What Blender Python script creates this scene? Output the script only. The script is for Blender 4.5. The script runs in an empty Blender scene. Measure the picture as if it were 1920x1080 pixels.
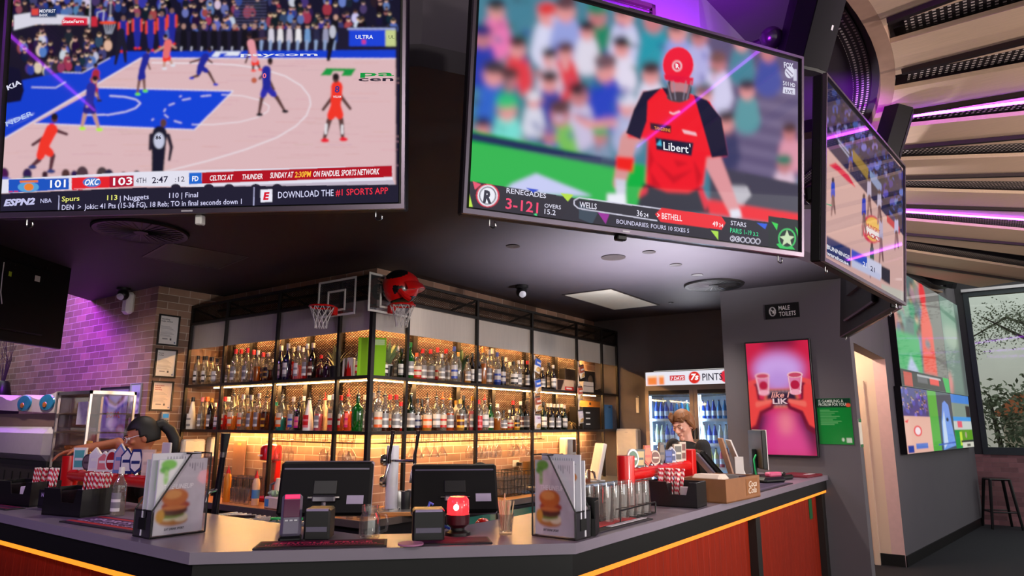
import bpy, math, random
import numpy as np
from mathutils import Vector, Matrix
S = bpy.context.scene
COL = S.collection
PI = math.pi
def R(d): return d * PI / 180

# ---------------------------------------------------------------- camera, sky, exposure
EYE = 1.62; FPX = 1275.0; YAW = R(35.82); PITCH = R(11.31); ROLL = R(.18)
_f = np.array([-math.sin(YAW) * math.cos(PITCH), math.cos(YAW) * math.cos(PITCH), math.sin(PITCH)])
_r = np.array([math.cos(YAW), math.sin(YAW), 0.0]); _u = np.cross(_r, _f)
_r2 = math.cos(ROLL) * _r + math.sin(ROLL) * _u; _u2 = -math.sin(ROLL) * _r + math.cos(ROLL) * _u
CAMR = np.stack([_r2, _u2, -_f], 1)
cam = bpy.data.cameras.new('camera'); camo = bpy.data.objects.new('camera', cam); COL.objects.link(camo)
m4 = Matrix([list(CAMR[i]) + [0] for i in range(3)] + [[0, 0, 0, 1]]); m4.translation = (0, 0, EYE)
camo.matrix_world = m4
cam.sensor_width = 36; cam.lens = FPX * 36 / 1920; cam.clip_start = .05; cam.clip_end = 200
S.camera = camo
S.view_settings.view_transform = 'Standard'; S.view_settings.look = 'None'
S.view_settings.exposure = 0.0; S.view_settings.gamma = 1.0; S.view_settings.use_curve_mapping = False
W = bpy.data.worlds.new('overcast_sky'); S.world = W; W.use_nodes = True
_nt = W.node_tree; _bg = _nt.nodes['Background']
_tc = _nt.nodes.new('ShaderNodeTexCoord'); _sx = _nt.nodes.new('ShaderNodeSeparateXYZ'); _rp = _nt.nodes.new('ShaderNodeValToRGB')
_nt.links.new(_tc.outputs['Generated'], _sx.inputs[0]); _nt.links.new(_sx.outputs['Z'], _rp.inputs[0]); _nt.links.new(_rp.outputs[0], _bg.inputs[0])
_rp.color_ramp.elements[0].position = 0.0; _rp.color_ramp.elements[0].color = (.50, .46, .43, 1)
_rp.color_ramp.elements[1].position = .18; _rp.color_ramp.elements[1].color = (.80, .84, .80, 1)
_bg.inputs[1].default_value = 2.3
S.cycles.use_denoising = True
S.cycles.max_bounces = 8; S.cycles.transparent_max_bounces = 24; S.cycles.sample_clamp_indirect = 6
S.cycles.caustics_reflective = False; S.cycles.caustics_refractive = False

def light(name, kind, loc, energy, col, size=.2, sy=None, look=None, spot=None, blend=.6):
    d = bpy.data.lights.new(name, kind); d.energy = energy; d.color = col
    if kind == 'AREA':
        d.size = size
        if sy: d.shape = 'RECTANGLE'; d.size_y = sy
    else: d.shadow_soft_size = size
    if spot: d.spot_size = R(spot); d.spot_blend = blend
    o = bpy.data.objects.new(name, d); COL.objects.link(o); o.location = loc
    if look is not None:
        o.rotation_euler = (Vector(look) - Vector(loc)).to_track_quat('-Z', 'Y').to_euler()
    return o
# lamps and added fill spots: recessed downlights (fittings are built with the ceiling), purple wash lamps on the bulkhead
LAMPS = []
def L(*a, **k): LAMPS.append((a, k)); return light(*a, **k)
for _x, _y, _e in ((-2.31, 5.16, 60), (-2.30, 6.25, 70), (-3.12, 4.33, 60), (-4.6, 2.75, 50), (-3.3, 6.6, 60)):
    L('downlight_and_fill', 'SPOT', (_x, _y, 3.0), _e, (1, .86, .74), .05, look=(_x, _y, 0), spot=130)
L('downlight_and_fill', 'SPOT', (-7.3, 2.2, 3.0), 80, (1, .84, .72), .05, look=(-7.3, 2.9, 1.2), spot=125, blend=1)  # added to brighten the left brick; no fitting is built here
L('room_fill_spot', 'SPOT', (.3, -2.2, 3.5), 260, (1, .90, .84), .12, look=(-2.3, 2.0, 1.0), spot=70, blend=1)  # unseen fill spot added to light the counter front
L('room_fill_spot', 'SPOT', (3.0, 4.0, 3.5), 260, (1, .88, .80), .12, look=(-1.9, 4.8, 1.1), spot=70, blend=1)  # unseen fill spot added for the right counter
L('room_fill_spot', 'SPOT', (-4.2, -1.8, 3.5), 170, (.62, .36, 1), .12, look=(-4.4, 1.8, 1.1), spot=80, blend=1)  # unseen purple spot added to tint the left counter
L('shelf_fill_spot', 'SPOT', (4.2, 1.5, 1.6), 820, (1, .93, .88), .3, look=(-4.2, 5.0, 2.75), spot=42, blend=.9)  # added fill reaching under the screens to the shelves and helmet
L('timber_fill_spot', 'SPOT', (4.1, 4.6, 2.3), 640, (1, .86, .76), .12, look=(.3, 5.0, 3.75), spot=110, blend=1)  # added upward fill for the timber ceiling, no fitting behind it
L('timber_fill_spot', 'SPOT', (4.1, 8.5, 2.3), 420, (1, .86, .76), .12, look=(.3, 7.5, 3.75), spot=110, blend=1)  # second added fill for the timber ceiling
L('purple_wash_lamp', 'POINT', (-8.45, 2.6, 3.3), 180, (.38, .015, 1), .12)
L('purple_wash_lamp', 'SPOT', (-.80, 2.62, 3.24), 220, (.40, .02, 1), .03, look=(-1.15, 2.95, 3.6), spot=120, blend=.8)
L('purple_wash_lamp', 'SPOT', (-.62, 4.70, 3.20), 40, (.40, .02, 1), .03, look=(-.9, 4.9, 3.8), spot=120, blend=.8)
L('ceiling_glow_spot', 'SPOT', (-2.20, 5.34, 1.50), 1000, (.95, .92, 1), .06, look=(-2.35, 5.4, 3.04), spot=112, blend=1)  # added upward spot for the glow on the bar ceiling
L('soffit_fill_spot', 'SPOT', (-3.1, 8.2, 2.36), 22, (.92, .92, 1), .25, look=(-2.7, 6.8, 3.04), spot=140, blend=1)  # added upward fill for the black ceiling near the fridge
L('corridor_lamp', 'POINT', (-1.75, 8.75, 2.7), 40, (1, .80, .62), .1)

# ---------------------------------------------------------------- from a pixel of the photo to a point in the place
def ray(x, y): return CAMR @ np.array([(x - 960) / FPX, -(y - 540) / FPX, -1.0])
CAMP = np.array([0, 0, EYE])
def PZ(x, y, z): d = ray(x, y); return CAMP + d * (z - EYE) / d[2]
def PA(x, y, a): d = ray(x, y); return CAMP + d * a / d[0]
def PB(x, y, b): d = ray(x, y); return CAMP + d * b / d[1]
def PD(x, y, t): d = ray(x, y); return CAMP + d * t / math.hypot(d[0], d[1])
def PP(x, y, p0, n): d = ray(x, y); n = np.array(n, float); return CAMP + d * (np.dot(np.array(p0, float) - CAMP, n) / np.dot(d, n))
def TOPZ(x, y, p): return PD(x, y, math.hypot(p[0], p[1]))[2]

# ---------------------------------------------------------------- colours and materials
def lin(c):
    c = np.array(c, float) / 255.0
    return np.where(c <= .04045, c / 12.92, ((c + .055) / 1.055) ** 2.4)
def L4(c): l = lin(c); return (float(l[0]), float(l[1]), float(l[2]), 1)
_mats = {}
def M(name, col, rough=.5, metal=0.0, emit=0.0, var=.08, scale=18, bump=0.0, spec=.5, coat=0.0, alpha=1.0, stretch=None):
    if name in _mats: return _mats[name]
    m = bpy.data.materials.new(name); m.use_nodes = True; nt = m.node_tree; b = nt.nodes['Principled BSDF']
    c = L4(col)
    tc = nt.nodes.new('ShaderNodeTexCoord'); nz = nt.nodes.new('ShaderNodeTexNoise'); nz.inputs['Scale'].default_value = scale
    src = tc.outputs['Object']
    if stretch:
        mp = nt.nodes.new('ShaderNodeMapping'); mp.inputs['Scale'].default_value = stretch
        nt.links.new(src, mp.inputs[0]); src = mp.outputs[0]
    nt.links.new(src, nz.inputs['Vector'])
    mx = nt.nodes.new('ShaderNodeMix'); mx.data_type = 'RGBA'
    mx.inputs['A'].default_value = tuple(x * (1 - var) for x in c[:3]) + (1,); mx.inputs['B'].default_value = tuple(min(1, x * (1 + var)) for x in c[:3]) + (1,)
    nt.links.new(nz.outputs[0], mx.inputs['Factor']); nt.links.new(mx.outputs['Result'], b.inputs['Base Color'])
    b.inputs['Roughness'].default_value = rough; b.inputs['Metallic'].default_value = metal; b.inputs['Specular IOR Level'].default_value = spec
    b.inputs['Coat Weight'].default_value = coat; b.inputs['Alpha'].default_value = alpha
    if emit: b.inputs['Emission Color'].default_value = c; b.inputs['Emission Strength'].default_value = emit
    if bump:
        bp = nt.nodes.new('ShaderNodeBump'); bp.inputs['Strength'].default_value = bump; bp.inputs['Distance'].default_value = .01
        nt.links.new(nz.outputs[0], bp.inputs['Height']); nt.links.new(bp.outputs[0], b.inputs['Normal'])
    _mats[name] = m; return m
def GLASS(name, col, gloss=.12, body=.10, rough=.04):
    """tinted see-through glass: light passes, with a glossy skin and a little body colour"""
    if name in _mats: return _mats[name]
    m = bpy.data.materials.new(name); m.use_nodes = True; nt = m.node_tree; nt.nodes.clear()
    o = nt.nodes.new('ShaderNodeOutputMaterial'); t = nt.nodes.new('ShaderNodeBsdfTransparent'); g = nt.nodes.new('ShaderNodeBsdfGlossy'); d = nt.nodes.new('ShaderNodeBsdfDiffuse')
    a = nt.nodes.new('ShaderNodeMixShader'); b = nt.nodes.new('ShaderNodeMixShader'); fr = nt.nodes.new('ShaderNodeLayerWeight')
    nz = nt.nodes.new('ShaderNodeTexNoise'); nz.inputs['Scale'].default_value = 6
    mx = nt.nodes.new('ShaderNodeMix'); mx.data_type = 'RGBA'; c = L4(col)
    mx.inputs['A'].default_value = c; mx.inputs['B'].default_value = tuple(x * .9 for x in c[:3]) + (1,)
    nt.links.new(nz.outputs[0], mx.inputs['Factor']); nt.links.new(mx.outputs['Result'], t.inputs[0]); nt.links.new(mx.outputs['Result'], d.inputs[0])
    g.inputs['Roughness'].default_value = rough; fr.inputs[0].default_value = .25
    mr = nt.nodes.new('ShaderNodeMapRange'); mr.inputs['To Min'].default_value = gloss * .5; mr.inputs['To Max'].default_value = min(1, gloss * 5)
    nt.links.new(fr.outputs['Facing'], mr.inputs[0])
    a.inputs[0].default_value = body; nt.links.new(t.outputs[0], a.inputs[1]); nt.links.new(d.outputs[0], a.inputs[2])
    nt.links.new(mr.outputs[0], b.inputs[0]); nt.links.new(a.outputs[0], b.inputs[1]); nt.links.new(g.outputs[0], b.inputs[2]); nt.links.new(b.outputs[0], o.inputs[0])
    _mats[name] = m; return m
def ATTR(name, emit, rough=.3, spec=.5):
    """colours stored on the mesh: lit screens (emit) and printed paper (no emission)"""
    if name in _mats: return _mats[name]
    m = bpy.data.materials.new(name); m.use_nodes = True; nt = m.node_tree; b = nt.nodes['Principled BSDF']
    a = nt.nodes.new('ShaderNodeAttribute'); a.attribute_name = 'Col'
    b.inputs['Roughness'].default_value = rough; b.inputs['Specular IOR Level'].default_value = spec
    if emit:
        b.inputs['Base Color'].default_value = (.004, .004, .005, 1); nt.links.new(a.outputs['Color'], b.inputs['Emission Color']); b.inputs['Emission Strength'].default_value = emit
    else: nt.links.new(a.outputs['Color'], b.inputs['Base Color'])
    _mats[name] = m; return m

# ---------------------------------------------------------------- mesh builder
class MB:
    def __init__(s): s.v = []; s.f = []; s.mi = []; s.X = None; s.c = None
    def add(s, vs, fs, mi=0):
        o = len(s.v)
        if s.X is not None: vs = [tuple(s.X @ Vector(p)) for p in vs]
        s.v += [tuple(map(float, p)) for p in vs]; s.f += [tuple(i + o for i in f) for f in fs]; s.mi += [mi] * len(fs); return s
    def box(s, x0, x1, y0, y1, z0, z1, mi=0, bv=0.0):
        if x1 < x0: x0, x1 = x1, x0
        if y1 < y0: y0, y1 = y1, y0
        if z1 < z0: z0, z1 = z1, z0
        if bv <= 0:
            vs = [(x, y, z) for z in (z0, z1) for y in (y0, y1) for x in (x0, x1)]
            return s.add(vs, [(0, 2, 3, 1), (4, 5, 7, 6), (0, 1, 5, 4), (2, 6, 7, 3), (0, 4, 6, 2), (1, 3, 7, 5)], mi)
        c = ((x0 + x1) / 2, (y0 + y1) / 2, (z0 + z1) / 2); h = ((x1 - x0) / 2, (y1 - y0) / 2, (z1 - z0) / 2); bv = min(bv, min(h) * .95)
        vs = []; ix = {}
        for sx in (-1, 1):
            for sy in (-1, 1):
                for sz in (-1, 1):
                    for ax in range(3):
                        q = [h[k] - (0 if k == ax else bv) for k in range(3)]
                        ix[(sx, sy, sz, ax)] = len(vs); vs.append((sx * q[0], sy * q[1], sz * q[2]))
        fs = []
        for sg in (-1, 1):
            fs.append([ix[(sg, a, b, 0)] for a, b in ((-1, -1), (1, -1), (1, 1), (-1, 1))])
            fs.append([ix[(a, sg, b, 1)] for a, b in ((-1, -1), (1, -1), (1, 1), (-1, 1))])
            fs.append([ix[(a, b, sg, 2)] for a, b in ((-1, -1), (1, -1), (1, 1), (-1, 1))])
        for a in (-1, 1):
            for b in (-1, 1):
                fs.append([ix[(a, b, -1, 0)], ix[(a, b, 1, 0)], ix[(a, b, 1, 1)], ix[(a, b, -1, 1)]])
                fs.append([ix[(a, -1, b, 0)], ix[(a, 1, b, 0)], ix[(a, 1, b, 2)], ix[(a, -1, b, 2)]])
                fs.append([ix[(-1, a, b, 1)], ix[(1, a, b, 1)], ix[(1, a, b, 2)], ix[(-1, a, b, 2)]])
                for d in (-1, 1): fs.append([ix[(a, b, d, k)] for k in range(3)])
        out = []
        for f in fs:
            p = [np.array(vs[i]) for i in f]; n = np.cross(p[1] - p[0], p[2] - p[0])
            out.append(f if np.dot(n, sum(p)) > 0 else f[::-1])
        return s.add([(c[0] + v[0], c[1] + v[1], c[2] + v[2]) for v in vs], out, mi)
    def lathe(s, prof, n=16, c=(0, 0, 0), mi=0, sx=1.0, sy=1.0):
        vs = []; fs = []; k = len(prof)
        for r, z in prof:
            for i in range(n): a = 2 * PI * i / n; vs.append((c[0] + r * math.cos(a) * sx, c[1] + r * math.sin(a) * sy, c[2] + z))
        for j in range(k - 1):
            for i in range(n): i2 = (i + 1) % n; fs.append((j * n + i, j * n + i2, (j + 1) * n + i2, (j + 1) * n + i))
        if prof[0][0] > 1e-6: fs.append(tuple(range(n - 1, -1, -1)))
        if prof[-1][0] > 1e-6: fs.append(tuple((k - 1) * n + i for i in range(n)))
        return s.add(vs, fs, mi)
    def cyl(s, x, y, z0, z1, r, n=16, mi=0, r2=None): return s.lathe([(r, z0), (r if r2 is None else r2, z1)], n, (x, y, 0), mi)
    def tube(s, path, r, n=8, mi=0, cap=True):
        P = [np.array(p, float) for p in path]; k = len(P)
        rr = [r] * k if isinstance(r, (int, float)) else list(r)
        T = []
        for i in range(k):
            d = P[min(i + 1, k - 1)] - P[max(i - 1, 0)]; T.append(d / (np.linalg.norm(d) + 1e-12))
        a = np.array([0, 0, 1.0]) if abs(T[0][2]) < .9 else np.array([1.0, 0, 0])
        nrm = np.cross(T[0], a); nrm /= np.linalg.norm(nrm); vs = []; fs = []
        for i in range(k):
            nrm = nrm - T[i] * np.dot(nrm, T[i]); nrm /= np.linalg.norm(nrm); bn = np.cross(T[i], nrm)
            for j in range(n):
                t = 2 * PI * j / n; vs.append(P[i] + rr[i] * (math.cos(t) * nrm + math.sin(t) * bn))
        for i in range(k - 1):
            for j in range(n): j2 = (j + 1) % n; fs.append((i * n + j, i * n + j2, (i + 1) * n + j2, (i + 1) * n + j))
        if cap: fs.append(tuple(range(n - 1, -1, -1))); fs.append(tuple((k - 1) * n + j for j in range(n)))
        return s.add(vs, fs, mi)
    def ball(s, c, r, nu=16, nv=10, mi=0, fn=None):
        if isinstance(r, (int, float)): r = (r, r, r)
        vs = []; fs = []
        for j in range(nv + 1):
            th = PI * j / nv
            for i in range(nu):
                ph = 2 * PI * i / nu; p = (math.sin(th) * math.cos(ph), math.sin(th) * math.sin(ph), -math.cos(th))
                if fn: p = fn(p)
                vs.append((c[0] + r[0] * p[0], c[1] + r[1] * p[1], c[2] + r[2] * p[2]))
        for j in range(nv):
            for i in range(nu): i2 = (i + 1) % nu; fs.append((j * nu + i, j * nu + i2, (j + 1) * nu + i2, (j + 1) * nu + i))
        return s.add(vs, fs, mi)
    def prism(s, poly, z0, z1, mi=0):
        n = len(poly); ar = sum(poly[i][0] * poly[(i + 1) % n][1] - poly[(i + 1) % n][0] * poly[i][1] for i in range(n))
        if ar < 0: poly = poly[::-1]
        vs = [(p[0], p[1], z0) for p in poly] + [(p[0], p[1], z1) for p in poly]
        fs = [tuple(range(n - 1, -1, -1)), tuple(range(n, 2 * n))] + [(i, (i + 1) % n, n + (i + 1) % n, n + i) for i in range(n)]
        return s.add(vs, fs, mi)
    def prismy(s, poly, y0, y1, mi=0):
        """outline in x,z pushed along y"""
        o = s.X; t = Matrix(((1, 0, 0, 0), (0, 0, -1, 0), (0, 1, 0, 0), (0, 0, 0, 1))); s.X = t if o is None else o @ t
        s.prism(poly, -y1, -y0, mi); s.X = o; return s
    def build(s, name, mats, parent=None, loc=(0, 0, 0), rot=(0, 0, 0), smooth=35):
        me = bpy.data.meshes.new(name); me.from_pydata(s.v, [], s.f)
        if not isinstance(mats, (list, tuple)): mats = [mats]
        for m in mats: me.materials.append(m)
        if len(mats) > 1: me.polygons.foreach_set('material_index', s.mi)
        if s.c is not None:
            at = me.color_attributes.new('Col', 'FLOAT_COLOR', 'POINT')
            at.data.foreach_set('color', np.array(s.c, np.float32).ravel())
        if smooth:
            me.polygons.foreach_set('use_smooth', [True] * len(s.f)); me.set_sharp_from_angle(angle=R(smooth))
        me.update()
        o = bpy.data.objects.new(name, me); COL.objects.link(o); o.location = loc; o.rotation_euler = rot
        if parent: o.parent = parent
        return o
def RZ(a, loc=(0, 0, 0)): return Matrix.Translation(loc) @ Matrix.Rotation(a, 4, 'Z')
def tag(o, label=None, cat=None, group=None, kind=None):
    if label: o['label'] = label
    if cat: o['category'] = cat
    if group: o['group'] = group
    if kind: o['kind'] = kind
    return o
def thing(name, label, cat, loc=(0, 0, 0), rz=0.0, group=None, rx=0.0):
    o = bpy.data.objects.new(name, None); COL.objects.link(o); o.empty_display_size = .05
    o.location = [float(v) for v in loc]; o.rotation_euler = (rx, 0, rz); return tag(o, label, cat, group)
def struct(name, mb, m, **k): return tag(mb.build(name, m, **k), kind='structure')
KIDS = {}
def kids(o): return [c for c in COL.objects if c.parent == o] if o.name not in KIDS else KIDS[o.name]
def dup(o, loc, rz=None, label=None, group=None, par=None):
    """a copy of a thing and of every part and sub-part"""
    if o.name not in KIDS: KIDS[o.name] = [c for c in o.children]
    c = o.copy(); COL.objects.link(c)
    if par is not None: c.parent = par
    if loc is not None: c.location = [float(v) for v in loc]
    if rz is not None: c.rotation_euler = (c.rotation_euler[0], c.rotation_euler[1], rz)
    if label: c['label'] = label
    if group: c['group'] = group
    for k in KIDS[o.name]: dup(k, None, par=c)
    return c

# ---------------------------------------------------------------- writing and pictures as mesh
_fc = bpy.data.curves.new('lettering', 'FONT'); _fo = bpy.data.objects.new('lettering', _fc)
_tx = {}
def glyphs(t, bold=0.0, shear=0.0):
    k = (t, bold, shear)
    if k not in _tx:
        _fc.body = t; _fc.size = 1; _fc.offset = bold; _fc.shear = shear; _fc.resolution_u = 2; _fc.fill_mode = 'FRONT'
        me = _fo.to_mesh(); v = np.array([x.co[:2] for x in me.vertices]).reshape(-1, 2); f = [tuple(p.vertices) for p in me.polygons]; _fo.to_mesh_clear()
        _tx[k] = (v, f)
    return _tx[k]
CAPH = .70
class Pic:
    """a flat picture on the x,z plane (facing -y), W x H metres, coloured vertex by vertex; letters lie just in front"""
    def __init__(s, w, h, nx, ny, bg, tl=None):
        s.w, s.h, s.nx, s.ny = w, h, nx, ny; s.im = np.zeros((ny + 1, nx + 1, 3)); s.im[:] = lin(bg); s.tl = tl; s.tv = []; s.tf = []; s.tc = []; s.lay = 0
    def loc(s, p):  # to local metres
        if s.tl: return s.tl(*p)
        return ((p[0] - .5) * s.w, (.5 - p[1]) * s.h)
    def grid(s, p): x, z = s.loc(p); return ((x / s.w + .5) * s.nx, (.5 - z / s.h) * s.ny)
    def poly(s, pts, col, al=1.0, raw=False):
        g = np.array(pts if raw else [s.grid(p) for p in pts]); c = lin(col)
        x0 = max(0, int(g[:, 0].min()) - 1); x1 = min(s.nx, int(g[:, 0].max()) + 2); y0 = max(0, int(g[:, 1].min()) - 1); y1 = min(s.ny, int(g[:, 1].max()) + 2)
        if x1 < x0 or y1 < y0: return s
        ss = 3; xs = (np.arange((x1 - x0 + 1) * ss) + .5) / ss + x0 - .5; ys = (np.arange((y1 - y0 + 1) * ss) + .5) / ss + y0 - .5
        ins = np.zeros((len(ys), len(xs)), bool); n = len(g)
        for i in range(n):
            xa, ya = g[i]; xb, yb = g[(i + 1) % n]
            if ya == yb: continue
            row = (ys >= min(ya, yb)) & (ys < max(ya, yb))
            xi = xa + (ys - ya) * (xb - xa) / (yb - ya)
            ins ^= row[:, None] & (xs[None, :] < xi[:, None])
        a = ins.reshape(y1 - y0 + 1, ss, x1 - x0 + 1, ss).mean((1, 3)) * al
        s.im[y0:y1 + 1, x0:x1 + 1] = s.im[y0:y1 + 1, x0:x1 + 1] * (1 - a[..., None]) + c * a[..., None]; return s
    def rect(s, x0, y0, x1, y1, col, al=1.0): return s.poly([(x0, y0), (x1, y0), (x1, y1), (x0, y1)], col, al)
    def ell(s, x, y, rx, ry, col, al=1.0, rot=0.0, n=20):
        c, q = math.cos(rot), math.sin(rot)
        return s.poly([(x + rx * math.cos(t) * c - ry * math.sin(t) * q, y + rx * math.cos(t) * q + ry * math.sin(t) * c) for t in np.linspace(0, 2 * PI, n, endpoint=False)], col, al)
    def line(s, pts, w, col, al=1.0):
        for a, b in zip(pts[:-1], pts[1:]):
            d = np.array(b, float) - a; l = math.hypot(*d) + 1e-9; n = np.array([-d[1], d[0]]) / l * w / 2
            s.poly([a + n, b + n, b - n, a - n], col, al)
        return s
    def limb(s, pts, ws, col):
        for i in range(len(pts) - 1):
            a, b = np.array(pts[i], float), np.array(pts[i + 1], float); d = b - a; l = math.hypot(*d) + 1e-9; n = np.array([-d[1], d[0]]) / l
            s.poly([a + n * ws[i] / 2, b + n * ws[i + 1] / 2, b - n * ws[i + 1] / 2, a - n * ws[i] / 2], col)
        for p, w in zip(pts, ws): s.ell(p[0], p[1], w / 2, w / 2, col, n=10)
        return s
    def blur(s, k, box=None):
        y0, y1, x0, x1 = box or (0, s.ny + 1, 0, s.nx + 1); a = s.im[y0:y1, x0:x1]
        g = np.exp(-np.arange(-3 * k, 3 * k + 1) ** 2 / (2.0 * k * k)); g /= g.sum(); r = 3 * k
        for ax in (0, 1):
            p = np.pad(a, [(r, r) if i == ax else (0, 0) for i in range(3)], mode='edge'); out = np.zeros_like(a)
            for i, w in enumerate(g): out += w * (p[i:i + a.shape[0]] if ax == 0 else p[:, i:i + a.shape[1]])
            a = out
        s.im[y0:y1, x0:x1] = a; return s
    def text(s, t, p0, p1, hp, col, bold=.0, shear=0.0, lift=None):
        """letters from p0 to p1 (baseline), cap height hp measured like the points"""
        a = np.array(s.loc(p0)); b = np.array(s.loc(p1)); u = np.array(s.loc((p0[0], p0[1] - hp))); h = np.linalg.norm(u - a)
        v, f = glyphs(t, bold, shear); w = v[:, 0].max() - v[:, 0].min(); d = b - a; L_ = np.linalg.norm(d); d = d / L_; n = np.array([-d[1], d[0]])
        q = a + np.outer((v[:, 0] - v[:, 0].min()) * L_ / w, d) + np.outer(v[:, 1] * h / CAPH, n)
        o = len(s.tv); s.lay += 1
        s.tv += [(x, -.0008 - s.lay * 2e-5, z) for x, z in q]; s.tf += [tuple(i + o for i in k) for k in f]; s.tc += [tuple(lin(col)) + (1,)] * len(q); return s
    def mb(s, y=0.0, X=None):
        m = MB(); m.X = X; nx, ny = s.nx, s.ny
        xs = np.linspace(-s.w / 2, s.w / 2, nx + 1); zs = np.linspace(s.h / 2, -s.h / 2, ny + 1)
        vs = [(x, y, z) for z in zs for x in xs]
        fs = [(j * (nx + 1) + i, (j + 1) * (nx + 1) + i, (j + 1) * (nx + 1) + i + 1, j * (nx + 1) + i + 1) for j in range(ny) for i in range(nx)]
        m.add(vs, fs); m.add([(a, y + b, c) for a, b, c in s.tv], s.tf)
        im = np.concatenate([s.im, np.ones((ny + 1, nx + 1, 1))], 2).reshape(-1, 4)
        m.c = np.concatenate([im, np.array(s.tc).reshape(-1, 4)], 0); return m
def noisecol(c, k, rnd): return tuple(max(0, min(255, x + rnd.uniform(-k, k))) for x in c)
# ================================================================ THE ROOM
def BRICK(name, ax, tint=(172, 134, 114), mortar=(204, 188, 172)):
    if name in _mats: return _mats[name]
    m = bpy.data.materials.new(name); m.use_nodes = True; nt = m.node_tree; b = nt.nodes['Principled BSDF']; N = nt.nodes.new; K = nt.links.new
    tc = N('ShaderNodeTexCoord'); sp = N('ShaderNodeSeparateXYZ'); cb = N('ShaderNodeCombineXYZ'); br = N('ShaderNodeTexBrick')
    K(tc.outputs['Object'], sp.inputs[0]); K(sp.outputs[ax], cb.inputs[0]); K(sp.outputs['Z'], cb.inputs[1]); K(cb.outputs[0], br.inputs['Vector'])
    br.inputs['Scale'].default_value = 1; br.inputs['Brick Width'].default_value = .235; br.inputs['Row Height'].default_value = .078
    br.inputs['Mortar Size'].default_value = .0035; br.inputs['Mortar Smooth'].default_value = .2; br.inputs['Bias'].default_value = -.1
    br.inputs['Color1'].default_value = L4(tint); br.inputs['Color2'].default_value = L4([x * .72 for x in tint]); br.inputs['Mortar'].default_value = L4(mortar)
    nz = N('ShaderNodeTexNoise'); nz.inputs['Scale'].default_value = 9; nz.inputs['Detail'].default_value = 5; K(cb.outputs[0], nz.inputs['Vector'])
    mx = N('ShaderNodeMix'); mx.data_type = 'RGBA'; mx.blend_type = 'MULTIPLY'; mx.inputs['Factor'].default_value = .5
    mr = N('ShaderNodeMapRange'); mr.inputs['To Min'].default_value = .55; mr.inputs['To Max'].default_value = 1.35; K(nz.outputs[0], mr.inputs[0])
    K(br.outputs['Color'], mx.inputs['A']); K(mr.outputs[0], mx.inputs['B']); K(mx.outputs['Result'], b.inputs['Base Color']); b.inputs['Roughness'].default_value = .75
    bp = N('ShaderNodeBump'); bp.inputs['Strength'].default_value = .5; bp.inputs['Distance'].default_value = .006; bp.invert = True
    K(br.outputs['Fac'], bp.inputs['Height']); K(bp.outputs[0], b.inputs['Normal']); _mats[name] = m; return m
def PERF(name, polar=False, R0=3.46, pu=.034, pv=.030, base=(26, 20, 26), hole=(214, 200, 198)):  # pale hole colour stands in for light behind the perforations
    if name in _mats: return _mats[name]
    m = bpy.data.materials.new(name); m.use_nodes = True; nt = m.node_tree; b = nt.nodes['Principled BSDF']; N = nt.nodes.new; K = nt.links.new
    def mth(op, a, c=None):
        n = N('ShaderNodeMath'); n.operation = op
        for i, q in enumerate((a, c)):
            if q is None: continue
            if isinstance(q, (int, float)): n.inputs[i].default_value = q
            else: K(q, n.inputs[i])
        return n.outputs[0]
    tc = N('ShaderNodeTexCoord'); sp = N('ShaderNodeSeparateXYZ'); K(tc.outputs['Object'], sp.inputs[0]); x, y = sp.outputs['X'], sp.outputs['Y']
    if polar: u = mth('MULTIPLY', mth('ARCTAN2', y, x), R0); v = mth('SQRT', mth('ADD', mth('MULTIPLY', x, x), mth('MULTIPLY', y, y)))
    else: u, v = x, y
    fu = mth('ABSOLUTE', mth('SUBTRACT', mth('FRACT', mth('DIVIDE', u, pu)), .5)); fv = mth('ABSOLUTE', mth('SUBTRACT', mth('FRACT', mth('DIVIDE', v, pv)), .5))
    h = mth('MULTIPLY', mth('LESS_THAN', fu, .24), mth('LESS_THAN', fv, .22))
    mx = N('ShaderNodeMix'); mx.data_type = 'RGBA'; mx.inputs['A'].default_value = L4(base); mx.inputs['B'].default_value = L4(hole); K(h, mx.inputs['Factor']); K(mx.outputs['Result'], b.inputs['Base Color'])
    b.inputs['Roughness'].default_value = .5; _mats[name] = m; return m
BX = BRICK('brick_tile_x', 'X'); BY = BRICK('brick_tile_y', 'Y')
GREY = M('charcoal_paint', (92, 88, 94), .7, var=.06, scale=3, bump=.05)
GREYD = M('dark_grey_paint', (104, 98, 102), .7, var=.08, scale=3, bump=.05)
CREAM = M('cream_paint', (232, 205, 180), .6, var=.03, scale=3)
SOFF = M('black_ceiling_paint', (58, 53, 60), .62, var=.08, scale=5, spec=.4)
BLK = M('black_steel', (11, 10, 11), .45, var=.1, spec=.4)
BULK = M('bulkhead_paint', (78, 72, 82), .6, var=.08, scale=3)
WOODC = M('timber_ceiling', (214, 182, 158), .5, var=.14, scale=5, stretch=(1.2, 22, 22), bump=.08)
WOODV = M('timber_fascia', (176, 140, 122), .5, var=.12, scale=5, stretch=(3, 3, 30))
PURP = bpy.data.materials.new('purple_led'); PURP.use_nodes = True
_b = PURP.node_tree.nodes['Principled BSDF']; _b.inputs['Base Color'].default_value = (.02, .01, .04, 1); _b.inputs['Emission Color'].default_value = (.46, .04, 1, 1); _b.inputs['Emission Strength'].default_value = 22
WARM = bpy.data.materials.new('warm_led'); WARM.use_nodes = True
_b = WARM.node_tree.nodes['Principled BSDF']; _b.inputs['Base Color'].default_value = (.04, .02, .01, 1); _b.inputs['Emission Color'].default_value = (1, .52, .17, 1); _b.inputs['Emission Strength'].default_value = 250
AMBER = bpy.data.materials.new('amber_led'); AMBER.use_nodes = True
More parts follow.
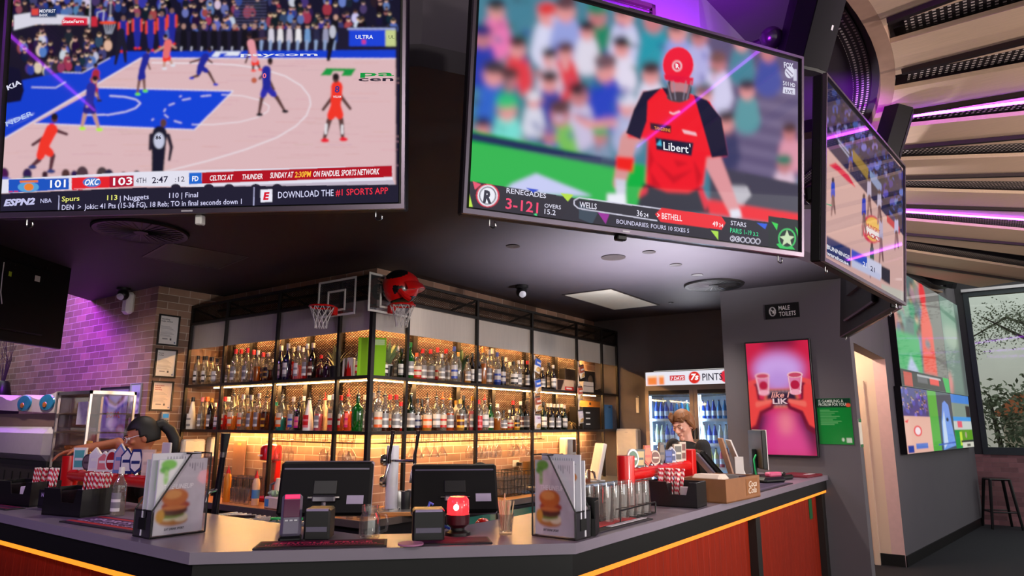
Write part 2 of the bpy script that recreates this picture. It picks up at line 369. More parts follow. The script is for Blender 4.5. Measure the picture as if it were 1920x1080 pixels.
_b = AMBER.node_tree.nodes['Principled BSDF']; _b.inputs['Base Color'].default_value = (.1, .03, .005, 1); _b.inputs['Emission Color'].default_value = (1, .27, .018, 1); _b.inputs['Emission Strength'].default_value = 1.5
H = 3.04                                   # black ceiling over the bar
CX, CY = -3.95, 4.0                        # centre of the round ceiling
WX, WY = -4.63, 4.27                       # the corner of the brick behind the shelves
struct('floor', MB().box(-14, 6, -4, 15, -.1, 0), M('dark_carpet', (15, 16, 26), .85, var=.25, scale=40))
struct('wall_back', MB().box(-7.3, WX - .001, WY, WY + .15, 0, H), BX)
struct('wall_right_of_shelves', MB().box(WX - .15, WX, WY + .15, 8.4, 0, H), BY)
struct('wall_return', MB().box(-7.3, -7.15, 3.53, WY, 0, H), BY)
struct('wall_left', MB().box(-13.6, -7.3, 3.53, 3.68, 0, 4.2), BX)
FX0, FX1, FY, FZ = -3.78, -2.56, 8.15, 2.285   # the fridge
struct('wall_fridge', MB().box(WX - .15, FX0 - .02, 8.4, 8.5, 0, H).box(FX0 - .02, -2.385, 8.4, 8.5, FZ + .03, H).box(-2.54, -2.385, 8.4, 8.5, 0, FZ + .03), GREYD)
PLX0 = float(PB(1351, 570, 7.22)[0]); PLX1 = -1.18; PY = 7.22
struct('wall_pillar', MB().box(PLX0, PLX1, PY, 7.40, 0, H), GREY)
struct('wall_lintel', MB().box(PLX1 - .14, PLX1, 7.40, 9.5, 2.42, 3.9), GREY)
struct('wall_corridor', MB().box(-2.28, -1.32, 9.5, 9.64, 0, 2.9), CREAM)
struct('wall_corridor_side', MB().box(-2.38, -2.28, 7.41, 9.64, 0, 2.9), CREAM)
struct('ceiling_corridor', MB().box(-2.28, -1.32, 7.41, 9.5, 2.85, 2.9), CREAM)
# the wall of the video screens runs on, turned a little to the right
VA = np.array([-1.18, 9.5]); VD = np.array([.126, .992]); VN = np.array([VD[1], -VD[0]])
def VW(t, d=0.0): p = VA + VD * t + VN * d; return (float(p[0]), float(p[1]))
struct('wall_video', MB().prism([VW(0), VW(4.9), VW(4.9, -.3), VW(0, -.14)], 0, 4.6), GREY)
struct('baseboard_video', MB().prism([VW(.0), VW(4.84), VW(4.84, .015), VW(.0, .015)], 0, .12), BLK)
EY = 14.3
WBX0 = VW(4.84)[0]
struct('wall_end', MB().box(WBX0, 4.5, EY, EY + .15, 0, 1.14), BRICK('brick_end', 'X', (150, 100, 104), (130, 96, 100)))
struct('wall_end_top', MB().box(WBX0, 4.5, EY, EY + .15, 3.95, 4.6).box(3.0, 4.5, EY, EY + .15, 1.14, 3.95).box(WBX0, WBX0 + .12, EY, EY + .15, 1.14, 3.95), M('black_wall', (34, 30, 36), .6))
struct('wall_far_right', MB().box(4.4, 4.55, 2, EY + .15, 0, 1.0).box(4.4, 4.55, 2, EY + .15, 3.4, 4.6), GREYD)
struct('wall_far_left', MB().box(-13.75, -13.6, -4, 3.6, 0, 4.6), GREYD)
struct('wall_front', MB().box(-13.6, .6, -4.15, -4, 0, 4.6), GREYD)
# window at the end: frame, pane
wn = tag(MB().box(WBX0 + .12, WBX0 + .2, EY - .02, EY + .1, 1.14, 3.95).box(WBX0 + .2, 3.0, EY - .02, EY + .1, 1.14, 1.26).box(WBX0 + .2, 3.0, EY - .02, EY + .1, 3.85, 3.95).box(2.92, 3.0, EY - .02, EY + .1, 1.26, 3.85).box(1.3, 1.38, EY - .02, EY + .1, 1.26, 3.85).build('window_1', M('window_frame', (52, 58, 62), .4, .6)), kind='structure')
MB().box(WBX0 + .2, 2.92, EY + .03, EY + .04, 1.26, 3.85).build('pane', GLASS('window_glass', (196, 200, 196), .05, .01), wn)
MB().box(WBX0 + .1, 3.0, EY - .06, EY - .02, 3.93, 3.98).build('blind_rail', M('pale_metal', (190, 186, 190), .4, .5), wn)
# ---- black ceiling over the bar: a many-sided soffit, its edge boards, the dark ring, the timber ring, the rays
def RV(az, r): return (CX + r * math.sin(R(az)), CY - r * math.cos(R(az)))
sp = [RV(a, 3.07) for a in (-34.9, -8.3, 18.3, 45, 71.6, 98.2, 124.8)]
outl = [(-8.72, 3.53), (-7.37, 1.75)] + sp + [(-1.18, 7.0), (-1.18, 8.3), (-1.32, 8.4), (-8.72, 8.4)]
struct('ceiling_bar', MB().prism(outl, H, H + .1), SOFF)
fac = MB()
edge = outl[:10]
for (p, q) in zip(edge[:-1], edge[1:]):
    d = np.array(q) - np.array(p); n = np.array([-d[1], d[0]]) / math.hypot(*d) * .05
    fac.prism([p, q, tuple(np.array(q) + n), tuple(np.array(p) + n)], H + .1, 3.78)
struct('wall_bulkhead', fac, BULK)
ring = MB(); n = 96
def annulus(mb, r0, r1, z0, z1, a0=0, a1=360, n=96, c=(0, 0)):
    vs = []; fs = []
    for i in range(n + 1):
        a = R(a0 + (a1 - a0) * i / n)
        for r, z in ((r0, z0), (r1, z0), (r1, z1), (r0, z1)): vs.append((c[0] + r * math.sin(a), c[1] - r * math.cos(a), z))
    for i in range(n):
        for k in range(4): fs.append((i * 4 + k, i * 4 + (k + 1) % 4, i * 4 + 4 + (k + 1) % 4, i * 4 + 4 + k))
    fs += [(3, 2, 1, 0), (n * 4, n * 4 + 1, n * 4 + 2, n * 4 + 3)]
    return mb.add(vs, fs)
struct('ceiling_ring', annulus(MB(), 2.8, 3.57, 3.76, 3.82, -60, 170), M('dark_ceiling', (44, 36, 46), .6), loc=(CX, CY, 0))
tag(annulus(MB(), 3.41, 3.51, 3.748, 3.756, -60, 170).build('trim_1', PERF('perforated_ring', True), loc=(CX, CY, 0)), kind='structure')
struct('trim_2', annulus(MB(), 3.56, 3.64, 3.70, 3.80, -60, 170), WOODV, loc=(CX, CY, 0))
struct('ceiling_upper', annulus(MB(), 3.6, 9.5, 3.86, 3.9, -70, 175), M('dark_ceiling', (44, 36, 46), .6), loc=(CX, CY, 0))
AZ0 = 86.9; AST = 9.87
for k in range(-13, 9):
    a = AZ0 + k * AST; r1 = 9.3 if a > 104 else 7.9
    annulus(MB(), 3.64, r1, 3.70, 3.73, a + 3.3, a + AST, 8).build('ceiling_panel', WOODC, loc=(CX, CY, 0))['kind'] = 'structure'
    MB().box(3.66, r1, .27, .30, 3.66, 3.69).box(3.66, r1, -.02, .27, 3.80, 3.81).build('trim_rail', M('rail_metal', (52, 40, 46), .4, .5), loc=(CX, CY, 0), rot=(0, 0, R(a - 90 + 4.2)))['kind'] = 'structure'
    MB().box(3.72, r1, -.24, -.02, 3.762, 3.77).build('trim_perforated', PERF('perforated_strip'), loc=(CX, CY, 0), rot=(0, 0, R(a - 90 + 4.2)))['kind'] = 'structure'
    if k in (-8, -1, 2, 5):
        t = MB().tube([(3.70, .012, 3.69), (r1, .012, 3.69)], .011, 8).build('purple_light_strip', PURP, loc=(CX, CY, 0), rot=(0, 0, R(a - 90)))
        lab = {2: 'glowing purple light line on timber ceiling beside the lower wall speaker', 5: 'glowing purple light line low over the dark far ceiling, near video wall'}.get(k, 'glowing purple light line on the timber ceiling in front of the bar')
        tag(t, lab, 'light strip', 'purple light strips in the ceiling')
# louvred grilles in the bulkhead faces, behind the screens
def grille(az, x0, x1, z0, z1, label):
    mid = RV(az, 3.07 * math.cos(R(13.3)) + .004)
    t = thing('louvre_grille', label, 'grille', (mid[0], mid[1], 0), R(az))
    f = MB(); f.box(x0, x1, -.02, 0, z0, z0 + .02).box(x0, x1, -.02, 0, z1 - .02, z1).box(x0, x0 + .02, -.02, 0, z0, z1).box(x1 - .02, x1, -.02, 0, z0, z1).build('frame', M('grille_metal', (66, 48, 50), .4, .5), t)
    s = MB(); z = z0 + .03
    while z < z1 - .03:
        s.add([(x0 + .01, -.018, z), (x1 - .01, -.018, z), (x1 - .01, -.002, z + .016), (x0 + .01, -.002, z + .016), (x0 + .01, -.018, z + .003), (x1 - .01, -.018, z + .003), (x1 - .01, -.002, z + .019), (x0 + .01, -.002, z + .019)],
              [(3, 2, 1, 0), (4, 5, 6, 7), (0, 1, 5, 4), (1, 2, 6, 5), (2, 3, 7, 6), (3, 0, 4, 7)]); z += .024
    s.build('slat', M('grille_metal', (66, 48, 50), .4, .5), t)
grille(58.9, -.12, .40, 3.12, 3.6, 'dark louvred air grille above the cricket screen')
grille(84.3, -.3, .38, 3.12, 3.6, 'dark louvred air grille above the narrow angled basketball screen')
# doorway in the corridor
d = tag(MB().box(-2.05, -1.98, 9.44, 9.5, 0, 2.1).box(-1.50, -1.44, 9.44, 9.5, 0, 2.1).box(-2.05, -1.44, 9.44, 9.5, 2.1, 2.16).build('door_1', CREAM), kind='structure')
MB().box(-1.98, -1.50, 9.47, 9.5, .02, 2.1).build('door_leaf', M('door_cream', (222, 188, 160), .5), d)
MB().box(-1.62, -1.53, 9.45, 9.47, 1.86, 1.98).build('closer', M('door_grey', (120, 112, 108), .4, .5), d)
struct('baseboard_corridor', MB().box(-1.44, -1.185, 9.482, 9.5, 0, .13), BLK)
struct('wall_column', MB().prism([(-1.32, 9.5), (-1.18, 9.5), VW(.1, -.002), (-1.32, 9.64)], 0, 3.9), M('pink_white_paint', (226, 190, 186), .6))
struct('wall_upper_right', MB().box(-4.6, -1.32, 8.4, 8.5, H + .1, 4.0), GREYD)
# outside: hedge, orange roofed building
# ================================================================ SCREENS
SCR = ATTR('screen_glow', 1.0, .035, .24); PRINT = ATTR('printed', 0, .35, .4); PRINTM = ATTR('printed_matt', 0, .7, .2)
BEZ = M('screen_bezel', (112, 102, 116), .3, .8); TVB = M('screen_back', (14, 13, 14), .5, spec=.3); CHR = M('chrome', (214, 212, 212), .15, 1.0); PALE_ = M('logo_pale', (190, 186, 196), .4)
WHT = M('white_plastic', (232, 228, 224), .4); REDP = M('red_enamel', (214, 16, 14), .28, coat=.3); BLKP = M('black_plastic', (13, 12, 14), .4)
def pxmap(c, yaw, tilt=0.0, back=0.0):
    ax = np.array([math.cos(yaw), math.sin(yaw), 0]); out = np.array([math.sin(yaw), -math.cos(yaw), 0]); up = np.array([0, 0, 1]) * math.cos(tilt) + out * math.sin(tilt)
    nr = out * math.cos(tilt) - np.array([0, 0, 1]) * math.sin(tilt)
    return lambda x, y: (lambda p: (float(np.dot(p - c, ax)), float(np.dot(p - c, up))))(PP(x, y, c, nr))
def hook_mb(x, z):
    return MB().tube([(x, .02, z), (x, .02, z - .022)] + [(x + .011 - .011 * math.cos(t), .02, z - .022 - .011 * math.sin(t)) for t in np.linspace(0, PI * 1.35, 9)], .0028, 6)
def tv(label, c, yaw, tilt, pic, w=1.45, h=.84, bz=.011, bord=.02, hooks=(-.62, .62), arm=.44, group=None, glow=None):
    t = thing('television', label, 'television', c, yaw, group, tilt)
    MB().box(-w / 2, w / 2, .004, .05, -h / 2, h / 2, bv=.006).box(-w * .3, w * .3, .05, .085, -h * .4, h * .28, bv=.01).build('housing', TVB, t)
    f = MB(); e = bz
    f.box(-w / 2, w / 2, -.012, .006, -h / 2, -h / 2 + e * 1.5).box(-w / 2, w / 2, -.012, .006, h / 2 - e, h / 2).box(-w / 2, -w / 2 + e, -.012, .006, -h / 2 + e * 1.5, h / 2 - e).box(w / 2 - e, w / 2, -.012, .006, -h / 2 + e * 1.5, h / 2 - e)
    f.build('bezel', BEZ, t)
    if pic is not None: pic.mb(-.002).build('screen', glow or SCR, t, smooth=0)
    else: MB().box(-w / 2 + e, w / 2 - e, -.003, .004, -h / 2 + e, h / 2 - e).build('screen', M('dark_screen', (6, 6, 8), .1), t)
    for x in hooks: hook_mb(x, -h / 2 + .002).build('hook', CHR, t)
    if arm: MB().box(-.20, .20, .085, .11, -.18, .18).box(-.05, .05, .11, .13, .18, .50).box(-.05, .05, .13, .085 + arm, .43, .50).build('wall_bracket', BLK, t)
    return t
rnd = random.Random(7)
def crowd(s, poly, n, pal, sz, rnd, skin=((206, 160, 140), (150, 110, 100), (226, 184, 160))):
    xs = [p[0] for p in poly]; ys = [p[1] for p in poly]
    def ins(x, y):
        r = False
        for i in range(len(poly)):
            a, b = poly[i], poly[(i + 1) % len(poly)]
            if (a[1] > y) != (b[1] > y) and x < a[0] + (y - a[1]) * (b[0] - a[0]) / (b[1] - a[1]): r = not r
        return r
    pts = []
    while len(pts) < n:
        x, y = rnd.uniform(min(xs), max(xs)), rnd.uniform(min(ys), max(ys))
        if ins(x, y): pts.append((y, x))
    for y, x in sorted(pts):
        c = noisecol(rnd.choice(pal), 14, rnd); k = sz * rnd.uniform(.8, 1.2)
        s.ell(x, y + k * .9, k * .8, k * 1.1, c); s.ell(x, y - k * .45, k * .36, k * .46, noisecol(rnd.choice(skin), 12, rnd)); s.ell(x, y - k * .65, k * .36, k * .28, noisecol((40, 30, 36), 14, rnd))
DK = [(24, 22, 44), (34, 32, 60), (16, 16, 30), (60, 60, 110), (200, 200, 225), (40, 60, 150), (28, 26, 40), (150, 60, 80), (90, 110, 180)]
# ---------- the wide basketball screen
TW, TH = 1.405, .793
C1 = np.array([-2.144, 1.124, 2.733]); Y1 = R(31.21); T1 = R(6.32)
s = Pic(TW, TH, 520, 294, (22, 20, 42), pxmap(C1, Y1, T1))
crowd(s, [(20, -30), (745, -30), (745, 60), (20, 60)], 260, DK, 9, rnd)
for i in range(9): s.rect(440, 2 + i * 6, 500, 4 + i * 6, (90, 90, 130), .6)
s.poly([(10, 50), (230, 45), (200, 138), (110, 137), (8, 160)], (26, 22, 40)); crowd(s, [(20, 58), (210, 58), (190, 125), (60, 130)], 60, DK + [(220, 190, 160)], 9, rnd)
s.poly([(330, 60), (745, 50), (745, 96), (330, 100)], (30, 26, 48))
for x in np.arange(345, 480, 19): s.limb([(x, 62), (x, 88)], [11, 13], (18, 16, 26)); s.ell(x, 50, 4, 5, (170, 130, 120)); s.line([(x - 4, 88), (x - 5, 96)], 2.4, (190, 190, 210))
for x, c in zip(np.arange(492, 640, 17), [(50, 40, 70), (210, 205, 220), (225, 220, 225), (200, 190, 205), (230, 226, 230), (110, 150, 200), (40, 40, 70), (150, 150, 180), (40, 60, 130)]): s.limb([(x, 58), (x, 76)], [9, 11], c); s.limb([(x - 1, 78), (x - 2, 94)], [6, 4], (140, 160, 200)); s.ell(x, 50, 3.6, 4.6, (190, 150, 135)); s.ell(x, 47, 3.8, 3, (50, 36, 40))
COURT = (219, 182, 186)
s.poly([(265, 109), (742, 110), (742, 390), (-5, 390), (-5, 265)], COURT)
for i in range(140):
    x, y = rnd.uniform(0, 735), rnd.uniform(112, 330)
    s.rect(x, y, x + rnd.uniform(20, 90), y + 1.2, noisecol((206, 160, 164), 12, rnd), .55)
s.poly([(742, 94), (330, 97), (236, 97), (208, 108), (158, 137), (113, 137), (8, 158), (3, 264), (265, 110), (742, 110.5)], (20, 62, 205))
WL = (236, 232, 240)
s.line([(265, 109.5), (742, 110.5)], 1.4, WL).line([(265, 109.5), (4, 263)], 1.8, WL)
s.poly([(187, 164.5), (438, 171), (365, 244), (65, 232)], (18, 66, 214)).line([(187, 164.5), (438, 171), (365, 244), (65, 232)], 1.6, WL)
s.line([(206, 180), (235, 182), (256, 187), (264, 194), (255, 203), (236, 210), (205, 215.5), (162, 216)], 1.8, WL)
for a, b in (((337, 182), (341, 180)), ((342, 188), (358, 185)), ((377, 181), (396, 179)), ((317, 198), (328, 194)), ((308, 210), (311, 204)), ((309, 215), (316, 221)), ((327, 227), (341, 231)), ((285, 226), (289, 223))): s.line([a, b], 1.6, WL)
s.line([(416, 178), (455, 180), (487, 188), (505, 199), (503, 209), (485, 220), (450, 229), (400, 234), (360, 234)], 1.4, WL)
s.line([(285, 118), (400, 120), (440, 122), (490, 129), (535, 143), (565, 161), (580, 180), (583, 196), (575, 217), (555, 237), (520, 258), (460, 281), (390, 302), (310, 322)], 1.8, WL)
s.line([(60, 164), (105, 165), (124, 154)], 1.4, WL).line([(118, 136), (155, 137), (207, 109)], 1.2, WL)
s.poly([(601, 142), (612, 128), (668, 129), (659, 143), (640, 143), (645, 134), (625, 134), (621, 142)], (22, 150, 66))
s.poly([(397, 107), (405, 97), (452, 97), (447, 105), (420, 105), (428, 100), (414, 100), (410, 107)], (225, 228, 240))
s.rect(655, 57, 723, 87, (28, 66, 214)).rect(652, 53, 742, 56.5, (160, 170, 220)).rect(723, 57, 742, 87, (196, 206, 140)).rect(679, 75, 686, 83, (210, 60, 140))
s.poly([(27, 29), (60, 24), (168, 32), (168, 46), (70, 46), (27, 57)], (214, 212, 226)).rect(58, 16, 107, 33, (30, 52, 92)).rect(60, 17, 73, 29, (220, 70, 60)).poly([(117, 40), (122, 32), (165, 34), (165, 47), (117, 47)], (220, 36, 62))
s.line([(170, -2), (169, 52)], 2, (190, 190, 205)).line([(209, -2), (207, 42)], 1.5, (190, 190, 205)).line([(182, 42), (183, 24), (196, 20), (194, 40)], 1.4, (215, 215, 230)).rect(172, 32, 183, 50, (200, 40, 60)).ell(203, 43, 16, 3, (236, 76, 44))
for i in range(5): s.line([(196 + i * 5, 46), (200 + i * 2.4, 64)], 1, (210, 214, 235))
s.poly([(0, 120), (38, 130), (46, 170), (40, 190), (0, 196)], (18, 16, 44)).poly([(10, 236), (16, 226), (66, 212), (62, 216), (20, 230)], (190, 200, 240), .8).poly([(9, 243), (60, 220), (50, 224)], (190, 200, 240), .7)
# the people on court
BLU = (34, 40, 150); ORG = (240, 54, 40); SKD = (92, 60, 58); SKL = (196, 150, 136)
def pl(head, neck, hip, fl, fr, hl, hr, jer, sho, skin, shoe, w=1.0, kl=None, kr=None):
    kl = kl or ((hip[0] + fl[0]) / 2 - w, (hip[1] + fl[1]) / 2); kr = kr or ((hip[0] + fr[0]) / 2 + w, (hip[1] + fr[1]) / 2)
    for k, f in ((kl, fl), (kr, fr)): s.limb([hip, k, f], [9 * w, 6 * w, 4 * w], skin); s.limb([hip, ((hip[0] + 2 * k[0]) / 3, (hip[1] + 2 * k[1]) / 3)], [11 * w, 10 * w], sho); s.ell(f[0] + w, f[1] + w, 5 * w, 2.5 * w, shoe)
    for h_ in (hl, hr): m = ((neck[0] * .7 + h_[0] * .3), (neck[1] + h_[1]) / 2); s.limb([neck, m, h_], [6 * w, 4.5 * w, 3.5 * w], skin)
    s.limb([(neck[0], neck[1] + 3 * w), hip], [14 * w, 12 * w], jer); s.ell(head[0], head[1], 4 * w, 5.4 * w, skin); s.ell(head[0], head[1] - 2 * w, 4 * w, 4 * w, (34, 24, 28))
for x, y in ((232, 44), (258, 38), (283, 42), (304, 36), (323, 30)): s.limb([(x, y), (x, y + 26), (x, y + 50)], [15, 13, 8], BLU); s.ell(x, y - 9, 4, 5, (130, 96, 90)); s.limb([(x - 8, y), (x - 8, y + 20)], [4, 4], (224, 70, 50)); s.limb([(x + 8, y), (x + 8, y + 20)], [4, 4], (224, 70, 50)); s.ell(x - 3, y + 53, 3, 2, ORG); s.ell(x + 4, y + 53, 3, 2, ORG)
s.limb([(228, 60), (224, 85), (217, 120)], [14, 10, 5], (30, 28, 44)); s.limb([(228, 60), (234, 90), (236, 116)], [12, 9, 5], (30, 28, 44))
pl((279, 96), (275, 104), (267, 132), (258, 176), (272, 170), (282, 130), (268, 118), BLU, BLU, (120, 84, 80), (110, 230, 60))
pl((311, 70), (316, 78), (312, 104), (308, 128), (324, 122), (291, 98), (330, 90), (228, 110, 110), ORG, SKL, (220, 220, 230))
pl((394, 94), (386, 104), (376, 126), (359, 146), (404, 158), (357, 118), (398, 118), BLU, BLU, SKD, (30, 50, 190), kl=(372, 142), kr=(392, 136))
pl((468, 68), (471, 78), (478, 112), (475, 132), (488, 130), (461, 118), (500, 72), (228, 150, 160), ORG, SKD, (240, 90, 80))
s.ell(477, 151, 5.5, 5.5, (190, 96, 70))
pl((507, 116), (500, 128), (500, 162), (486, 214), (534, 208), (487, 148), (514, 168), BLU, (46, 44, 168), SKD, (26, 24, 34), 1.25, kl=(491, 186), kr=(520, 184))
pl((630, 147), (632, 158), (630, 196), (608, 262), (643, 260), (606, 206), (657, 204), ORG, ORG, SKD, (232, 30, 50), 1.6, kl=(617, 228), kr=(640, 226))
s.limb([(612, 234), (611, 250)], [5, 5], (225, 220, 225)); s.limb([(642, 236), (642, 250)], [4.5, 4.5], (225, 220, 225))
pl((180, 124), (181, 134), (176, 160), (168, 190), (186, 188), (170, 150), (188, 150), (170, 44, 60), (170, 44, 60), (120, 84, 80), (40, 40, 70))
pl((179, 150), (172, 160), (168, 192), (154, 240), (186, 242), (164, 200), (182, 180), (42, 46, 150), (36, 36, 130), SKL, (180, 236, 60), 1.3)
pl((103, 222), (98, 238), (82, 276), (60, 312), (95, 320), (62, 272), (126, 252), ORG, ORG, (90, 50, 60), (50, 60, 120), 1.6, kl=(74, 300), kr=(100, 292))
s.limb([(628, 46), (622, 75), (616, 112)], [15, 12, 7], (22, 20, 28)); s.ell(624, 60, 6, 12, (190, 190, 205)); s.ell(630, 33, 4, 5, SKL)
s.limb([(300, 250), (298, 282), (296, 326)], [28, 26, 22], (26, 24, 44)); s.ell(299, 264, 10, 15, (196, 198, 222)); s.ell(307, 231, 6, 8, (90, 60, 60)); s.limb([(316, 254), (322, 276), (318, 300)], [8, 7, 5], (40, 32, 50)); s.limb([(284, 254), (282, 280)], [8, 6], (40, 32, 50))
for x, r_ in ((8, 12), (52, 11), (85, 7), (124, 10), (140, 8), (155, 14), (192, 13), (205, 10), (232, 6), (257, 8)): s.ell(x, 330 - r_ * .3, r_ * .8, r_, noisecol((60, 44, 62), 24, rnd)); s.ell(x, 340, r_ * 1.4, 8, noisecol((120, 120, 160), 40, rnd))
s.blur(1)
# the captions
s.poly([(0, 337), (255, 322.5), (735, 310.5), (737, 341), (500, 352), (252, 349), (0, 363)], (226, 224, 238))
s.poly([(400, 349), (737, 338), (742, 350), (400, 356)], (190, 178, 196)); [s.ell(x, 351, 9, 6, (40, 34, 52)) for x in (330, 392, 430, 480, 520)]
s.poly([(17, 337), (130, 334), (130, 355), (17, 362)], (30, 84, 190)).ell(54, 351, 20, 10, (86, 160, 214)).ell(55, 351, 9, 7, (232, 130, 50)).line([(38, 341), (72, 340)], 4, (232, 120, 50))
s.poly([(135, 333.5), (251, 329), (251, 349.5), (135, 355)], (228, 36, 44)).poly([(206, 331), (251, 329), (251, 349.5), (206, 352)], (176, 24, 52)).ell(173, 342, 17, 9, (70, 120, 200))
s.poly([(355, 324.5), (379, 323.5), (379, 344.5), (355, 346)], (36, 104, 206)).poly([(379, 323.5), (735, 310.5), (736, 332), (379, 344.5)], (176, 18, 34))
for i in range(2): s.rect(17 + i * 10, 358.5 - i * .4, 25 + i * 10, 360.5 - i * .4, (220, 40, 70)); s.rect(136 + i * 11, 355, 145 + i * 11, 357, (220, 40, 70))
s.poly([(-12, 364), (260, 352), (752, 346), (752, 390), (-12, 412)], (34, 31, 50))
s.poly([(489, 356), (511, 355), (511, 378.5), (489, 379.5)], (236, 234, 248))
B = .018
s.text('101', (95, 352.5), (124, 351), 14, (250, 250, 255), B).text('103', (213, 348), (249, 346), 14, (250, 250, 255), B).text('4TH', (256, 344), (275, 343), 10, (40, 36, 60)).text('2:47', (286, 344), (316, 342), 11.5, (40, 36, 60), .012).text(':12', (329, 341.5), (347, 340.5), 9.5, (40, 36, 60))
s.text('CELTICS AT', (394, 339), (438, 337.3), 9.5, (250, 240, 245), .02, .2).text('THUNDER', (455, 337), (493, 335.5), 9.5, (250, 240, 245), .02, .2).text('SUNDAY AT', (507, 334.5), (551, 332.8), 10.5, (250, 240, 245), .02, .2).text('2:30PM', (553, 333), (584, 331.8), 10.5, (255, 196, 60), .02, .2).text('ON FANDUEL SPORTS NETWORK', (588, 332), (712, 327), 10.5, (250, 240, 245), .02, .2)
s.text('OKC', (160, 348), (188, 346.5), 11, (245, 245, 255), .03, .35).text('E', (494, 374.5), (506, 374), 13, (214, 22, 46), .05, .15).text('FD', (361, 340), (373, 339.5), 9, (245, 245, 255), .03)
s.text('ESPN2', (8, 386.5), (67, 383), 11.5, (196, 196, 236), .05, .25).text('NBA', (77, 381), (98, 380), 8, (196, 196, 236), .01)
s.text('Spurs', (117, 378), (150, 376.5), 9, (238, 238, 120), .012).text('113', (202, 375.5), (221, 374.8), 9, (238, 238, 120), .012).text('| Nuggets', (226, 377), (280, 373.5), 9.5, (214, 212, 246), .006).text('110 | Final', (318, 371.5), (372, 370), 9.5, (214, 212, 246), .006)
s.text('DEN  >  Jokic: 41 Pts (15-36 FG), 18 Reb; TO in final seconds down 1', (117, 394), (454, 382.5), 9.5, (214, 212, 246), .006).line([(111.5, 367), (110.5, 397)], 1.6, (190, 190, 230)).line([(477, 351), (476, 390)], 1.8, (190, 190, 230))
s.text('DOWNLOAD THE', (522, 372), (626, 367.5), 12, (214, 214, 246), .008).text('#1 SPORTS APP', (630, 367.3), (728, 363.5), 12, (246, 50, 72), .008)
s.text('ULTRA', (667, 73.5), (700, 73.5), 7, (240, 240, 250), .02).text('UL', (729, 73), (740, 73), 6, (70, 80, 60)).text('paycom', (452, 106), (596, 105.5), 6, (225, 228, 240), .02).text('pa', (676, 143.5), (739, 143), 9, (22, 150, 66), .02).text('cen', (672, 153), (738, 152.5), 8, (40, 34, 50), .02)
s.text('StateFarm', (119, 44), (158, 43.5), 6, (240, 230, 235), .02).text('MIDFIRST', (75, 24.5), (105, 24.5), 6, (220, 220, 235), .02).text('BANK', (75, 31.5), (91, 31.5), 5, (220, 220, 235), .02).text('KIA', (16, 170), (42, 158), 9, (220, 220, 240), .03)
s.text('86', (293, 262), (303, 261.5), 7, (30, 28, 44), .02).text('8', (628, 174), (637, 174), 12, (70, 50, 130), .02).text('WILLIAM', (625, 184), (640, 184), 4, (240, 220, 225), .02).text('0', (493, 147), (500, 147), 9, (240, 120, 140), .02).text('NDER', (14, 238), (64, 216), 9, (170, 190, 240), .02)
t = tv('wide television with a basketball game over the left of the bar', C1, Y1, T1, s, bord=.02); a_ = pxmap(C1, Y1, T1)(368, 408); MB().box(a_[0] - .012, a_[0] + .012, .01, .04, -.455, -.42, bv=.004).build('sensor', WHT, t); MB().box(-.04, .0, -.0135, -.012, -.415, -.409).build('logo', PALE_, t)
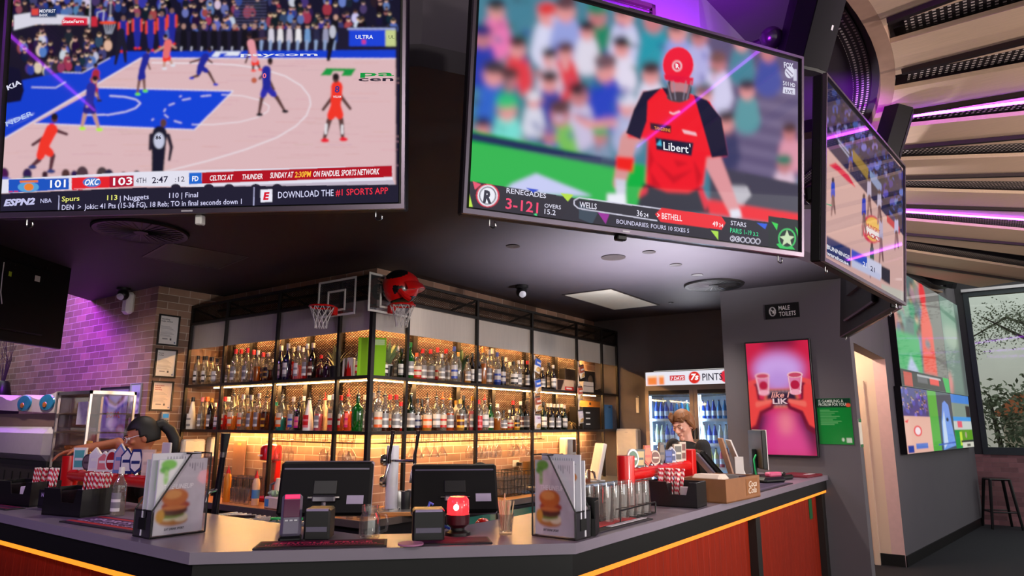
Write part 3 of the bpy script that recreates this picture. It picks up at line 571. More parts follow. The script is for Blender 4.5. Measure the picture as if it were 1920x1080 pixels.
# ---------- the cricket screen
C2 = np.array([-.951, 2.208, 2.703]); Y2 = R(58.92); T2 = R(5.9)
s = Pic(TW, TH, 520, 294, (70, 128, 150), pxmap(C2, Y2, T2))
s.poly([(1300, 30), (1520, 80), (1520, 340), (1360, 340)], (96, 84, 120))
for i in range(9): s.line([(1340, 120 + i * 30), (1510, 150 + i * 31)], 11, (128, 116, 150), .7)
SK = (226, 150, 150); SK2 = (196, 122, 128)
for x, y, k, c, sk, hat in ((930, 20, 34, (236, 120, 180), SK, (40, 30, 50)), (905, 70, 36, (40, 60, 170), SK2, (40, 40, 120)), (1025, 30, 36, (214, 214, 240), SK, (220, 50, 50)), (1060, 20, 40, (150, 160, 220), SK, (90, 60, 70)), (1120, 30, 38, (24, 130, 96), SK2, (40, 130, 100)), (1100, 60, 30, (220, 214, 230), SK, (30, 26, 40)), (1170, 30, 38, (200, 200, 236), SK, (60, 40, 50)), (1225, 40, 40, (40, 150, 170), SK2, (70, 40, 40)), (1270, 60, 38, (150, 160, 226), SK, (40, 36, 50)), (1310, 70, 34, (180, 176, 226), SK2, (50, 40, 50)), (970, 90, 34, (226, 60, 72), SK, (60, 36, 44)), (1060, 100, 32, (224, 50, 60), SK, (90, 56, 56)), (1165, 90, 34, (224, 216, 236), SK, (36, 28, 40)), (1030, 110, 30, (220, 200, 220), SK, (34, 26, 36)), (1345, 120, 34, (210, 205, 236), SK2, (120, 80, 80)), (1390, 80, 30, (70, 130, 150), SK, (110, 70, 70)), (925, 140, 40, (50, 100, 200), SK, (60, 50, 60)), (955, 150, 36, (40, 130, 140), SK2, (80, 50, 56)), (1030, 155, 34, (46, 60, 160), SK, (40, 30, 36)), (1135, 130, 44, (40, 66, 190), SK, (110, 80, 90)), (1220, 140, 36, (220, 214, 235), SK, (60, 40, 48)), (1085, 180, 38, (200, 190, 220), SK2, (50, 36, 46)), (1320, 180, 34, (190, 180, 226), SK, (120, 84, 80)), (1175, 200, 34, (170, 176, 214), SK, (220, 220, 240)), (950, 205, 40, (120, 220, 210), SK, (50, 190, 120)), (905, 240, 30, (30, 30, 60), SK, (30, 30, 60)), (1050, 215, 42, (120, 190, 90), SK2, (90, 60, 66)), (1000, 190, 26, (214, 214, 230), SK, (224, 224, 236)), (1125, 255, 32, (130, 150, 180), SK2, (40, 170, 100)), (1030, 255, 30, (60, 90, 190), SK2, (120, 100, 160)), (1480, 250, 28, (220, 150, 170), SK2, (70, 40, 46)), (1470, 310, 30, (220, 190, 210), SK2, (30, 120, 100)), (1440, 100, 30, (70, 80, 160), SK2, (60, 50, 70)), (1400, 170, 30, (90, 150, 160), SK, (60, 50, 70)), (1360, 230, 34, (60, 60, 100), SK, (50, 40, 50))):
    s.limb([(x, y + k * .9), (x, y + k * 1.9)], [k * 1.3, k * 1.7], c); s.ell(x, y, k * .45, k * .58, sk); s.ell(x, y - k * .35, k * .5, k * .34, hat)
s.limb([(1150, 230), (1105, 235), (1080, 220)], [16, 14, 12], SK)
for k in range(90):
    x, y = rnd.uniform(885, 1340), rnd.uniform(0, 285); s.ell(x, y, rnd.uniform(3, 11), rnd.uniform(3, 9), noisecol(rnd.choice([(60, 120, 140), (40, 36, 60), (220, 210, 230), (180, 110, 110), (50, 60, 150), (40, 100, 90)]), 20, rnd), .65)
s.blur(4)
s.poly([(885, 244), (1180, 305), (1210, 310), (1210, 440), (875, 420)], (16, 176, 66)).line([(884, 256), (1060, 290), (1180, 312)], 16, (34, 44, 90)).poly([(960, 345), (1005, 326), (1110, 368), (940, 362)], (196, 200, 240)).poly([(1330, 310), (1500, 345), (1500, 410), (1330, 380)], (70, 66, 84)).poly([(1310, 372), (1500, 402), (1500, 425), (1310, 400)], (238, 20, 44)).poly([(1345, 348), (1400, 350), (1408, 366), (1390, 385), (1360, 378)], (190, 186, 196))
s.blur(2)
# the batter in red
RD = (240, 26, 42); NV = (26, 24, 52)
s.limb([(1215, 235), (1178, 262), (1166, 320), (1160, 345)], [34, 32, 26, 22], (214, 150, 150)); s.limb([(1305, 235), (1335, 300), (1355, 345), (1378, 400)], [34, 34, 28, 20], (222, 150, 156))
s.poly([(1155, 293), (1189, 296), (1185, 323), (1155, 318)], (240, 34, 30)); s.poly([(1153, 335), (1173, 338), (1172, 365), (1155, 366)], (206, 206, 224)); s.poly([(1138, 364), (1172, 364), (1174, 390), (1138, 385)], (232, 234, 244)); s.poly([(1368, 394), (1386, 392), (1390, 408), (1370, 410)], (226, 226, 240))
s.poly([(1205, 345), (1318, 352), (1330, 400), (1190, 400)], (30, 26, 50)); s.poly([(1200, 356), (1214, 350), (1212, 362), (1196, 372)], (226, 30, 60)); s.poly([(1308, 356), (1316, 352), (1328, 380), (1322, 396)], (226, 30, 60))
s.poly([(1205, 172), (1245, 165), (1290, 175), (1330, 190), (1352, 230), (1362, 292), (1325, 296), (1318, 348), (1290, 362), (1250, 360), (1210, 344), (1214, 262), (1175, 258), (1185, 222)], RD)
for q in ([(1225, 300), (1262, 330), (1300, 318), (1262, 345)], [(1218, 320), (1240, 352), (1222, 348)], [(1300, 300), (1316, 330), (1306, 350)], [(1330, 262), (1352, 290), (1332, 292)], [(1212, 262), (1226, 300), (1212, 330)], [(1262, 300), (1290, 306), (1270, 314)]): s.poly(q, (176, 12, 30), .55)
s.blur(2, (100, 294, 180, 420)); s.poly([(1205, 172), (1240, 165), (1214, 190), (1212, 228), (1200, 262), (1173, 250), (1188, 205)], NV).poly([(1300, 178), (1325, 188), (1352, 222), (1364, 292), (1334, 296), (1318, 240)], NV).poly([(1240, 164), (1290, 172), (1286, 184), (1250, 180)], NV)
s.ell(1273, 165, 23, 28, (60, 50, 60)); s.ell(1273, 160, 17, 26, (190, 126, 134)); s.ell(1271, 182, 22, 10, (70, 60, 70)); s.ell(1271, 122, 29, 34, (238, 24, 56)); s.poly([(1244, 140), (1300, 146), (1298, 160), (1246, 150)], (226, 20, 60)); s.ell(1269, 124, 9, 10, (240, 220, 230)); s.ell(1269, 124, 7, 8, (226, 30, 70))
for q in (1250, 1262, 1286, 1296): s.line([(q, 152), (q + (1272 - q) * .4, 188)], 1.5, (150, 140, 160))
s.poly([(1218, 230), (1258, 236), (1257, 250), (1219, 243)], (64, 24, 40)); s.poly([(1228, 258), (1300, 268), (1296, 293), (1230, 281)], (28, 28, 56)); s.poly([(1230, 272), (1238, 262), (1240, 274)], (80, 190, 226)); s.line([(1255, 211), (1262, 214), (1274, 209)], 2, (245, 235, 240)); s.poly([(1278, 243), (1304, 249), (1306, 255), (1282, 250)], (240, 190, 200)); s.line([(1010, 150), (1011, 151)], 1, RD)
s.blur(1, None)
# the lower panel
s.poly([(872, 338), (1080, 372), (1200, 396), (1200, 470), (1040, 424), (870, 404)], (34, 26, 44)).poly([(1080, 372), (1505, 425), (1505, 480), (1040, 424)], (34, 28, 46)).poly([(1440, 405), (1505, 414), (1505, 478), (1440, 468)], (26, 34, 40))
for p, c in (([(886, 340), (902, 346), (890, 356)], (230, 80, 110)), ([(1050, 362), (1075, 365), (1064, 378)], (180, 220, 60)), ([(876, 350), (886, 388), (874, 388)], (190, 230, 70)), ([(985, 352), (1010, 356), (1000, 362)], (40, 70, 200)), ([(1085, 380), (1120, 400), (1110, 420), (1085, 410)], (52, 66, 84)), ([(1120, 398), (1142, 402), (1135, 420)], (150, 30, 150)), ([(1332, 432), (1346, 434), (1346, 450)], (170, 220, 70)), ([(1446, 416), (1458, 420), (1456, 432)], (50, 210, 80)), ([(1490, 425), (1503, 440), (1500, 460)], (40, 200, 80)), ([(1455, 458), (1475, 452), (1490, 468), (1462, 466)], (40, 200, 90)), ([(1418, 418), (1438, 420), (1434, 430)], (40, 90, 220)), ([(1000, 402), (1006, 400), (1006, 406)], (60, 220, 130))): s.poly(p, c)
s.ell(914, 367, 22, 22, (214, 40, 70)).ell(914, 367, 19, 20, (230, 230, 240)).ell(914, 367, 16, 17, (70, 64, 84)).ell(914, 367, 14, 15, (236, 236, 246))
s.line([(1240, 392), (1085, 371), (1076, 376), (1076, 384), (1084, 391), (1232, 414)], 2, (214, 212, 232)).poly([(1240, 390), (1352, 406), (1360, 418), (1352, 431), (1238, 416), (1228, 402)], (238, 26, 44))
s.ell(1475, 447, 17, 19, (60, 190, 100)).ell(1475, 447, 14, 16, (30, 40, 40)).poly([(1475, 431), (1479, 442), (1489, 444), (1481, 450), (1484, 461), (1475, 455), (1466, 461), (1469, 450), (1461, 444), (1471, 442)], (200, 220, 180))
s.ell(1480, 136, 9, 11, (220, 220, 238)).line([(1474, 128), (1486, 140)], 1.6, (110, 90, 130)).line([(1473, 134), (1483, 146)], 1.6, (110, 90, 130)).rect(1487, 130, 1493, 152, (214, 214, 235), .8).poly([(1468, 163), (1490, 166), (1490, 178), (1467, 175)], (216, 216, 236))
s.text('R', (905, 379), (921, 381), 22, (44, 40, 60), .05, .1).text('RENEGADES', (949, 362), (1023, 372), 9.5, (226, 224, 244), .008).text('3-121', (947, 391), (1008, 400), 20, (240, 66, 110), .015).text('OVERS', (1020, 389), (1051, 393), 7.5, (226, 224, 244), .006).text('15.2', (1020, 401), (1041, 404), 9.5, (226, 224, 244), .006)
s.text('WELLS', (1086, 389), (1118, 393), 11, (232, 230, 246), .01).text('36', (1193, 405), (1204, 406.5), 11, (232, 230, 246), .008).text('24', (1206, 407), (1215, 408), 7.5, (232, 230, 246), .006).text('> BETHELL', (1231, 409), (1278, 415), 11, (250, 236, 240), .01).text('49', (1335, 424), (1345, 425.5), 9.5, (250, 236, 240), .01).text('34', (1347, 426), (1355, 427), 7, (250, 236, 240), .006)
s.text('BOUNDARIES: FOURS 10 SIXES 5', (1155, 419), (1291, 437), 8, (214, 210, 240), .008).text('STARS', (1369, 422), (1398, 426.5), 8.5, (226, 224, 244), .008).text('PARIS 1-19', (1368, 436), (1408, 441.5), 9, (60, 220, 150), .008).text('3.2', (1411, 442), (1421, 443), 7, (60, 220, 150), .008)
for i, q in enumerate(('2', '4', '', '', '', '')):
    x, y = 1373 + i * 9.5, 447.5 + i * 1.05; s.line([(x + 4.2 * math.cos(t), y + 4.8 * math.sin(t)) for t in np.linspace(0, 2 * PI, 13)], 1.3, (226, 224, 244))
    if q: s.text(q, (x - 2, y + 3), (x + 2, y + 3.3), 6, (226, 224, 244), .01)
s.text('Libert', (1243, 281), (1290, 287.5), 15, (236, 238, 246), .012).text("'", (1293, 286), (1295, 286), 15, (236, 238, 246), .02).text('TANGERINE', (1226, 243), (1256, 248), 6, (240, 150, 60), .015).text('FOX', (1469, 127), (1487, 130), 10, (220, 220, 238), .03).text('501', (1467, 160), (1478, 162), 8, (220, 220, 238), .006).text('HD', (1481, 162.5), (1490, 164), 7, (220, 220, 238), .03).text('LIVE', (1471, 174), (1486, 176), 6, (90, 76, 110), .01).text('R', (1266, 128), (1273, 129), 8, (245, 235, 240), .04)
t = tv('television with a cricket batter in red, over the bar corner', C2, Y2, T2, s); a_ = pxmap(C2, Y2, T2)(1170, 452); MB().box(a_[0] - .02, a_[0] + .02, .01, .04, -.44, -.42, bv=.004).build('sensor', BLK, t); MB().box(a_[0] - .015, a_[0] + .015, -.0135, -.012, -.415, -.409).build('logo', PALE_, t)
# ---------- the narrow angled basketball screen
C3 = np.array([-.462, 3.746, 2.716]); Y3 = R(84.28); T3 = R(5.3)
s = Pic(TW, TH, 360, 210, (214, 172, 166), pxmap(C3, Y3, T3))
s.poly([(1544, 130), (1700, 330), (1700, 450), (1544, 270)], (40, 36, 74))
crowd(s, [(1548, 150), (1692, 320), (1692, 420), (1548, 232)], 150, [(50, 50, 110), (80, 90, 170), (34, 30, 66), (60, 60, 130), (26, 24, 50), (120, 120, 190)], 6, rnd, ((90, 70, 90), (70, 60, 90)))
s.line([(1548, 240), (1692, 420)], 7, (30, 30, 56)).poly([(1598, 280), (1628, 316), (1626, 338), (1598, 300)], (150, 120, 50)).poly([(1630, 318), (1652, 346), (1650, 362), (1630, 336)], (130, 150, 190)).line([(1570, 262), (1594, 290)], 2, (190, 190, 220)).line([(1572, 270), (1594, 298)], 2, (190, 190, 220))
s.poly([(1553, 310), (1566, 305), (1590, 328), (1604, 352), (1588, 340), (1570, 322)], (226, 30, 70)).poly([(1662, 403), (1686, 426), (1686, 440), (1662, 416)], (200, 40, 60))
s.ell(1634, 430, 19, 27, (214, 40, 80), rot=-.2).ell(1636, 430, 15, 23, (240, 190, 90), rot=-.2).poly([(1620, 420), (1648, 436), (1648, 452), (1620, 436)], (240, 230, 230))
for x, y, h, c in ((1561, 338, 66, (30, 70, 200)), (1619, 368, 74, (30, 60, 190)), (1629, 336, 70, (190, 180, 206)), (1651, 410, 84, (180, 170, 200)), (1680, 408, 60, (190, 184, 220)), (1594, 290, 30, (50, 70, 190)), (1634, 460, 60, (40, 90, 70)), (1648, 360, 60, (190, 180, 205))):
    s.limb([(x, y + 6), (x, y + h * .45)], [7, 8], c); s.limb([(x, y + h * .45), (x - 3, y + h)], [5, 2.5], (150, 110, 110)); s.limb([(x, y + h * .45), (x + 4, y + h * .95)], [5, 2.5], (120, 84, 86)); s.ell(x, y, 2.6, 5, (70, 46, 50))
s.poly([(1549, 442), (1594, 466), (1594, 500), (1549, 478)], (18, 44, 104)).poly([(1596, 467), (1625, 482), (1625, 508), (1596, 492)], (30, 76, 190)).poly([(1625, 482), (1652, 496), (1652, 522), (1625, 508)], (210, 210, 235)).poly([(1652, 498), (1668, 506), (1668, 534), (1652, 524)], (40, 36, 52)).poly([(1596, 486), (1650, 514), (1650, 526), (1596, 500)], (196, 200, 230)).poly([(1652, 532), (1697, 548), (1697, 574), (1652, 540)], (196, 190, 180))
s.blur(1)
s.text('BUNNINGS', (1549, 466), (1592, 487), 8, (235, 235, 245), .02).text('warehouse', (1549, 477), (1590, 498), 7, (235, 235, 245), .02).text("HUNGRY", (1623, 425), (1649, 439), 8, (190, 30, 60), .02).text("JACK'S", (1621, 440), (1649, 455), 9, (190, 30, 60), .03).text('21', (1617, 499), (1624, 502.5), 9, (235, 235, 250), .02).text('21', (1631, 507), (1639, 511), 9, (50, 50, 80), .02)
tv('narrow angled television with a basketball game, right of the cricket screen', C3, Y3, T3, s, glow=ATTR('screen_glow_dim', .85, .035, .2))
# ---------- two dark screens that show their backs
C4 = RV(111.4, 3.5)
t = tv('dark television back seen below the angled basketball screen', (C4[0], C4[1], 2.72), R(111.4), R(5.5), None, arm=.52)
LBk = PZ(123, 655, 2.28); d_ = np.array([.55, -.835]); c5 = LBk[:2] + d_ * .725 + np.array([-.81, -.59]) * .09
t = tv('black television back with stickers and a cable, at the far left', (float(c5[0]), float(c5[1]), 2.70), math.atan2(d_[1], d_[0]) + PI * 0 - 0, R(0), None, hooks=(), arm=0)
t.rotation_euler = (0, 0, math.atan2(.835, -.55) + PI)
bk = TVB
MB().box(-.30, -.24, .085, .087, .12, .17).build('sticker', M('sticker_white', (225, 225, 225), .5), t)
MB().box(.02, .05, .085, .087, .10, .14).build('sticker', M('sticker_green', (190, 220, 60), .5), t)
for k, (x, z) in enumerate(((-.46, .2), (-.36, .26), (-.28, .26), (-.2, .27), (-.18, .21), (.0, .2), (.06, .2), (-.48, -.02), (-.05, -.12))): MB().cyl(0, 0, 0, .004, .006, 8).build('screw', CHR, t, loc=(x, .088, z), rot=(R(-90), 0, 0))
MB().tube([(.12, .09, .2), (.13, .1, .1), (.12, .1, -.05), (.09, .1, -.14)], .004, 6).build('cable', WHT, t)
# ---------- video wall, in four screens (the lower left and right ones taller or narrower)
VYaw = math.atan2(VD[1], VD[0]); vc = VW(2.9, .08)
vpl = lambda x, y: PP(x, y, (vc[0], vc[1], 2), (VN[0], VN[1], 0))
def vpanel(label, tl, br, z0, z1, draw, nx=140, ny=110):
    a = vpl(*tl); b = vpl(*br); t0 = np.dot(a[:2] - VA, VD); t1 = np.dot(b[:2] - VA, VD); w = t1 - t0; h = z1 - z0; c = VW((t0 + t1) / 2, .08); cz = (z0 + z1) / 2
    t = thing('video_wall_screen', label, 'screen', (c[0], c[1], cz), VYaw, 'video wall screens')
    MB().box(-w / 2, w / 2, .003, .075, -h / 2, h / 2).build('housing', TVB, t)
    q = Pic(w - .008, h - .008, nx, ny, (90, 110, 110)); draw(q); q.mb(0).build('screen', SCR, t, smooth=0)
def d_tl(q):
    q.tl = lambda x, y: ((x - .5) * q.w, (.5 - y * .87) * q.h)
    crowd(q, [(.0, .0), (1, 0), (1, .7), (0, .7)], 40, [(150, 130, 130), (120, 150, 140), (190, 120, 110), (100, 110, 130), (60, 140, 110), (130, 120, 190)], .09, rnd); q.poly([(.62, 0), (1, 0), (1, 1), (.7, 1)], (118, 116, 112)); q.rect(0, .62, .42, 1.0, (70, 170, 104)); q.poly([(.12, 1.0), (.22, .84), (.36, 1.0)], (180, 190, 220)); q.poly([(.45, .98), (.50, .45), (.58, .22), (.66, .24), (.74, .46), (.74, .98)], (226, 84, 70)); q.ell(.60, .12, .07, .13, (226, 54, 60)); q.ell(.6, .66, .06, .05, (120, 120, 130)); q.blur(2); q.tl = lambda x, y: ((x - .5) * q.w, (.5 - .86 - y * .875) * q.h); q.rect(0, 0, 1, .16, (40, 38, 44)); q.rect(.05, .02, .2, .15, (190, 70, 60)); q.rect(.3, .04, .5, .10, (90, 88, 96)); q.rect(.55, .03, .75, .10, (226, 60, 56)); q.poly([(.85, 0), (1, .0), (1, .16), (.9, .16)], (30, 170, 70)); q.line([(.3, .03), (.8, .03)], .012, (200, 200, 206))
def d_bl(q):
    q.tl = lambda x, y: ((x - .5) * q.w, (.5 - (y - .16) / .84) * q.h)
    q.rect(0, .16, .46, .55, (70, 66, 130)); crowd(q, [(0, .16), (.46, .16), (.46, .50), (0, .50)], 40, [(120, 110, 200), (90, 84, 170), (60, 56, 110)], .03, rnd); q.rect(0, .53, .5, 1, (226, 176, 160)); q.ell(.22, .72, .075, .07, (226, 60, 70)); q.ell(.22, .72, .05, .05, (240, 220, 226)); q.rect(.02, .9, .12, .99, (40, 60, 150)); q.rect(.16, .88, .38, .95, (90, 120, 200)); q.poly([(0, .6), (.08, .57), (.05, .62)], (226, 40, 60))
    q.rect(.48, .16, .66, 1, (84, 170, 66)); q.rect(.66, .16, 1, 1, (66, 80, 92)); q.poly([(.70, 1), (.72, .6), (.78, .32), (.84, .28), (.92, .34), (.95, .6), (1, .95)], (110, 150, 226)); q.poly([(.72, .98), (.74, .6), (.80, .42), (.82, .9)], (190, 210, 236)); q.ell(.86, .56, .03, .03, (40, 50, 80)); q.line([(.6, .92), (1, .9)], .02, (60, 90, 180)); q.blur(1)
def d_tr(q): q.poly([(0, 0), (1, 0), (1, 1), (0, 1)], (120, 140, 130)); q.ell(.5, .4, .5, .12, (150, 168, 150)); q.rect(.0, .1, .9, .3, (96, 150, 120), .5); q.rect(.8, .1, 1, 1, (70, 62, 66), .7); q.ell(.1, .9, .08, .1, (226, 110, 110)); q.blur(4)
def d_br(q):
    q.rect(0, 0, 1, .16, (70, 130, 210)); q.rect(0, .16, 1, .46, (130, 146, 134)); q.rect(.75, .2, 1, .44, (60, 50, 46)); q.rect(0, .42, 1, .5, (70, 150, 220)); q.rect(0, .5, 1, .66, (196, 202, 198)); q.rect(.2, .5, .45, .62, (226, 90, 110)); q.rect(0, .66, .34, 1, (30, 140, 60)); q.rect(.3, .66, 1, .86, (90, 150, 30)); q.rect(.25, .70, .38, .95, (190, 220, 60)); q.ell(.6, .76, .05, .06, (170, 160, 130)); q.rect(.3, .86, 1, .9, (40, 44, 40)); q.rect(.35, .9, 1, 1, (206, 204, 190)); q.rect(.6, .93, .8, .98, (90, 88, 80)); q.blur(1)
zt, zm, zb = 3.66, 2.10, 1.27
vpanel('upper left video wall screen with the cricket batter in red', (1682, 640), (1770, 640), zm, zt, d_tl)
vpanel('upper right video wall screen beside the window', (1770, 640), (1803, 640), zm, zt, d_tr, 60, 110)
vpanel('lower left video wall screen showing basketball and a blue batter', (1692, 760), (1784, 760), zb, zm, d_bl, 180, 150)
vpanel('lower right video wall screen with green form guide', (1784, 760), (1817, 760), zb, zm, d_br, 70, 150)
# ================================================================ THE BACK BAR SHELVES
A0, B0 = -4.277, 3.92; ZL, ZU = 1.556, 2.016
LX = [-7.13, -6.452, -5.58, -4.692, A0]; RY = [B0, 4.337, 5.323, 6.312, 7.299, 7.943, 8.37]
STEEL = M('shelf_steel', (26, 22, 20), .4, .3)
FASC = M('brushed_panel', (216, 206, 196), .42, .55, var=.1, scale=4, stretch=(30, 30, 1))
bb = thing('back_bar_shelf', 'black steel back bar shelving wrapped round the brick corner, lit amber', 'shelving', (A0, B0, 0))
def bbp(name, mb, m): o = mb.build(name, m, bb); o.location = (-A0, -B0, 0); return o
def sq(mb, x0, y0, x1, y1, z0, z1, w=.015): return mb.box(x0 - w, x1 + w, y0 - w, y1 + w, z0, z1)
BZ = .92
for i, x in enumerate(LX): bbp('post', sq(MB(), x, B0, x, B0, BZ, 2.86, .019 if i == 4 else .0145), STEEL)
for y in RY[1:]: bbp('post', sq(MB(), A0, y, A0, y, BZ, 2.86, .0145), STEEL)
for i, x in enumerate([-6.85, -6.45, -5.9, -5.5, -5.05]): bbp('rear_post', sq(MB(), x, WY - .03, x, WY - .03, ZL + .03, 2.6, .028), STEEL)
for y in [4.75, 5.4, 6.0, 6.65, 7.3, 7.85]: bbp('rear_post', sq(MB(), WX + .03, y, WX + .03, y, ZL + .03, 2.6, .028), STEEL)
def shelf(z, t): m = MB(); return m.prism([(LX[0], B0 - .012), (A0 + .012, B0 - .012), (A0 + .012, RY[-1]), (WX + .002, RY[-1]), (WX + .002, WY - .002), (LX[0], WY - .002)], z - t, z)
bbp('shelf', shelf(ZL, .028), M('shelf_dark', (34, 28, 26), .35, .2)); bbp('shelf', shelf(ZU, .026), M('shelf_dark', (34, 28, 26), .35, .2))
rl = MB()
for z in (2.85, 2.66): sq(rl, LX[0], B0, A0, B0, z, z + .025); sq(rl, A0, B0, A0, RY[-1], z, z + .025); sq(rl, LX[0], WY - .05, WX + .05, WY - .05, z, z + .025, .012); sq(rl, WX + .05, WY - .05, WX + .05, RY[-1], z, z + .025, .012)
for x in LX[:4]: sq(rl, x, B0, x, WY - .03, 2.66, 2.685, .012); rl.tube([(x, B0, 2.85), (x + .3, WY - .06, 2.68)], .012, 6)
for y in RY[1:]: sq(rl, WX + .03, y, A0, y, 2.66, 2.685, .012); rl.tube([(A0, y, 2.85), (WX + .06, y - .3, 2.68)], .012, 6)
bbp('top_rail', rl, STEEL)
def fp(mb): bbp('fascia_panel', mb, FASC)
for a, b in zip(LX[:-1], LX[1:]): fp(MB().box(a + .016, b - .016, B0 + .012, B0 + .018, 2.40, 2.66))
for a, b in zip(RY[:-1], RY[1:]): fp(MB().box(A0 - .018, A0 - .012, a + .016, b - .016, 2.40, 2.66))
def lattice(u0, u1, v0, v1, fn, pu=.042, pv=.026, w=.0034):
    """expanded metal: two families of thin crossing strips"""
    mb = MB(); k = pv / pu; span = (v1 - v0) / k
    for sg in (1, -1):
        u = u0 - span if sg == 1 else u0
        while u < (u1 if sg == 1 else u1 + span):
            pa = (u, v0); pb = (u + sg * span, v1)
            t0, t1 = 0.0, 1.0; du = pb[0] - pa[0]
            if du > 0: t0 = max(t0, (u0 - pa[0]) / du); t1 = min(t1, (u1 - pa[0]) / du)
            else: t0 = max(t0, (u1 - pa[0]) / du); t1 = min(t1, (u0 - pa[0]) / du)
            if t1 > t0 + .02:
                a = (pa[0] + du * t0, v0 + (v1 - v0) * t0); b = (pa[0] + du * t1, v0 + (v1 - v0) * t1)
                mb.tube([fn(*a), fn(*b)], w, 3, cap=False)
            u += pu
    return mb
MESHM = M('mesh_steel', (40, 30, 22), .45, .5)
for z0, z1 in ((ZL, ZU - .03), (ZU, 2.5)):
    for a, b in ((-6.85, -5.9), (-5.9, -5.05), (-5.05, WX + .03)): bbp('mesh_panel', lattice(a, b, z0, z1, lambda u, v: (u, WY - .03, v)), MESHM)
    for a, b in ((WY - .03, 4.75), (4.75, 6.0), (6.0, 7.3), (7.3, 7.85)): bbp('mesh_panel', lattice(a, b, z0, z1, lambda u, v: (WX + .03, u, v)), MESHM)
bbp('cage_mesh', lattice(LX[0], A0, B0 + .01, WY - .06, lambda u, v: (u, v, 2.70), .03, .02, .002), MESHM); bbp('cage_mesh', lattice(WY - .06, RY[-1], WX + .06, A0 - .01, lambda u, v: (v, u, 2.70), .03, .02, .002), MESHM)
bbp('cage_mesh', lattice(LX[0] + .02, A0 - .02, 2.685, 2.85, lambda u, v: (u, B0 + .004, v), .032, .02, .0026), MESHM); bbp('cage_mesh', lattice(B0 + .02, RY[-1] - .02, 2.685, 2.85, lambda u, v: (A0 - .004, u, v), .032, .02, .0026), MESHM)
bbp('cage_mesh', lattice(LX[0] + .01, LX[0] + .30, 2.68, 2.85, lambda u, v: (u, B0 + .004, v), .03, .02, .002), MESHM)
for z, dd in ((ZU - .034, .17), (ZL - .034, .25), (2.50, .26)):
    if z > 2.2: bbp('light_shield', MB().box(LX[0] + .2, A0 - dd - .05, B0 + dd - .07, B0 + dd + .07, z + .012, z + .018), BLK); bbp('light_shield', MB().box(A0 - dd - .07, A0 - dd + .07, B0 + dd - .05, RY[-1] - .2, z + .012, z + .018), BLK)  # added shields keep the top strip's light off the ceiling
    bbp('light_strip', MB().box(LX[0] + .25, A0 - dd - .02, B0 + dd, B0 + dd + .012, z + .003, z + .007), WARM); bbp('light_strip', MB().box(A0 - dd - .012, A0 - dd, B0 + dd + .02, RY[-1] - .3, z + .003, z + .007), WARM)
# ---- bottles: one of each kind is shaped from its profile, then placed one by one
PROF = {'std': [(.036, 0), (.037, .01), (.037, .60), (.034, .66), (.016, .78), (.0135, .82), (.0135, .94)], 'tall': [(.033, 0), (.034, .01), (.034, .66), (.03, .71), (.015, .79), (.0135, .82), (.0135, .95)],
        'square': [(.042, 0), (.043, .01), (.043, .58), (.040, .63), (.016, .71), (.0145, .76), (.0145, .93)], 'squat': [(.046, 0), (.05, .03), (.05, .42), (.045, .52), (.018, .64), (.015, .70), (.015, .90)],
        'wine': [(.036, 0), (.0375, .01), (.0375, .56), (.034, .63), (.017, .72), (.0145, .76), (.0145, .96)], 'cone': [(.045, 0), (.046, .02), (.044, .2), (.031, .55), (.017, .82), (.0145, .87), (.0145, .94)],
        'sphere': [(.02, 0), (.044, .09), (.058, .25), (.062, .36), (.058, .47), (.044, .63), (.018, .74), (.015, .80), (.015, .9)], 'flare': [(.030, 0), (.031, .02), (.034, .3), (.037, .55), (.033, .64), (.016, .76), (.0135, .80), (.0135, .94)]}
HUE = {'clear': (232, 226, 214), 'amber': (214, 130, 40), 'honey': (230, 168, 70), 'brown': (92, 40, 14), 'dark': (28, 16, 16), 'navy': (20, 26, 84), 'red': (206, 22, 20), 'pink': (232, 120, 130), 'orange': (240, 96, 22), 'green': (14, 130, 30), 'olive': (22, 48, 22), 'teal': (40, 150, 140),
       'white': (236, 230, 226), 'cream': (228, 206, 178), 'blue': (40, 70, 170), 'magenta': (206, 30, 130), 'yellow': (236, 176, 40), 'silver': (190, 186, 190), 'black': (22, 18, 20), 'grey': (140, 136, 140), 'purple': (70, 24, 60), 'gold': (200, 150, 60)}
def gl(h): return GLASS('glass_' + h, HUE[h], .16, .42 if h not in ('clear',) else .12) if h not in ('white', 'black', 'silver', 'cream') else M('bottle_' + h, HUE[h], .25)
CLEAR = gl('clear')
BAND = {'white': 'grey', 'grey': 'white', 'cream': 'brown', 'gold': 'dark', 'yellow': 'brown', 'orange': 'cream', 'red': 'cream', 'blue': 'silver', 'navy': 'silver', 'pink': 'red', 'magenta': 'pink'}
def pm(h): return M('paint_' + h, HUE[h], .35)
WORD = {'std': 'spirit', 'tall': 'tall slim', 'square': 'square-shouldered', 'squat': 'squat round', 'wine': 'wine', 'cone': 'tapered', 'sphere': 'ball-shaped', 'flare': 'flared'}
ORD = 'first second third fourth fifth sixth seventh eighth ninth tenth eleventh twelfth thirteenth fourteenth fifteenth sixteenth seventeenth eighteenth nineteenth twentieth'.split()
ORD += ['twenty-' + o for o in ORD[:9]] + ['thirtieth'] + ['thirty-' + o for o in ORD[:9]] + ['fortieth'] + ['forty-' + o for o in ORD[:9]]
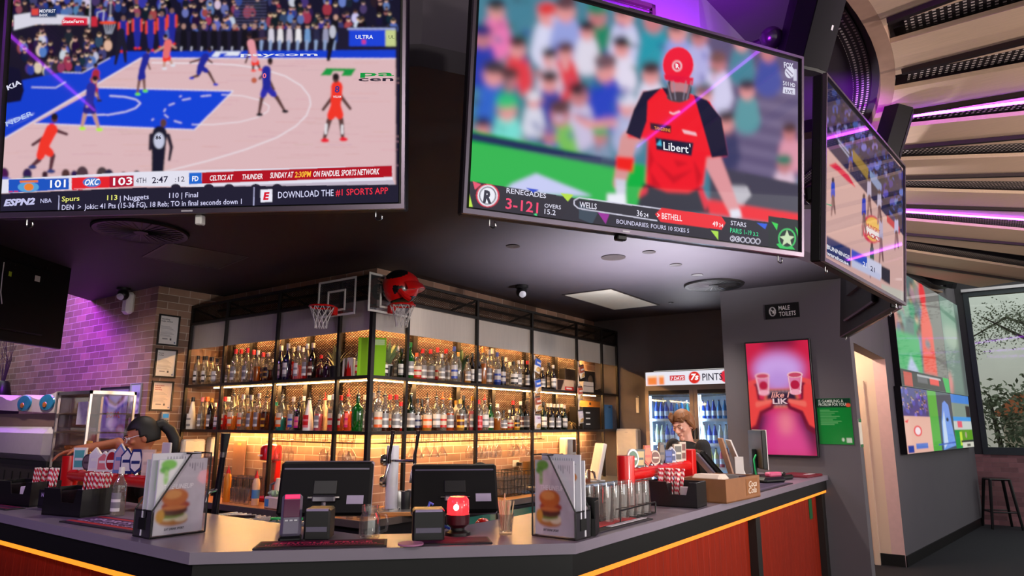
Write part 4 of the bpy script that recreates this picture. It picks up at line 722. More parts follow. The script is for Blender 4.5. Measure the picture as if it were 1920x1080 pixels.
def bottle_at(p, h, kind, liq, lab, cap, pour, label, group, rz=0.0, fill=.72):
    t = thing('bottle', label, 'bottle', p, rz, group); w = h / .29 * (.5 + .5 * .29 / h) if h > .2 else 1
    hh = h * (.86 if pour else .96); pr = [(r * w, z * hh / .95) for r, z in PROF[kind]]
    top_ = [z for r, z in PROF[kind] if r > max(q for q, _ in PROF[kind]) * .8][-1]; lv = top_ * (.35 + .6 * fill) * hh / .95; i0 = max(i for i, (r, z) in enumerate(pr) if z < lv); (ra, za_), (rb_, zb_) = pr[i0], pr[i0 + 1]; pr = pr[:i0 + 1] + [(ra + (rb_ - ra) * (lv - za_) / (zb_ - za_), lv)] + pr[i0 + 1:]
    m = MB(); m.lathe(pr, 14)
    zc = lv + 1e-4 if liq not in ('dark', 'white', 'black', 'olive', 'navy', 'cream', 'silver', 'green', 'purple') else 9
    mi = []
    for f in m.f: zz = max(m.v[i][2] for i in f); mi.append(1 if zz > zc else 0)
    m.mi = mi; m.build('glass', [gl(liq), CLEAR], t, smooth=50)
    if lab and lab != '-':
        r = max(q for q, _ in pr[:3]) * 1.012; m = MB(); za, zb = (.10, .50) if kind not in ('sphere',) else (.31, .40); vs = []; n = 14; z2 = hh * zb; z1 = hh * za
        if kind == 'sphere': r = .0635 * w
        if kind == 'cone': r = .047 * w
        if kind == 'flare': r = .038 * w
        zz = [z1, z1 + (z2 - z1) * .18, z1 + (z2 - z1) * .5, z1 + (z2 - z1) * .66, z2]
        for i in range(n + 1): a = R(-180 + 140 * i / n); vs += [(r * math.cos(a), r * math.sin(a), q) for q in zz]
        for j in range(4): m.add(vs if j == 0 else [], [((5 * i + j) - (0 if j == 0 else len(m.v)), 5 * i + j + 5 - (0 if j == 0 else len(m.v)), 5 * i + j + 6 - (0 if j == 0 else len(m.v)), 5 * i + j + 1 - (0 if j == 0 else len(m.v))) for i in range(n)], j % 2)
        m.build('label', [pm(lab), pm(BAND.get(lab, 'white'))], t)
    rn = pr[-1][0]
    if pour: MB().lathe([(rn * .9, -.004), (rn * 1.25, 0), (rn * 1.25, .012), (.006, .02), (.004, .055), (.002, .07)], 8, (0, 0, pr[-1][1])).build('pourer', pm('black' if cap == '-' else cap), t)
    else: MB().lathe([(rn * 1.16, -hh * .085), (rn * 1.16, hh * .055), (rn, hh * .06)], 10, (0, 0, pr[-1][1])).build('cap', pm(cap), t)
    return t
# photo x, photo y of the top, kind, glass or liquid, label, cap, pourer, row
UL = """361 668 tall clear grey black 0 b;370 668 tall clear black black 0 a;378 670 tall clear black black 0 b;386 668 std clear black black 0 a;397 670 std clear black black 0 b;407 671 squat clear grey black 0 a
428 685 std clear white white 0 b;440 655 std clear white red 0 a;450 655 std clear white red 0 b;462 653 std clear white red 0 a;474 656 square brown white red 0 b;482 658 tall amber - white 0 a;492 659 squat brown gold red 0 b;502 661 square brown gold white 0 a;511 674 tall brown - white 0 b
525 650 wine navy grey silver 0 b;538 646 wine navy grey silver 0 a;548 652 tall red red silver 0 b;558 649 std pink grey silver 0 a;566 652 std red white white 0 b;574 645 std red white white 0 a;585 645 wine dark cream cream 0 a;601 664 squat purple - red 0 b;615 662 squat purple - black 0 b
674 641 std clear red red 1 a"""
UR = """718 658 squat clear black black 0 b;727 656 squat clear grey black 0 a;744 650 std clear white white 0 b;752 655 wine olive grey black 0 a;768 644 wine green white green 0 a;781 660 squat orange red orange 0 b;792 654 square pink white red 0 a;807 655 square clear white red 0 b;820 653 tall red red red 0 b;828 664 std clear white white 0 a;836 652 squat clear white red 0 b;851 651 tall clear blue blue 0 a;859 661 std clear - gold 0 b;868 680 squat honey gold gold 0 a;877 672 std honey white black 0 b;885 663 wine dark grey black 0 b;896 661 wine dark white black 0 a
906 653 tall amber - amber 0 b;917 657 tall clear white silver 0 a;923 655 tall honey - silver 0 b;932 661 std blue blue blue 0 a;942 668 std black navy black 0 b;949 671 std clear white silver 0 b;956 677 squat clear grey white 0 a;963 676 squat clear black black 0 b;972 676 std clear white white 0 a;980 676 std clear grey silver 0 b;989 678 wine dark white red 0 a
1017 690 wine dark white white 0 a;1029 681 wine dark white black 0 b;1037 686 wine dark grey white 0 a"""
LL = """348 745 cone white grey black 0 a;363 746 cone white - black 0 b;368 752 std pink magenta red 0 a;379 746 tall clear white pink 0 a;388 744 square honey white orange 0 b;396 748 tall dark white gold 0 a;404 756 std amber white white 0 b;410 757 wine red grey red 0 a
421 745 tall red red red 0 a;428 744 square honey blue white 0 b;437 730 std amber orange black 1 a;446 730 std orange white black 1 b;455 740 std clear orange silver 0 a;464 732 square clear gold black 1 b;471 742 tall honey white silver 0 a;477 746 flare brown - black 1 b;485 738 std amber white silver 0 a;499 735 std brown yellow black 1 a;510 741 tall brown red silver 0 b
518 754 std amber - teal 0 b;529 732 square teal orange black 1 a;539 746 std pink magenta black 1 b;550 744 square clear blue silver 0 a;561 747 std dark magenta black 1 a;569 744 tall clear white white 0 b;580 740 cone white pink black 1 a;590 760 sphere black gold black 0 a;599 742 std pink white black 1 b;609 740 flare cream - red 1 a;617 741 square clear white white 0 b;624 740 std pink red silver 0 a
639 742 std orange red red 0 a;653 732 std orange magenta red 1 b;671 730 square green - black 1 a;684 742 tall clear white silver 0 b"""
LR = """700 737 tall clear white cream 0 b;709 724 tall clear orange black 1 a;721 731 std brown white black 1 b;731 742 wine brown orange red 0 a;743 742 wine brown white red 0 b;752 752 squat red white red 0 a
770 731 wine olive white black 1 b;783 748 std brown navy black 0 a;791 748 square dark black black 0 b;801 738 square honey orange black 1 a;818 736 std brown grey black 1 b;830 738 std clear red orange 1 a;844 740 std orange white amber 1 b;855 752 tall cream grey gold 0 b;863 749 square honey yellow honey 0 a;869 743 wine olive white black 0 b;876 759 squat clear white black 0 a;886 744 tall pink white gold 0 b
898 750 std red pink red 0 a;909 740 std clear grey red 1 a;919 752 wine green white black 1 b;933 757 square amber - white 0 a;944 768 squat amber white black 0 b;955 767 squat honey red white 0 a;962 753 wine dark grey red 0 b;969 766 std yellow gold gold 0 a;976 754 wine olive cream white 0 b;986 753 wine dark white black 0 a
1019 755 wine olive grey black 0 a;1027 758 wine dark white silver 0 b;1033 758 wine dark white white 0 a;1039 759 wine dark grey silver 0 b;1046 759 wine dark white white 0 a;1053 759 wine olive white white 0 b;1058 761 wine olive grey silver 0 a"""
def run(txt, z, left, sh):
    rows = [q.split() for q in txt.replace('\n', ';').split(';')]; n = len(rows); put = []
    for i, q in enumerate(rows):
        x, y = float(q[0]), float(q[1]); d = .085 if q[7] == 'a' else .165
        k = q[2]; pour = q[6] == '1'; yy = 760 if z < 1.8 else 690
        for d in ((.06, .14, .22, .265) if q[7] == 'a' else (.14, .22, .06, .265)):
            p = PB(x, yy, B0 + d) if left else PA(x, yy, A0 - d); p[2] = z + .0005
            if left and p[0] < LX[0] + .06: p[0] = LX[0] + .06
            h = TOPZ(x, y, p) - z; rad = max(r for r, _ in PROF[k]) * ((.5 + .5 * .29 / h) * h / .29 if h > .2 else 1) + .002
            if all(math.hypot(p[0] - a, p[1] - b) > rad + c for a, b, c in put): break
        put.append((p[0], p[1], rad))
        o = ORD[n - 1 - i] if left else ORD[i]
        lab = f"{q[3]} {WORD[k]} bottle with {q[5] if q[5] != '-' else 'black'} {'pourer' if pour else 'cap'}, {o} from corner post on the {sh} {'left' if left else 'right'} shelf"
        bottle_at(p, h, k, q[3], q[4], q[5], pour, lab, f"bottles on the {sh} shelf", 0 if left else R(90), fill=.35 + .5 * ((i * 7) % 5) / 5)
run(UL, ZU, True, 'upper'); run(UR, ZU, False, 'upper'); run(LL, ZL, True, 'lower'); run(LR, ZL, False, 'lower')
# ================================================================ THINGS ON AND AROUND THE SHELVES
CLG = GLASS('clear_glass', (250, 248, 246), .13, .03); PALE = M('pale_grey_plastic', (190, 188, 196), .4)
def pipe(name, paths, r, m, parent=None, n=6, **k):
    mb = MB()
    for p in paths: mb.tube(p, r, n)
    return mb.build(name, m, parent, **k)
def circ(c, r, n=20, z=0.0): return [(c[0] + r * math.cos(t), c[1] + r * math.sin(t), c[2] + z) for t in np.linspace(0, 2 * PI, n + 1)]
# ---- two small basketball hoops (local x right, y away from the viewer)
def hoop(label, x, zc, loc, rz, w=.50, h=.33, seed=1):
    t = thing('basketball_hoop', label, 'basketball hoop', loc, rz, 'basketball hoops on the shelf frame')
    b = .018
    MB().box(-w / 2, w / 2, -.004, .004, -h / 2, h / 2).build('backboard', GLASS('acrylic', (240, 238, 240), .08, .03), t)
    f = MB(); f.box(-w / 2, w / 2, -.009, -.004, h / 2 - b, h / 2).box(-w / 2, -w / 2 + b, -.009, -.004, -h / 2, h / 2 - b).box(w / 2 - b, w / 2, -.009, -.004, -h / 2, h / 2 - b).box(-w / 2 + b, w / 2 - b, -.009, -.004, -h / 2, -h / 2 + b)
    f.box(-.12, .12, -.0095, -.004, .05, .05 + b).box(-.12, .12, -.0095, -.004, -.12, -.12 + b).box(-.12, -.12 + b, -.0095, -.004, -.10, .05).box(.12 - b, .12, -.0095, -.004, -.10, .05)
    f.build('white_border', WHT, t)
    MB().box(-.035, .035, -.05, -.004, -.16, -.085, bv=.01).build('bracket', REDP, t)
    r = .105; c = (0, -.05 - r, -.10); pipe('rim', [circ(c, r, 28)], .008, REDP, t)
    n = 10; ps = []
    for k in range(n):
        for sg in (1, -1):
            ps.append([(c[0] + rr * math.cos(2 * PI * (k + sg * u) / n), c[1] + rr * math.sin(2 * PI * (k + sg * u) / n), c[2] - zz) for u, rr, zz in ((0, r, .0), (.5, .085, .05), (1, .066, .10), (1.5, .052, .15), (1.8, .05, .185))])
    pipe('net', ps, .0026, M('net_white', (226, 220, 216), .8), t, 4)
    pipe('clamp', [[(-.1, .004, .1), (-.1, .05, .12)], [(.1, .004, .1), (.1, .05, .12)]], .008, BLK, t)
    return t
p = PB(632, 556, B0 - .06); hoop('small clear basketball hoop with an empty net, on the left shelf run', 0, 0, (p[0], B0 - .06, 2.70), 0)
p = PA(731, 556, A0 + .06); hoop('small clear basketball hoop holding the red and black helmet', 0, 0, (A0 + .06, p[1], 2.70), R(90)); HR = p
# ---- the helmet in the right hoop
hx, hy, hz = A0 + .06 + .155, HR[1], 2.70 + .03
t = thing('sports_helmet', 'red and black sports helmet sitting in the right basketball hoop', 'helmet', (hx, hy, hz - .085), R(40)); t.scale = (1.12, 1.12, 1.12); t.rotation_euler = (0, R(-14), R(40))
def hs(p):
    x, y, z = p; k = 1 + .12 * max(0, x) ** 2
    return (x * k, y * (1 - .06 * abs(x)), z)
m = MB(); m.ball((0, 0, .10), (.135, .118, .135), 96, 60, 0, hs)
for i, f in enumerate(m.f):
    c = np.mean([m.v[q] for q in f], 0); x, y, z = c[0] / .135, abs(c[1]) / .118, (c[2] - .10) / .135
    blk = (z > .40 + .35 * x * x and -.6 < x < .62) or (abs(z + .24 + .12 * x) < .24 * (.85 - x) / 1.2 and -.35 < x < .85) or z < -.72 or x < -.88
    m.mi[i] = 1 if blk else 0
m.build('shell', [REDP, M('helmet_black', (18, 16, 18), .25)], t)
v = MB(); n = 14; vs = []
for i in range(n + 1):
    a = R(-70 + 140 * i / n)
    for rr, z in ((.122, .125), (.165, .085), (.178, .052), (.17, .045), (.122, .06)): vs.append((rr * math.cos(a) * 1.05, rr * math.sin(a) * .86, z))
v.add(vs, [(i * 5 + k, i * 5 + 5 + k, i * 5 + 5 + (k + 1) % 5, i * 5 + (k + 1) % 5) for i in range(n) for k in range(5)] + [(4, 3, 2, 1, 0), (n * 5, n * 5 + 1, n * 5 + 2, n * 5 + 3, n * 5 + 4)])
v.build('visor', REDP, t); [pipe('ear_guard', [[(.0, s_ * .112, .06), (.03, s_ * .118, .0), (.06, s_ * .108, -.03)]], .02, REDP, t) for s_ in (1, -1)]
# ---- plants
LEAF = M('leaf_grey_green', (120, 140, 96), .5, var=.25, scale=30); LEAFD = M('leaf_dark', (52, 78, 52), .5, var=.25, scale=30); LEAFY = M('leaf_straw', (206, 176, 120), .6, var=.2, scale=30)
def blade(mb, base, az, L_, lift, droop, w, tw=0):
    d = np.array([math.cos(az), math.sin(az), 0]); sd = np.array([-d[1], d[0], 0]); vs = []; n = 7
    for i in range(n + 1):
        s_ = i / n; p = np.array(base) + d * L_ * s_ * math.cos(lift) + np.array([0, 0, L_ * (s_ * math.sin(lift) - droop * s_ * s_)]); k = w * (1 - s_ ** 1.6) * (.7 + .6 * min(1, s_ * 3))
        vs += [p + sd * k + np.array([0, 0, k * .35]), p - np.array([0, 0, .001]), p - sd * k + np.array([0, 0, k * .35])]
    mb.add(vs, [(i * 3, i * 3 + 1, i * 3 + 4, i * 3 + 3) for i in range(n)] + [(i * 3 + 1, i * 3 + 2, i * 3 + 5, i * 3 + 4) for i in range(n)])
def plant(label, p, n, L_, w, leaf, pot, seed, lift=(35, 85), droop=.35):
    t = thing('potted_plant', label, 'plant', p); rr = random.Random(seed); ph, pr = pot
    MB().lathe([(pr * .72, 0), (pr, ph), (pr * .9, ph), (pr * .86, ph - .012), (0, ph - .014)], 18).build('pot', BLKP, t)
    for k in range(n):
        mb = MB(); blade(mb, (0, 0, ph - .015), rr.uniform(0, 2 * PI), L_ * rr.uniform(.7, 1.1), R(rr.uniform(*lift)), droop * rr.uniform(.5, 1.2), w); mb.build('leaf', leaf, t)
p = PB(628, 706, B0 + .075); p[2] = ZU + .001; plant('spiky pineapple-like plant in a black pot on the upper left shelf', p, 24, .27, .012, M('leaf_spiky', (176, 170, 112), .5, var=.3, scale=40), (.10, .06), 3)
p = PA(727, 702, A0 - .2); p[2] = ZU + .001; plant('grey-green palm plant behind bottles just right of the corner post', p, 16, .34, .02, LEAF, (.11, .05), 5, (55, 88))
p = PA(864, 702, A0 - .2); p[2] = ZU + .001; plant('dark green palm plant behind the blue-capped bottle', p, 18, .36, .016, LEAFD, (.11, .05), 6, (55, 88))
p = PB(655, 706, B0 + .12); p[2] = ZU + .001
t = thing('snack_bag', 'red and white flame-patterned bag on the shelf beside the spiky plant', 'bag', p)
q = Pic(.13, .17, 26, 34, (236, 226, 214)); q.poly([(.15, 1), (.3, .3), (.42, .6), (.55, .1), (.7, .55), (.8, .35), (.95, 1)], (214, 30, 20)); q.mb(0).build('front', PRINT, t, (0, -.026, .085), smooth=0); MB().box(-.065, .065, -.025, .025, 0, .17, bv=.012).build('body', WHT, t)
q = Pic(.235, .325, 40, 50, (140, 200, 36)); q.text('FRESH DRINKS', (.35, .08), (.92, .08), .05, (240, 250, 225), .02); q.text('ASK OUR STAFF', (.45, .17), (.92, .17), .04, (240, 250, 225), .01)
t = thing('green_sign', 'bright green menu card standing behind the corner post of the shelf', 'sign', (A0 - .085, B0 + .085, ZU + .001), R(45)); q.tv = []; q.tf = []; q.tc = []
for k in range(3): q.rect(.56, .05 + k * .05, .95, .085 + k * .05, (225, 240, 200), .8)
q.mb(0).build('face', PRINTM, t, (0, -.004, .1625), smooth=0); MB().box(-.1175, .1175, -.0025, .004, 0, .325).build('board', M('card_green', (130, 186, 40), .6), t)
# ---- snack packets hanging in two strips
def packet(label, p, rz, tilt, cols, w=.115, h=.165, group='snack packets on hanging strips', txt=None):
    t = thing('snack_packet', label, 'snack packet', p, rz, group); t.rotation_euler = (0, tilt, rz)
    q = Pic(w, h, 18, 26, cols[0]); q.rect(0, 0, 1, .12, cols[1]); q.rect(0, .12, 1, .58, cols[2]); q.ell(.55, .78, .36, .16, (196, 140, 70)); q.ell(.4, .84, .25, .1, (226, 190, 120)); q.rect(.15, .3, .85, .42, (236, 230, 226), .8 if txt is None else 0)
    if txt: q.text(txt, (.15, .34), (.85, .34), .12, (120, 40, 110), .03)
    for sd in (-1, 1):
        m = q.mb(0); nv = []
        for x, y, z in m.v:
            u = 1 - (2 * x / w) ** 2; v_ = 1 - (2 * z / h) ** 4; nv.append((x, sd * .022 * max(0, u) ** .6 * max(0, v_) + y, z - h / 2))
        m.v = nv
        if sd > 0: m.f = [f[::-1] for f in m.f]
        m.build('front' if sd < 0 else 'back', PRINT, t)
    return t
BLU3 = ((236, 232, 226), (24, 22, 30), (20, 80, 190)); BRN3 = ((232, 222, 210), (50, 30, 24), (150, 60, 30)); LIL3 = ((232, 226, 222), (30, 28, 34), (214, 206, 220)); RED3 = ((234, 226, 214), (60, 24, 20), (176, 70, 40))
def at_r(x, y, d): p = PA(x, y, A0 + d); return p
for lab, x, y, tl, c, tx in (('blue chip packet, topmost on the left hanging strip', 1010, 672, .25, BLU3, None), ('blue chip packet, second from the top on the left hanging strip', 1007, 709, -.2, BLU3, None), ('brown chip packet, third down on the left hanging strip', 1008, 742, -.15, BRN3, None), ('white chip packet with purple letters at the foot of left strip', 1008, 776, .0, LIL3, 'CRISPS'),
                             ('brown chip packet, topmost on the right hanging strip', 1089, 684, -.25, BRN3, None), ('red-brown chip packet, middle of the right hanging strip', 1087, 724, -.1, RED3, None), ('lilac chip packet, lowest on the right hanging strip', 1088, 768, -.1, LIL3, None)):
    packet(lab, at_r(x, y, .05), R(90), tl, c, txt=tx)
for nm, x in (('left', 1002), ('right', 1084)):
    p = at_r(x, 680, .018); t = thing('clip_strip', f'thin white hanging clip strip carrying the {nm} column of chip packets', 'clip strip', (p[0], p[1], 1.60), R(90), 'hanging clip strips')
    MB().box(-.009, .009, -.002, .002, 0, .78).build('strip', WHT, t)
    for k in range(4): MB().box(-.012, .012, -.014, -.002, .08 + k * .2, .11 + k * .2, bv=.002).build('clip', WHT, t)
# ---- boxes and odds and ends on the right run
def rb(name, label, cat, x0, x1, y1, z, d0, d1, m, parts=(), bv=.004, group=None):
    a = PA(x0, 720, A0 - d0); b = PA(x1, 720, A0 - d0); w = b[1] - a[1]; h = TOPZ((x0 + x1) / 2, y1, PA((x0 + x1) / 2, 720, A0 - d0)) - z
    t = thing(name, label, cat, (A0 - d0, (a[1] + b[1]) / 2, z + .0005), R(90), group); MB().box(-w / 2, w / 2, 0, d1 - d0, 0, h, bv=bv).build('body', m, t)
    return t, w, h
t, w, h = rb('product_box', 'red, brown and white product box on the upper right shelf', 'box', 1044, 1079, 712, ZU, .05, .2, M('box_cream', (214, 176, 150), .6))
q = Pic(w * .98, h * .96, 30, 20, (214, 176, 150)); q.poly([(0, 0), (.4, 0), (.2, 1), (0, 1)], (60, 40, 36)); q.poly([(.35, .1), (1, .05), (1, .9), (.5, .9)], (226, 190, 160)); q.rect(.42, .62, .9, .98, (214, 26, 30)); q.rect(.5, .72, .8, .86, (246, 236, 230)); q.mb(0).build('print', PRINTM, t, (0, -.002, h / 2), smooth=0)
t, w, h = rb('speaker_box', 'black angular box with round speaker lens on the upper right shelf', 'speaker', 1060, 1116, 694, ZU, .19, .28, M('box_black', (30, 26, 24), .5)); MB().lathe([(.06, 0), (.06, .01), (.045, .014), (.02, .006), (0, .004)], 20).build('lens', BLKP, t, (w * .3, 0, h * .6), (R(90), 0, 0)); MB().lathe([(.058, 0), (.064, 0), (.064, .016), (.058, .016)], 20).build('lens_ring', CHR, t, (w * .3, 0, h * .6), (R(90), 0, 0))
t, w, h = rb('carton', 'small pale carton in front of the black speaker box', 'carton', 1094, 1113, 716, ZU, .04, .19, M('carton_pale', (206, 190, 176), .6)); MB().box(-w / 2, w / 2, -.002, 0, h * .55, h * .6).build('seam', BLKP, t)
t, w, h = rb('tool_tray', 'flat black tray of odds on the far end of the upper shelf', 'tray', 1113, 1127, 731, ZU, .05, .2, BLKP); pipe('cable', [[(w * .2, .02, h), (w * .6, .0, h + .02), (w * .9, .03, .02)]], .006, BLKP, t)
t, w, h = rb('storage_box', 'black storage box with white marks at the end of the lower shelf', 'box', 1092, 1124, 763, ZL, .08, .28, M('box_black', (30, 26, 24), .5))
for k in range(3): MB().box(-w * .34, -w * .1, -.003, -.0005, h * (.2 + .25 * k), h * (.26 + .25 * k)).build('mark', WHT, t)
t, w, h = rb('wooden_board', 'honey-coloured board behind the black storage box', 'board', 1084, 1126, 752, ZL, .285, .30, M('board_wood', (176, 120, 60), .5, var=.2, scale=6, stretch=(2, 20, 20)), bv=.003); MB().box(-.02, .02, -.004, -.0005, h - .05, h - .02).build('hole_plate', BLKP, t)
t, w, h = rb('blue_cutting_board', 'blue plastic cutting board standing at the right end of lower shelf', 'cutting board', 1131, 1152, 759, ZL, .1, .115, M('board_blue', (88, 146, 206), .5), bv=.006); MB().box(-.03, .03, -.003, -.0005, h - .045, h - .02, bv=.001).build('handle', M('board_blue_dark', (50, 90, 140), .5), t)
p = PA(1067, 803, A0 - .12); p[2] = ZL + .001
t = thing('grass_basket', 'basket of dry straw-coloured blades beside the wine bottles', 'basket', p); MB().lathe([(.04, 0), (.055, .06), (.05, .06), (.04, .01), (0, .008)], 18).build('bowl', M('wicker', (150, 110, 60), .8), t)
rr = random.Random(4)
for k in range(26): mb = MB(); blade(mb, (0, 0, .04), rr.uniform(0, 2 * PI), .19, R(rr.uniform(30, 88)), .8, .006); mb.build('blade', LEAFY, t)
# ---- wire racks under the lower shelf and the stemware hanging in them
WIRE = M('rack_wire', (70, 48, 30), .4, .7)
def rack(label, left, x0, x1):
    a = PB(x0, 812, B0 + .05)[0] if left else PA(x0, 812, A0 - .05)[1]; b = PB(x1, 812, B0 + .05)[0] if left else PA(x1, 812, A0 - .05)[1]
    t = thing('stemware_rack', label, 'glass rack', ((a, B0, ZL - .03) if left else (A0, a, ZL - .03)), 0 if left else R(90), 'wire stemware racks'); L_ = abs(b - a); n = max(2, int(L_ / .085)); ps = []
    for i in range(n + 1):
        u = L_ * i / n
        for e in (-.012, .012): ps.append([(u + e, .03, 0), (u + e, .03, -.065), (u + e, .26, -.075), (u + e * 1.8, .0, -.07)])
        ps.append([(u - .012, .02, -.068), (u + .012, .02, -.068)])
    pipe('rails', ps, .0028, WIRE, t); pipe('bar', [[(0, .26, -.075), (L_, .26, -.075)], [(0, .03, -.03), (L_, .03, -.03)]], .003, WIRE, t)
rack('wire stemware rack under the left shelf, right of the mixer', True, 512, 668); rack('wire stemware rack under the right shelf, right of corner', False, 724, 880); rack('wire stemware rack under the right shelf, nearer the hand dispenser', False, 884, 1012)
def stem(kind, label, p, group='stemware hanging upside down'):
    t = thing('stemware', label, 'glass', p, 0, group)
    pr = {'flute': [(.032, 0), (.032, -.003), (.005, -.008), (.004, -.06), (.018, -.09), (.026, -.14), (.024, -.20)], 'wine': [(.034, 0), (.034, -.003), (.005, -.008), (.004, -.07), (.03, -.095), (.042, -.13), (.036, -.19)], 'martini': [(.034, 0), (.034, -.003), (.005, -.008), (.004, -.06), (.055, -.15), (.056, -.153)]}[kind]
    MB().lathe(pr[2:], 16).build('bowl', CLG, t); MB().lathe(pr[:3], 16).build('foot', CLG, t)
for k, x in enumerate((511, 520, 529, 538, 547)): p = PB(x, 835, B0 + (.07 if k % 2 else .15)); p[2] = 1.475; stem('flute', f'champagne flute hanging upside down left of the till, {ORD[k]} from the mixer', p)
for k, x in enumerate((608, 620, 642, 651, 660)): p = PB(x, 835, B0 + (.06 if k % 2 else .16)); p[2] = 1.475; stem('wine', f'wine glass hanging upside down above the left till, {ORD[k]} from the left', p)
for k, x in enumerate((772, 784, 799, 814, 829)): p = PA(x, 835, A0 - (.06 if k % 2 else .19)); p[2] = 1.475; stem('martini', f'cone-shaped cocktail glass hanging above the right till, {ORD[k]} from the left', p)
for k, x in enumerate((880, 889, 898, 907, 916, 925, 934)): p = PA(x, 835, A0 - (.06 if k % 2 else .16)); p[2] = 1.475; stem('wine', f'wine glass hanging right of the right till, {ORD[k]} from the left', p)
for k, x in enumerate((958, 967, 980, 992)): p = PA(x, 835, A0 - .14); p[2] = 1.475; stem('wine', f'wine glass hanging above the wall socket, {ORD[k]} from the left', p)
# ---- things fixed to the brick below the shelves
def dispenser(label, loc, rz, w, h, d, win=True, m=WHT):
    t = thing('wall_dispenser', label, 'dispenser', loc, rz); MB().box(-w / 2, w / 2, -d, 0, 0, h, bv=.018).build('case', m, t)
    if win: MB().box(w * .08, w * .38, -d - .003, -d + .002, h * .36, h * .9, bv=.002).build('window', M('window_brown', (92, 62, 50), .2), t); MB().box(w * .06, w * .4, -d - .003, -d + .002, h * .05, h * .27, bv=.002).build('tray', M('dark_grey_plastic', (90, 86, 84), .4), t)
    else: MB().box(-w * .3, w * .3, -d + .01, -.01, -.006, .004).build('outlet', BLKP, t); MB().box(-.02, .02, -d - .001, -d + .002, h * .88, h * .9).build('mark', PALE, t)
p = PA(353, 862, -7.15); h = TOPZ(353, 823, p) - p[2]; dispenser('white paper towel dispenser on brick at the far left under shelf', (-7.149, p[1], p[2]), R(90), .24, h, .11, False)
p = PA(400, 858, -7.15); h = TOPZ(400, 819, p) - p[2]; dispenser('white soap dispenser with brown window, left end under shelf', (-7.149, p[1] - .02, p[2]), R(90), .17, h, .12)
p = PA(1057, 863, WX); h = TOPZ(1057, 820, p) - p[2]; dispenser('white hand soap dispenser on the right brick wall under the shelf', (WX + .001, p[1], p[2]), R(90), .25, h, .12)
p = PB(1184, 862, 8.4); h = TOPZ(1184, 804, p) - p[2]; dispenser('white paper towel dispenser on the dark wall left of the fridge', (p[0], 8.399, p[2]), 0, .31, h, .13, False)
p = PA(966, 870, WX); t = thing('wall_socket', 'white double wall socket with a black plug', 'socket', (WX + .001, p[1], p[2] - .03), R(90)); MB().box(-.06, .06, -.012, 0, 0, .075, bv=.004).build('plate', WHT, t); MB().box(.0, .06, -.05, -.012, .01, .05, bv=.006).build('plug', BLKP, t); pipe('cord', [[(.03, -.03, .01), (.06, -.04, -.05), (.14, -.03, -.06), (.2, -.02, .0)]], .004, WHT, t)
# ================================================================ BACK BENCH AND WHAT STANDS ON IT
BT = .90; STONE = M('bench_stone', (88, 78, 76), .3, var=.2, scale=30); TIMB = M('bench_timber', (190, 128, 70), .4, var=.25, scale=6, stretch=(2, 24, 24)); STEELW = M('stainless', (196, 192, 190), .28, .9, var=.06)
t = thing('back_bench', 'dark edged timber topped back bench under the bottle shelves', 'bench', (-4.0, 3.66, 0))
def bp_(name, mb, m): o = mb.build(name, m, t); o.location = (4.0, -3.66, 0); return o
bp_('worktop', MB().prism([(-7.14, 3.68), (-4.02, 3.68), (-4.02, 6.15), (WX + .004, 6.15), (WX + .004, WY - .004), (-7.14, WY - .004)], BT - .03, BT), TIMB)
bp_('worktop_edge', MB().prism([(-7.14, 3.66), (-4.0, 3.66), (-4.0, 6.15), (-4.02, 6.15), (-4.02, 3.68), (-7.14, 3.68)], BT - .05, BT + .002), STONE)
bp_('carcass', MB().box(-7.14, -4.66, 3.74, WY - .006, .08, BT - .05).box(WX + .006, -4.08, 3.74, 4.7, .08, BT - .05), M('bench_carcass', (24, 20, 22), .5))
bp_('kickboard', MB().box(-7.14, -4.08, 3.80, WY - .01, 0, .08).box(WX + .006, -4.14, WY - .01, 6.1, 0, .08), BLK)
# low glass door fridge under the right run
COOL = bpy.data.materials.new('cool_light'); COOL.use_nodes = True; _b = COOL.node_tree.nodes['Principled BSDF']; _b.inputs['Emission Color'].default_value = (.62, .86, 1, 1); _b.inputs['Emission Strength'].default_value = 7
t = thing('bench_fridge', 'low glass-door drinks fridge under the right end of back bench', 'fridge', (-4.1, 5.4, 0), R(90))
MB().box(-.68, .72, .02, .50, .10, .84).build('cabinet', M('fridge_black', (30, 30, 32), .4), t).data
i_ = MB().box(-.66, .70, -.02, .018, .12, .82); i_.build('interior', M('fridge_teal', (120, 190, 180), .5, emit=.25), t)
for x0, x1 in ((-.67, .01), (.02, .71)): f = MB().box(x0, x0 + .03, -.06, -.03, .11, .83).box(x1 - .03, x1, -.06, -.03, .11, .83).box(x0 + .03, x1 - .03, -.06, -.03, .11, .14).box(x0 + .03, x1 - .03, -.06, -.03, .80, .83).build('door', BLK, t); MB().box(x0 + .03, x1 - .03, -.05, -.045, .14, .80).build('pane', GLASS('teal_glass', (170, 226, 220), .15, .05), f)
def simple(name, label, cat, p, mb, m, group=None, rz=0.0): o = mb.build(name, m, None, [float(v) for v in p], (0, 0, rz)); return tag(o, label, cat, group)
def onb(x, y, z=BT): p = PZ(x, y, z); p[2] = z + .001; return p
def squeeze(label, p, liq, col, stk=None, h=.24):
    t = thing('squeeze_bottle', label, 'squeeze bottle', p); MB().lathe([(.032, 0), (.034, .01), (.034, h * .62), (.026, h * .74), (.018, h * .78)], 16).build('body', M('sauce_' + liq, col, .35), t)
    MB().lathe([(.019, h * .78), (.019, h * .84), (.008, h * .9), (.003, h)], 12).build('nozzle', REDP, t)
    if stk: MB().lathe([(.0346, h * .2), (.0346, h * .45)], 16).build('sticker', M('sticker_' + stk, (80, 140, 200), .5), t)
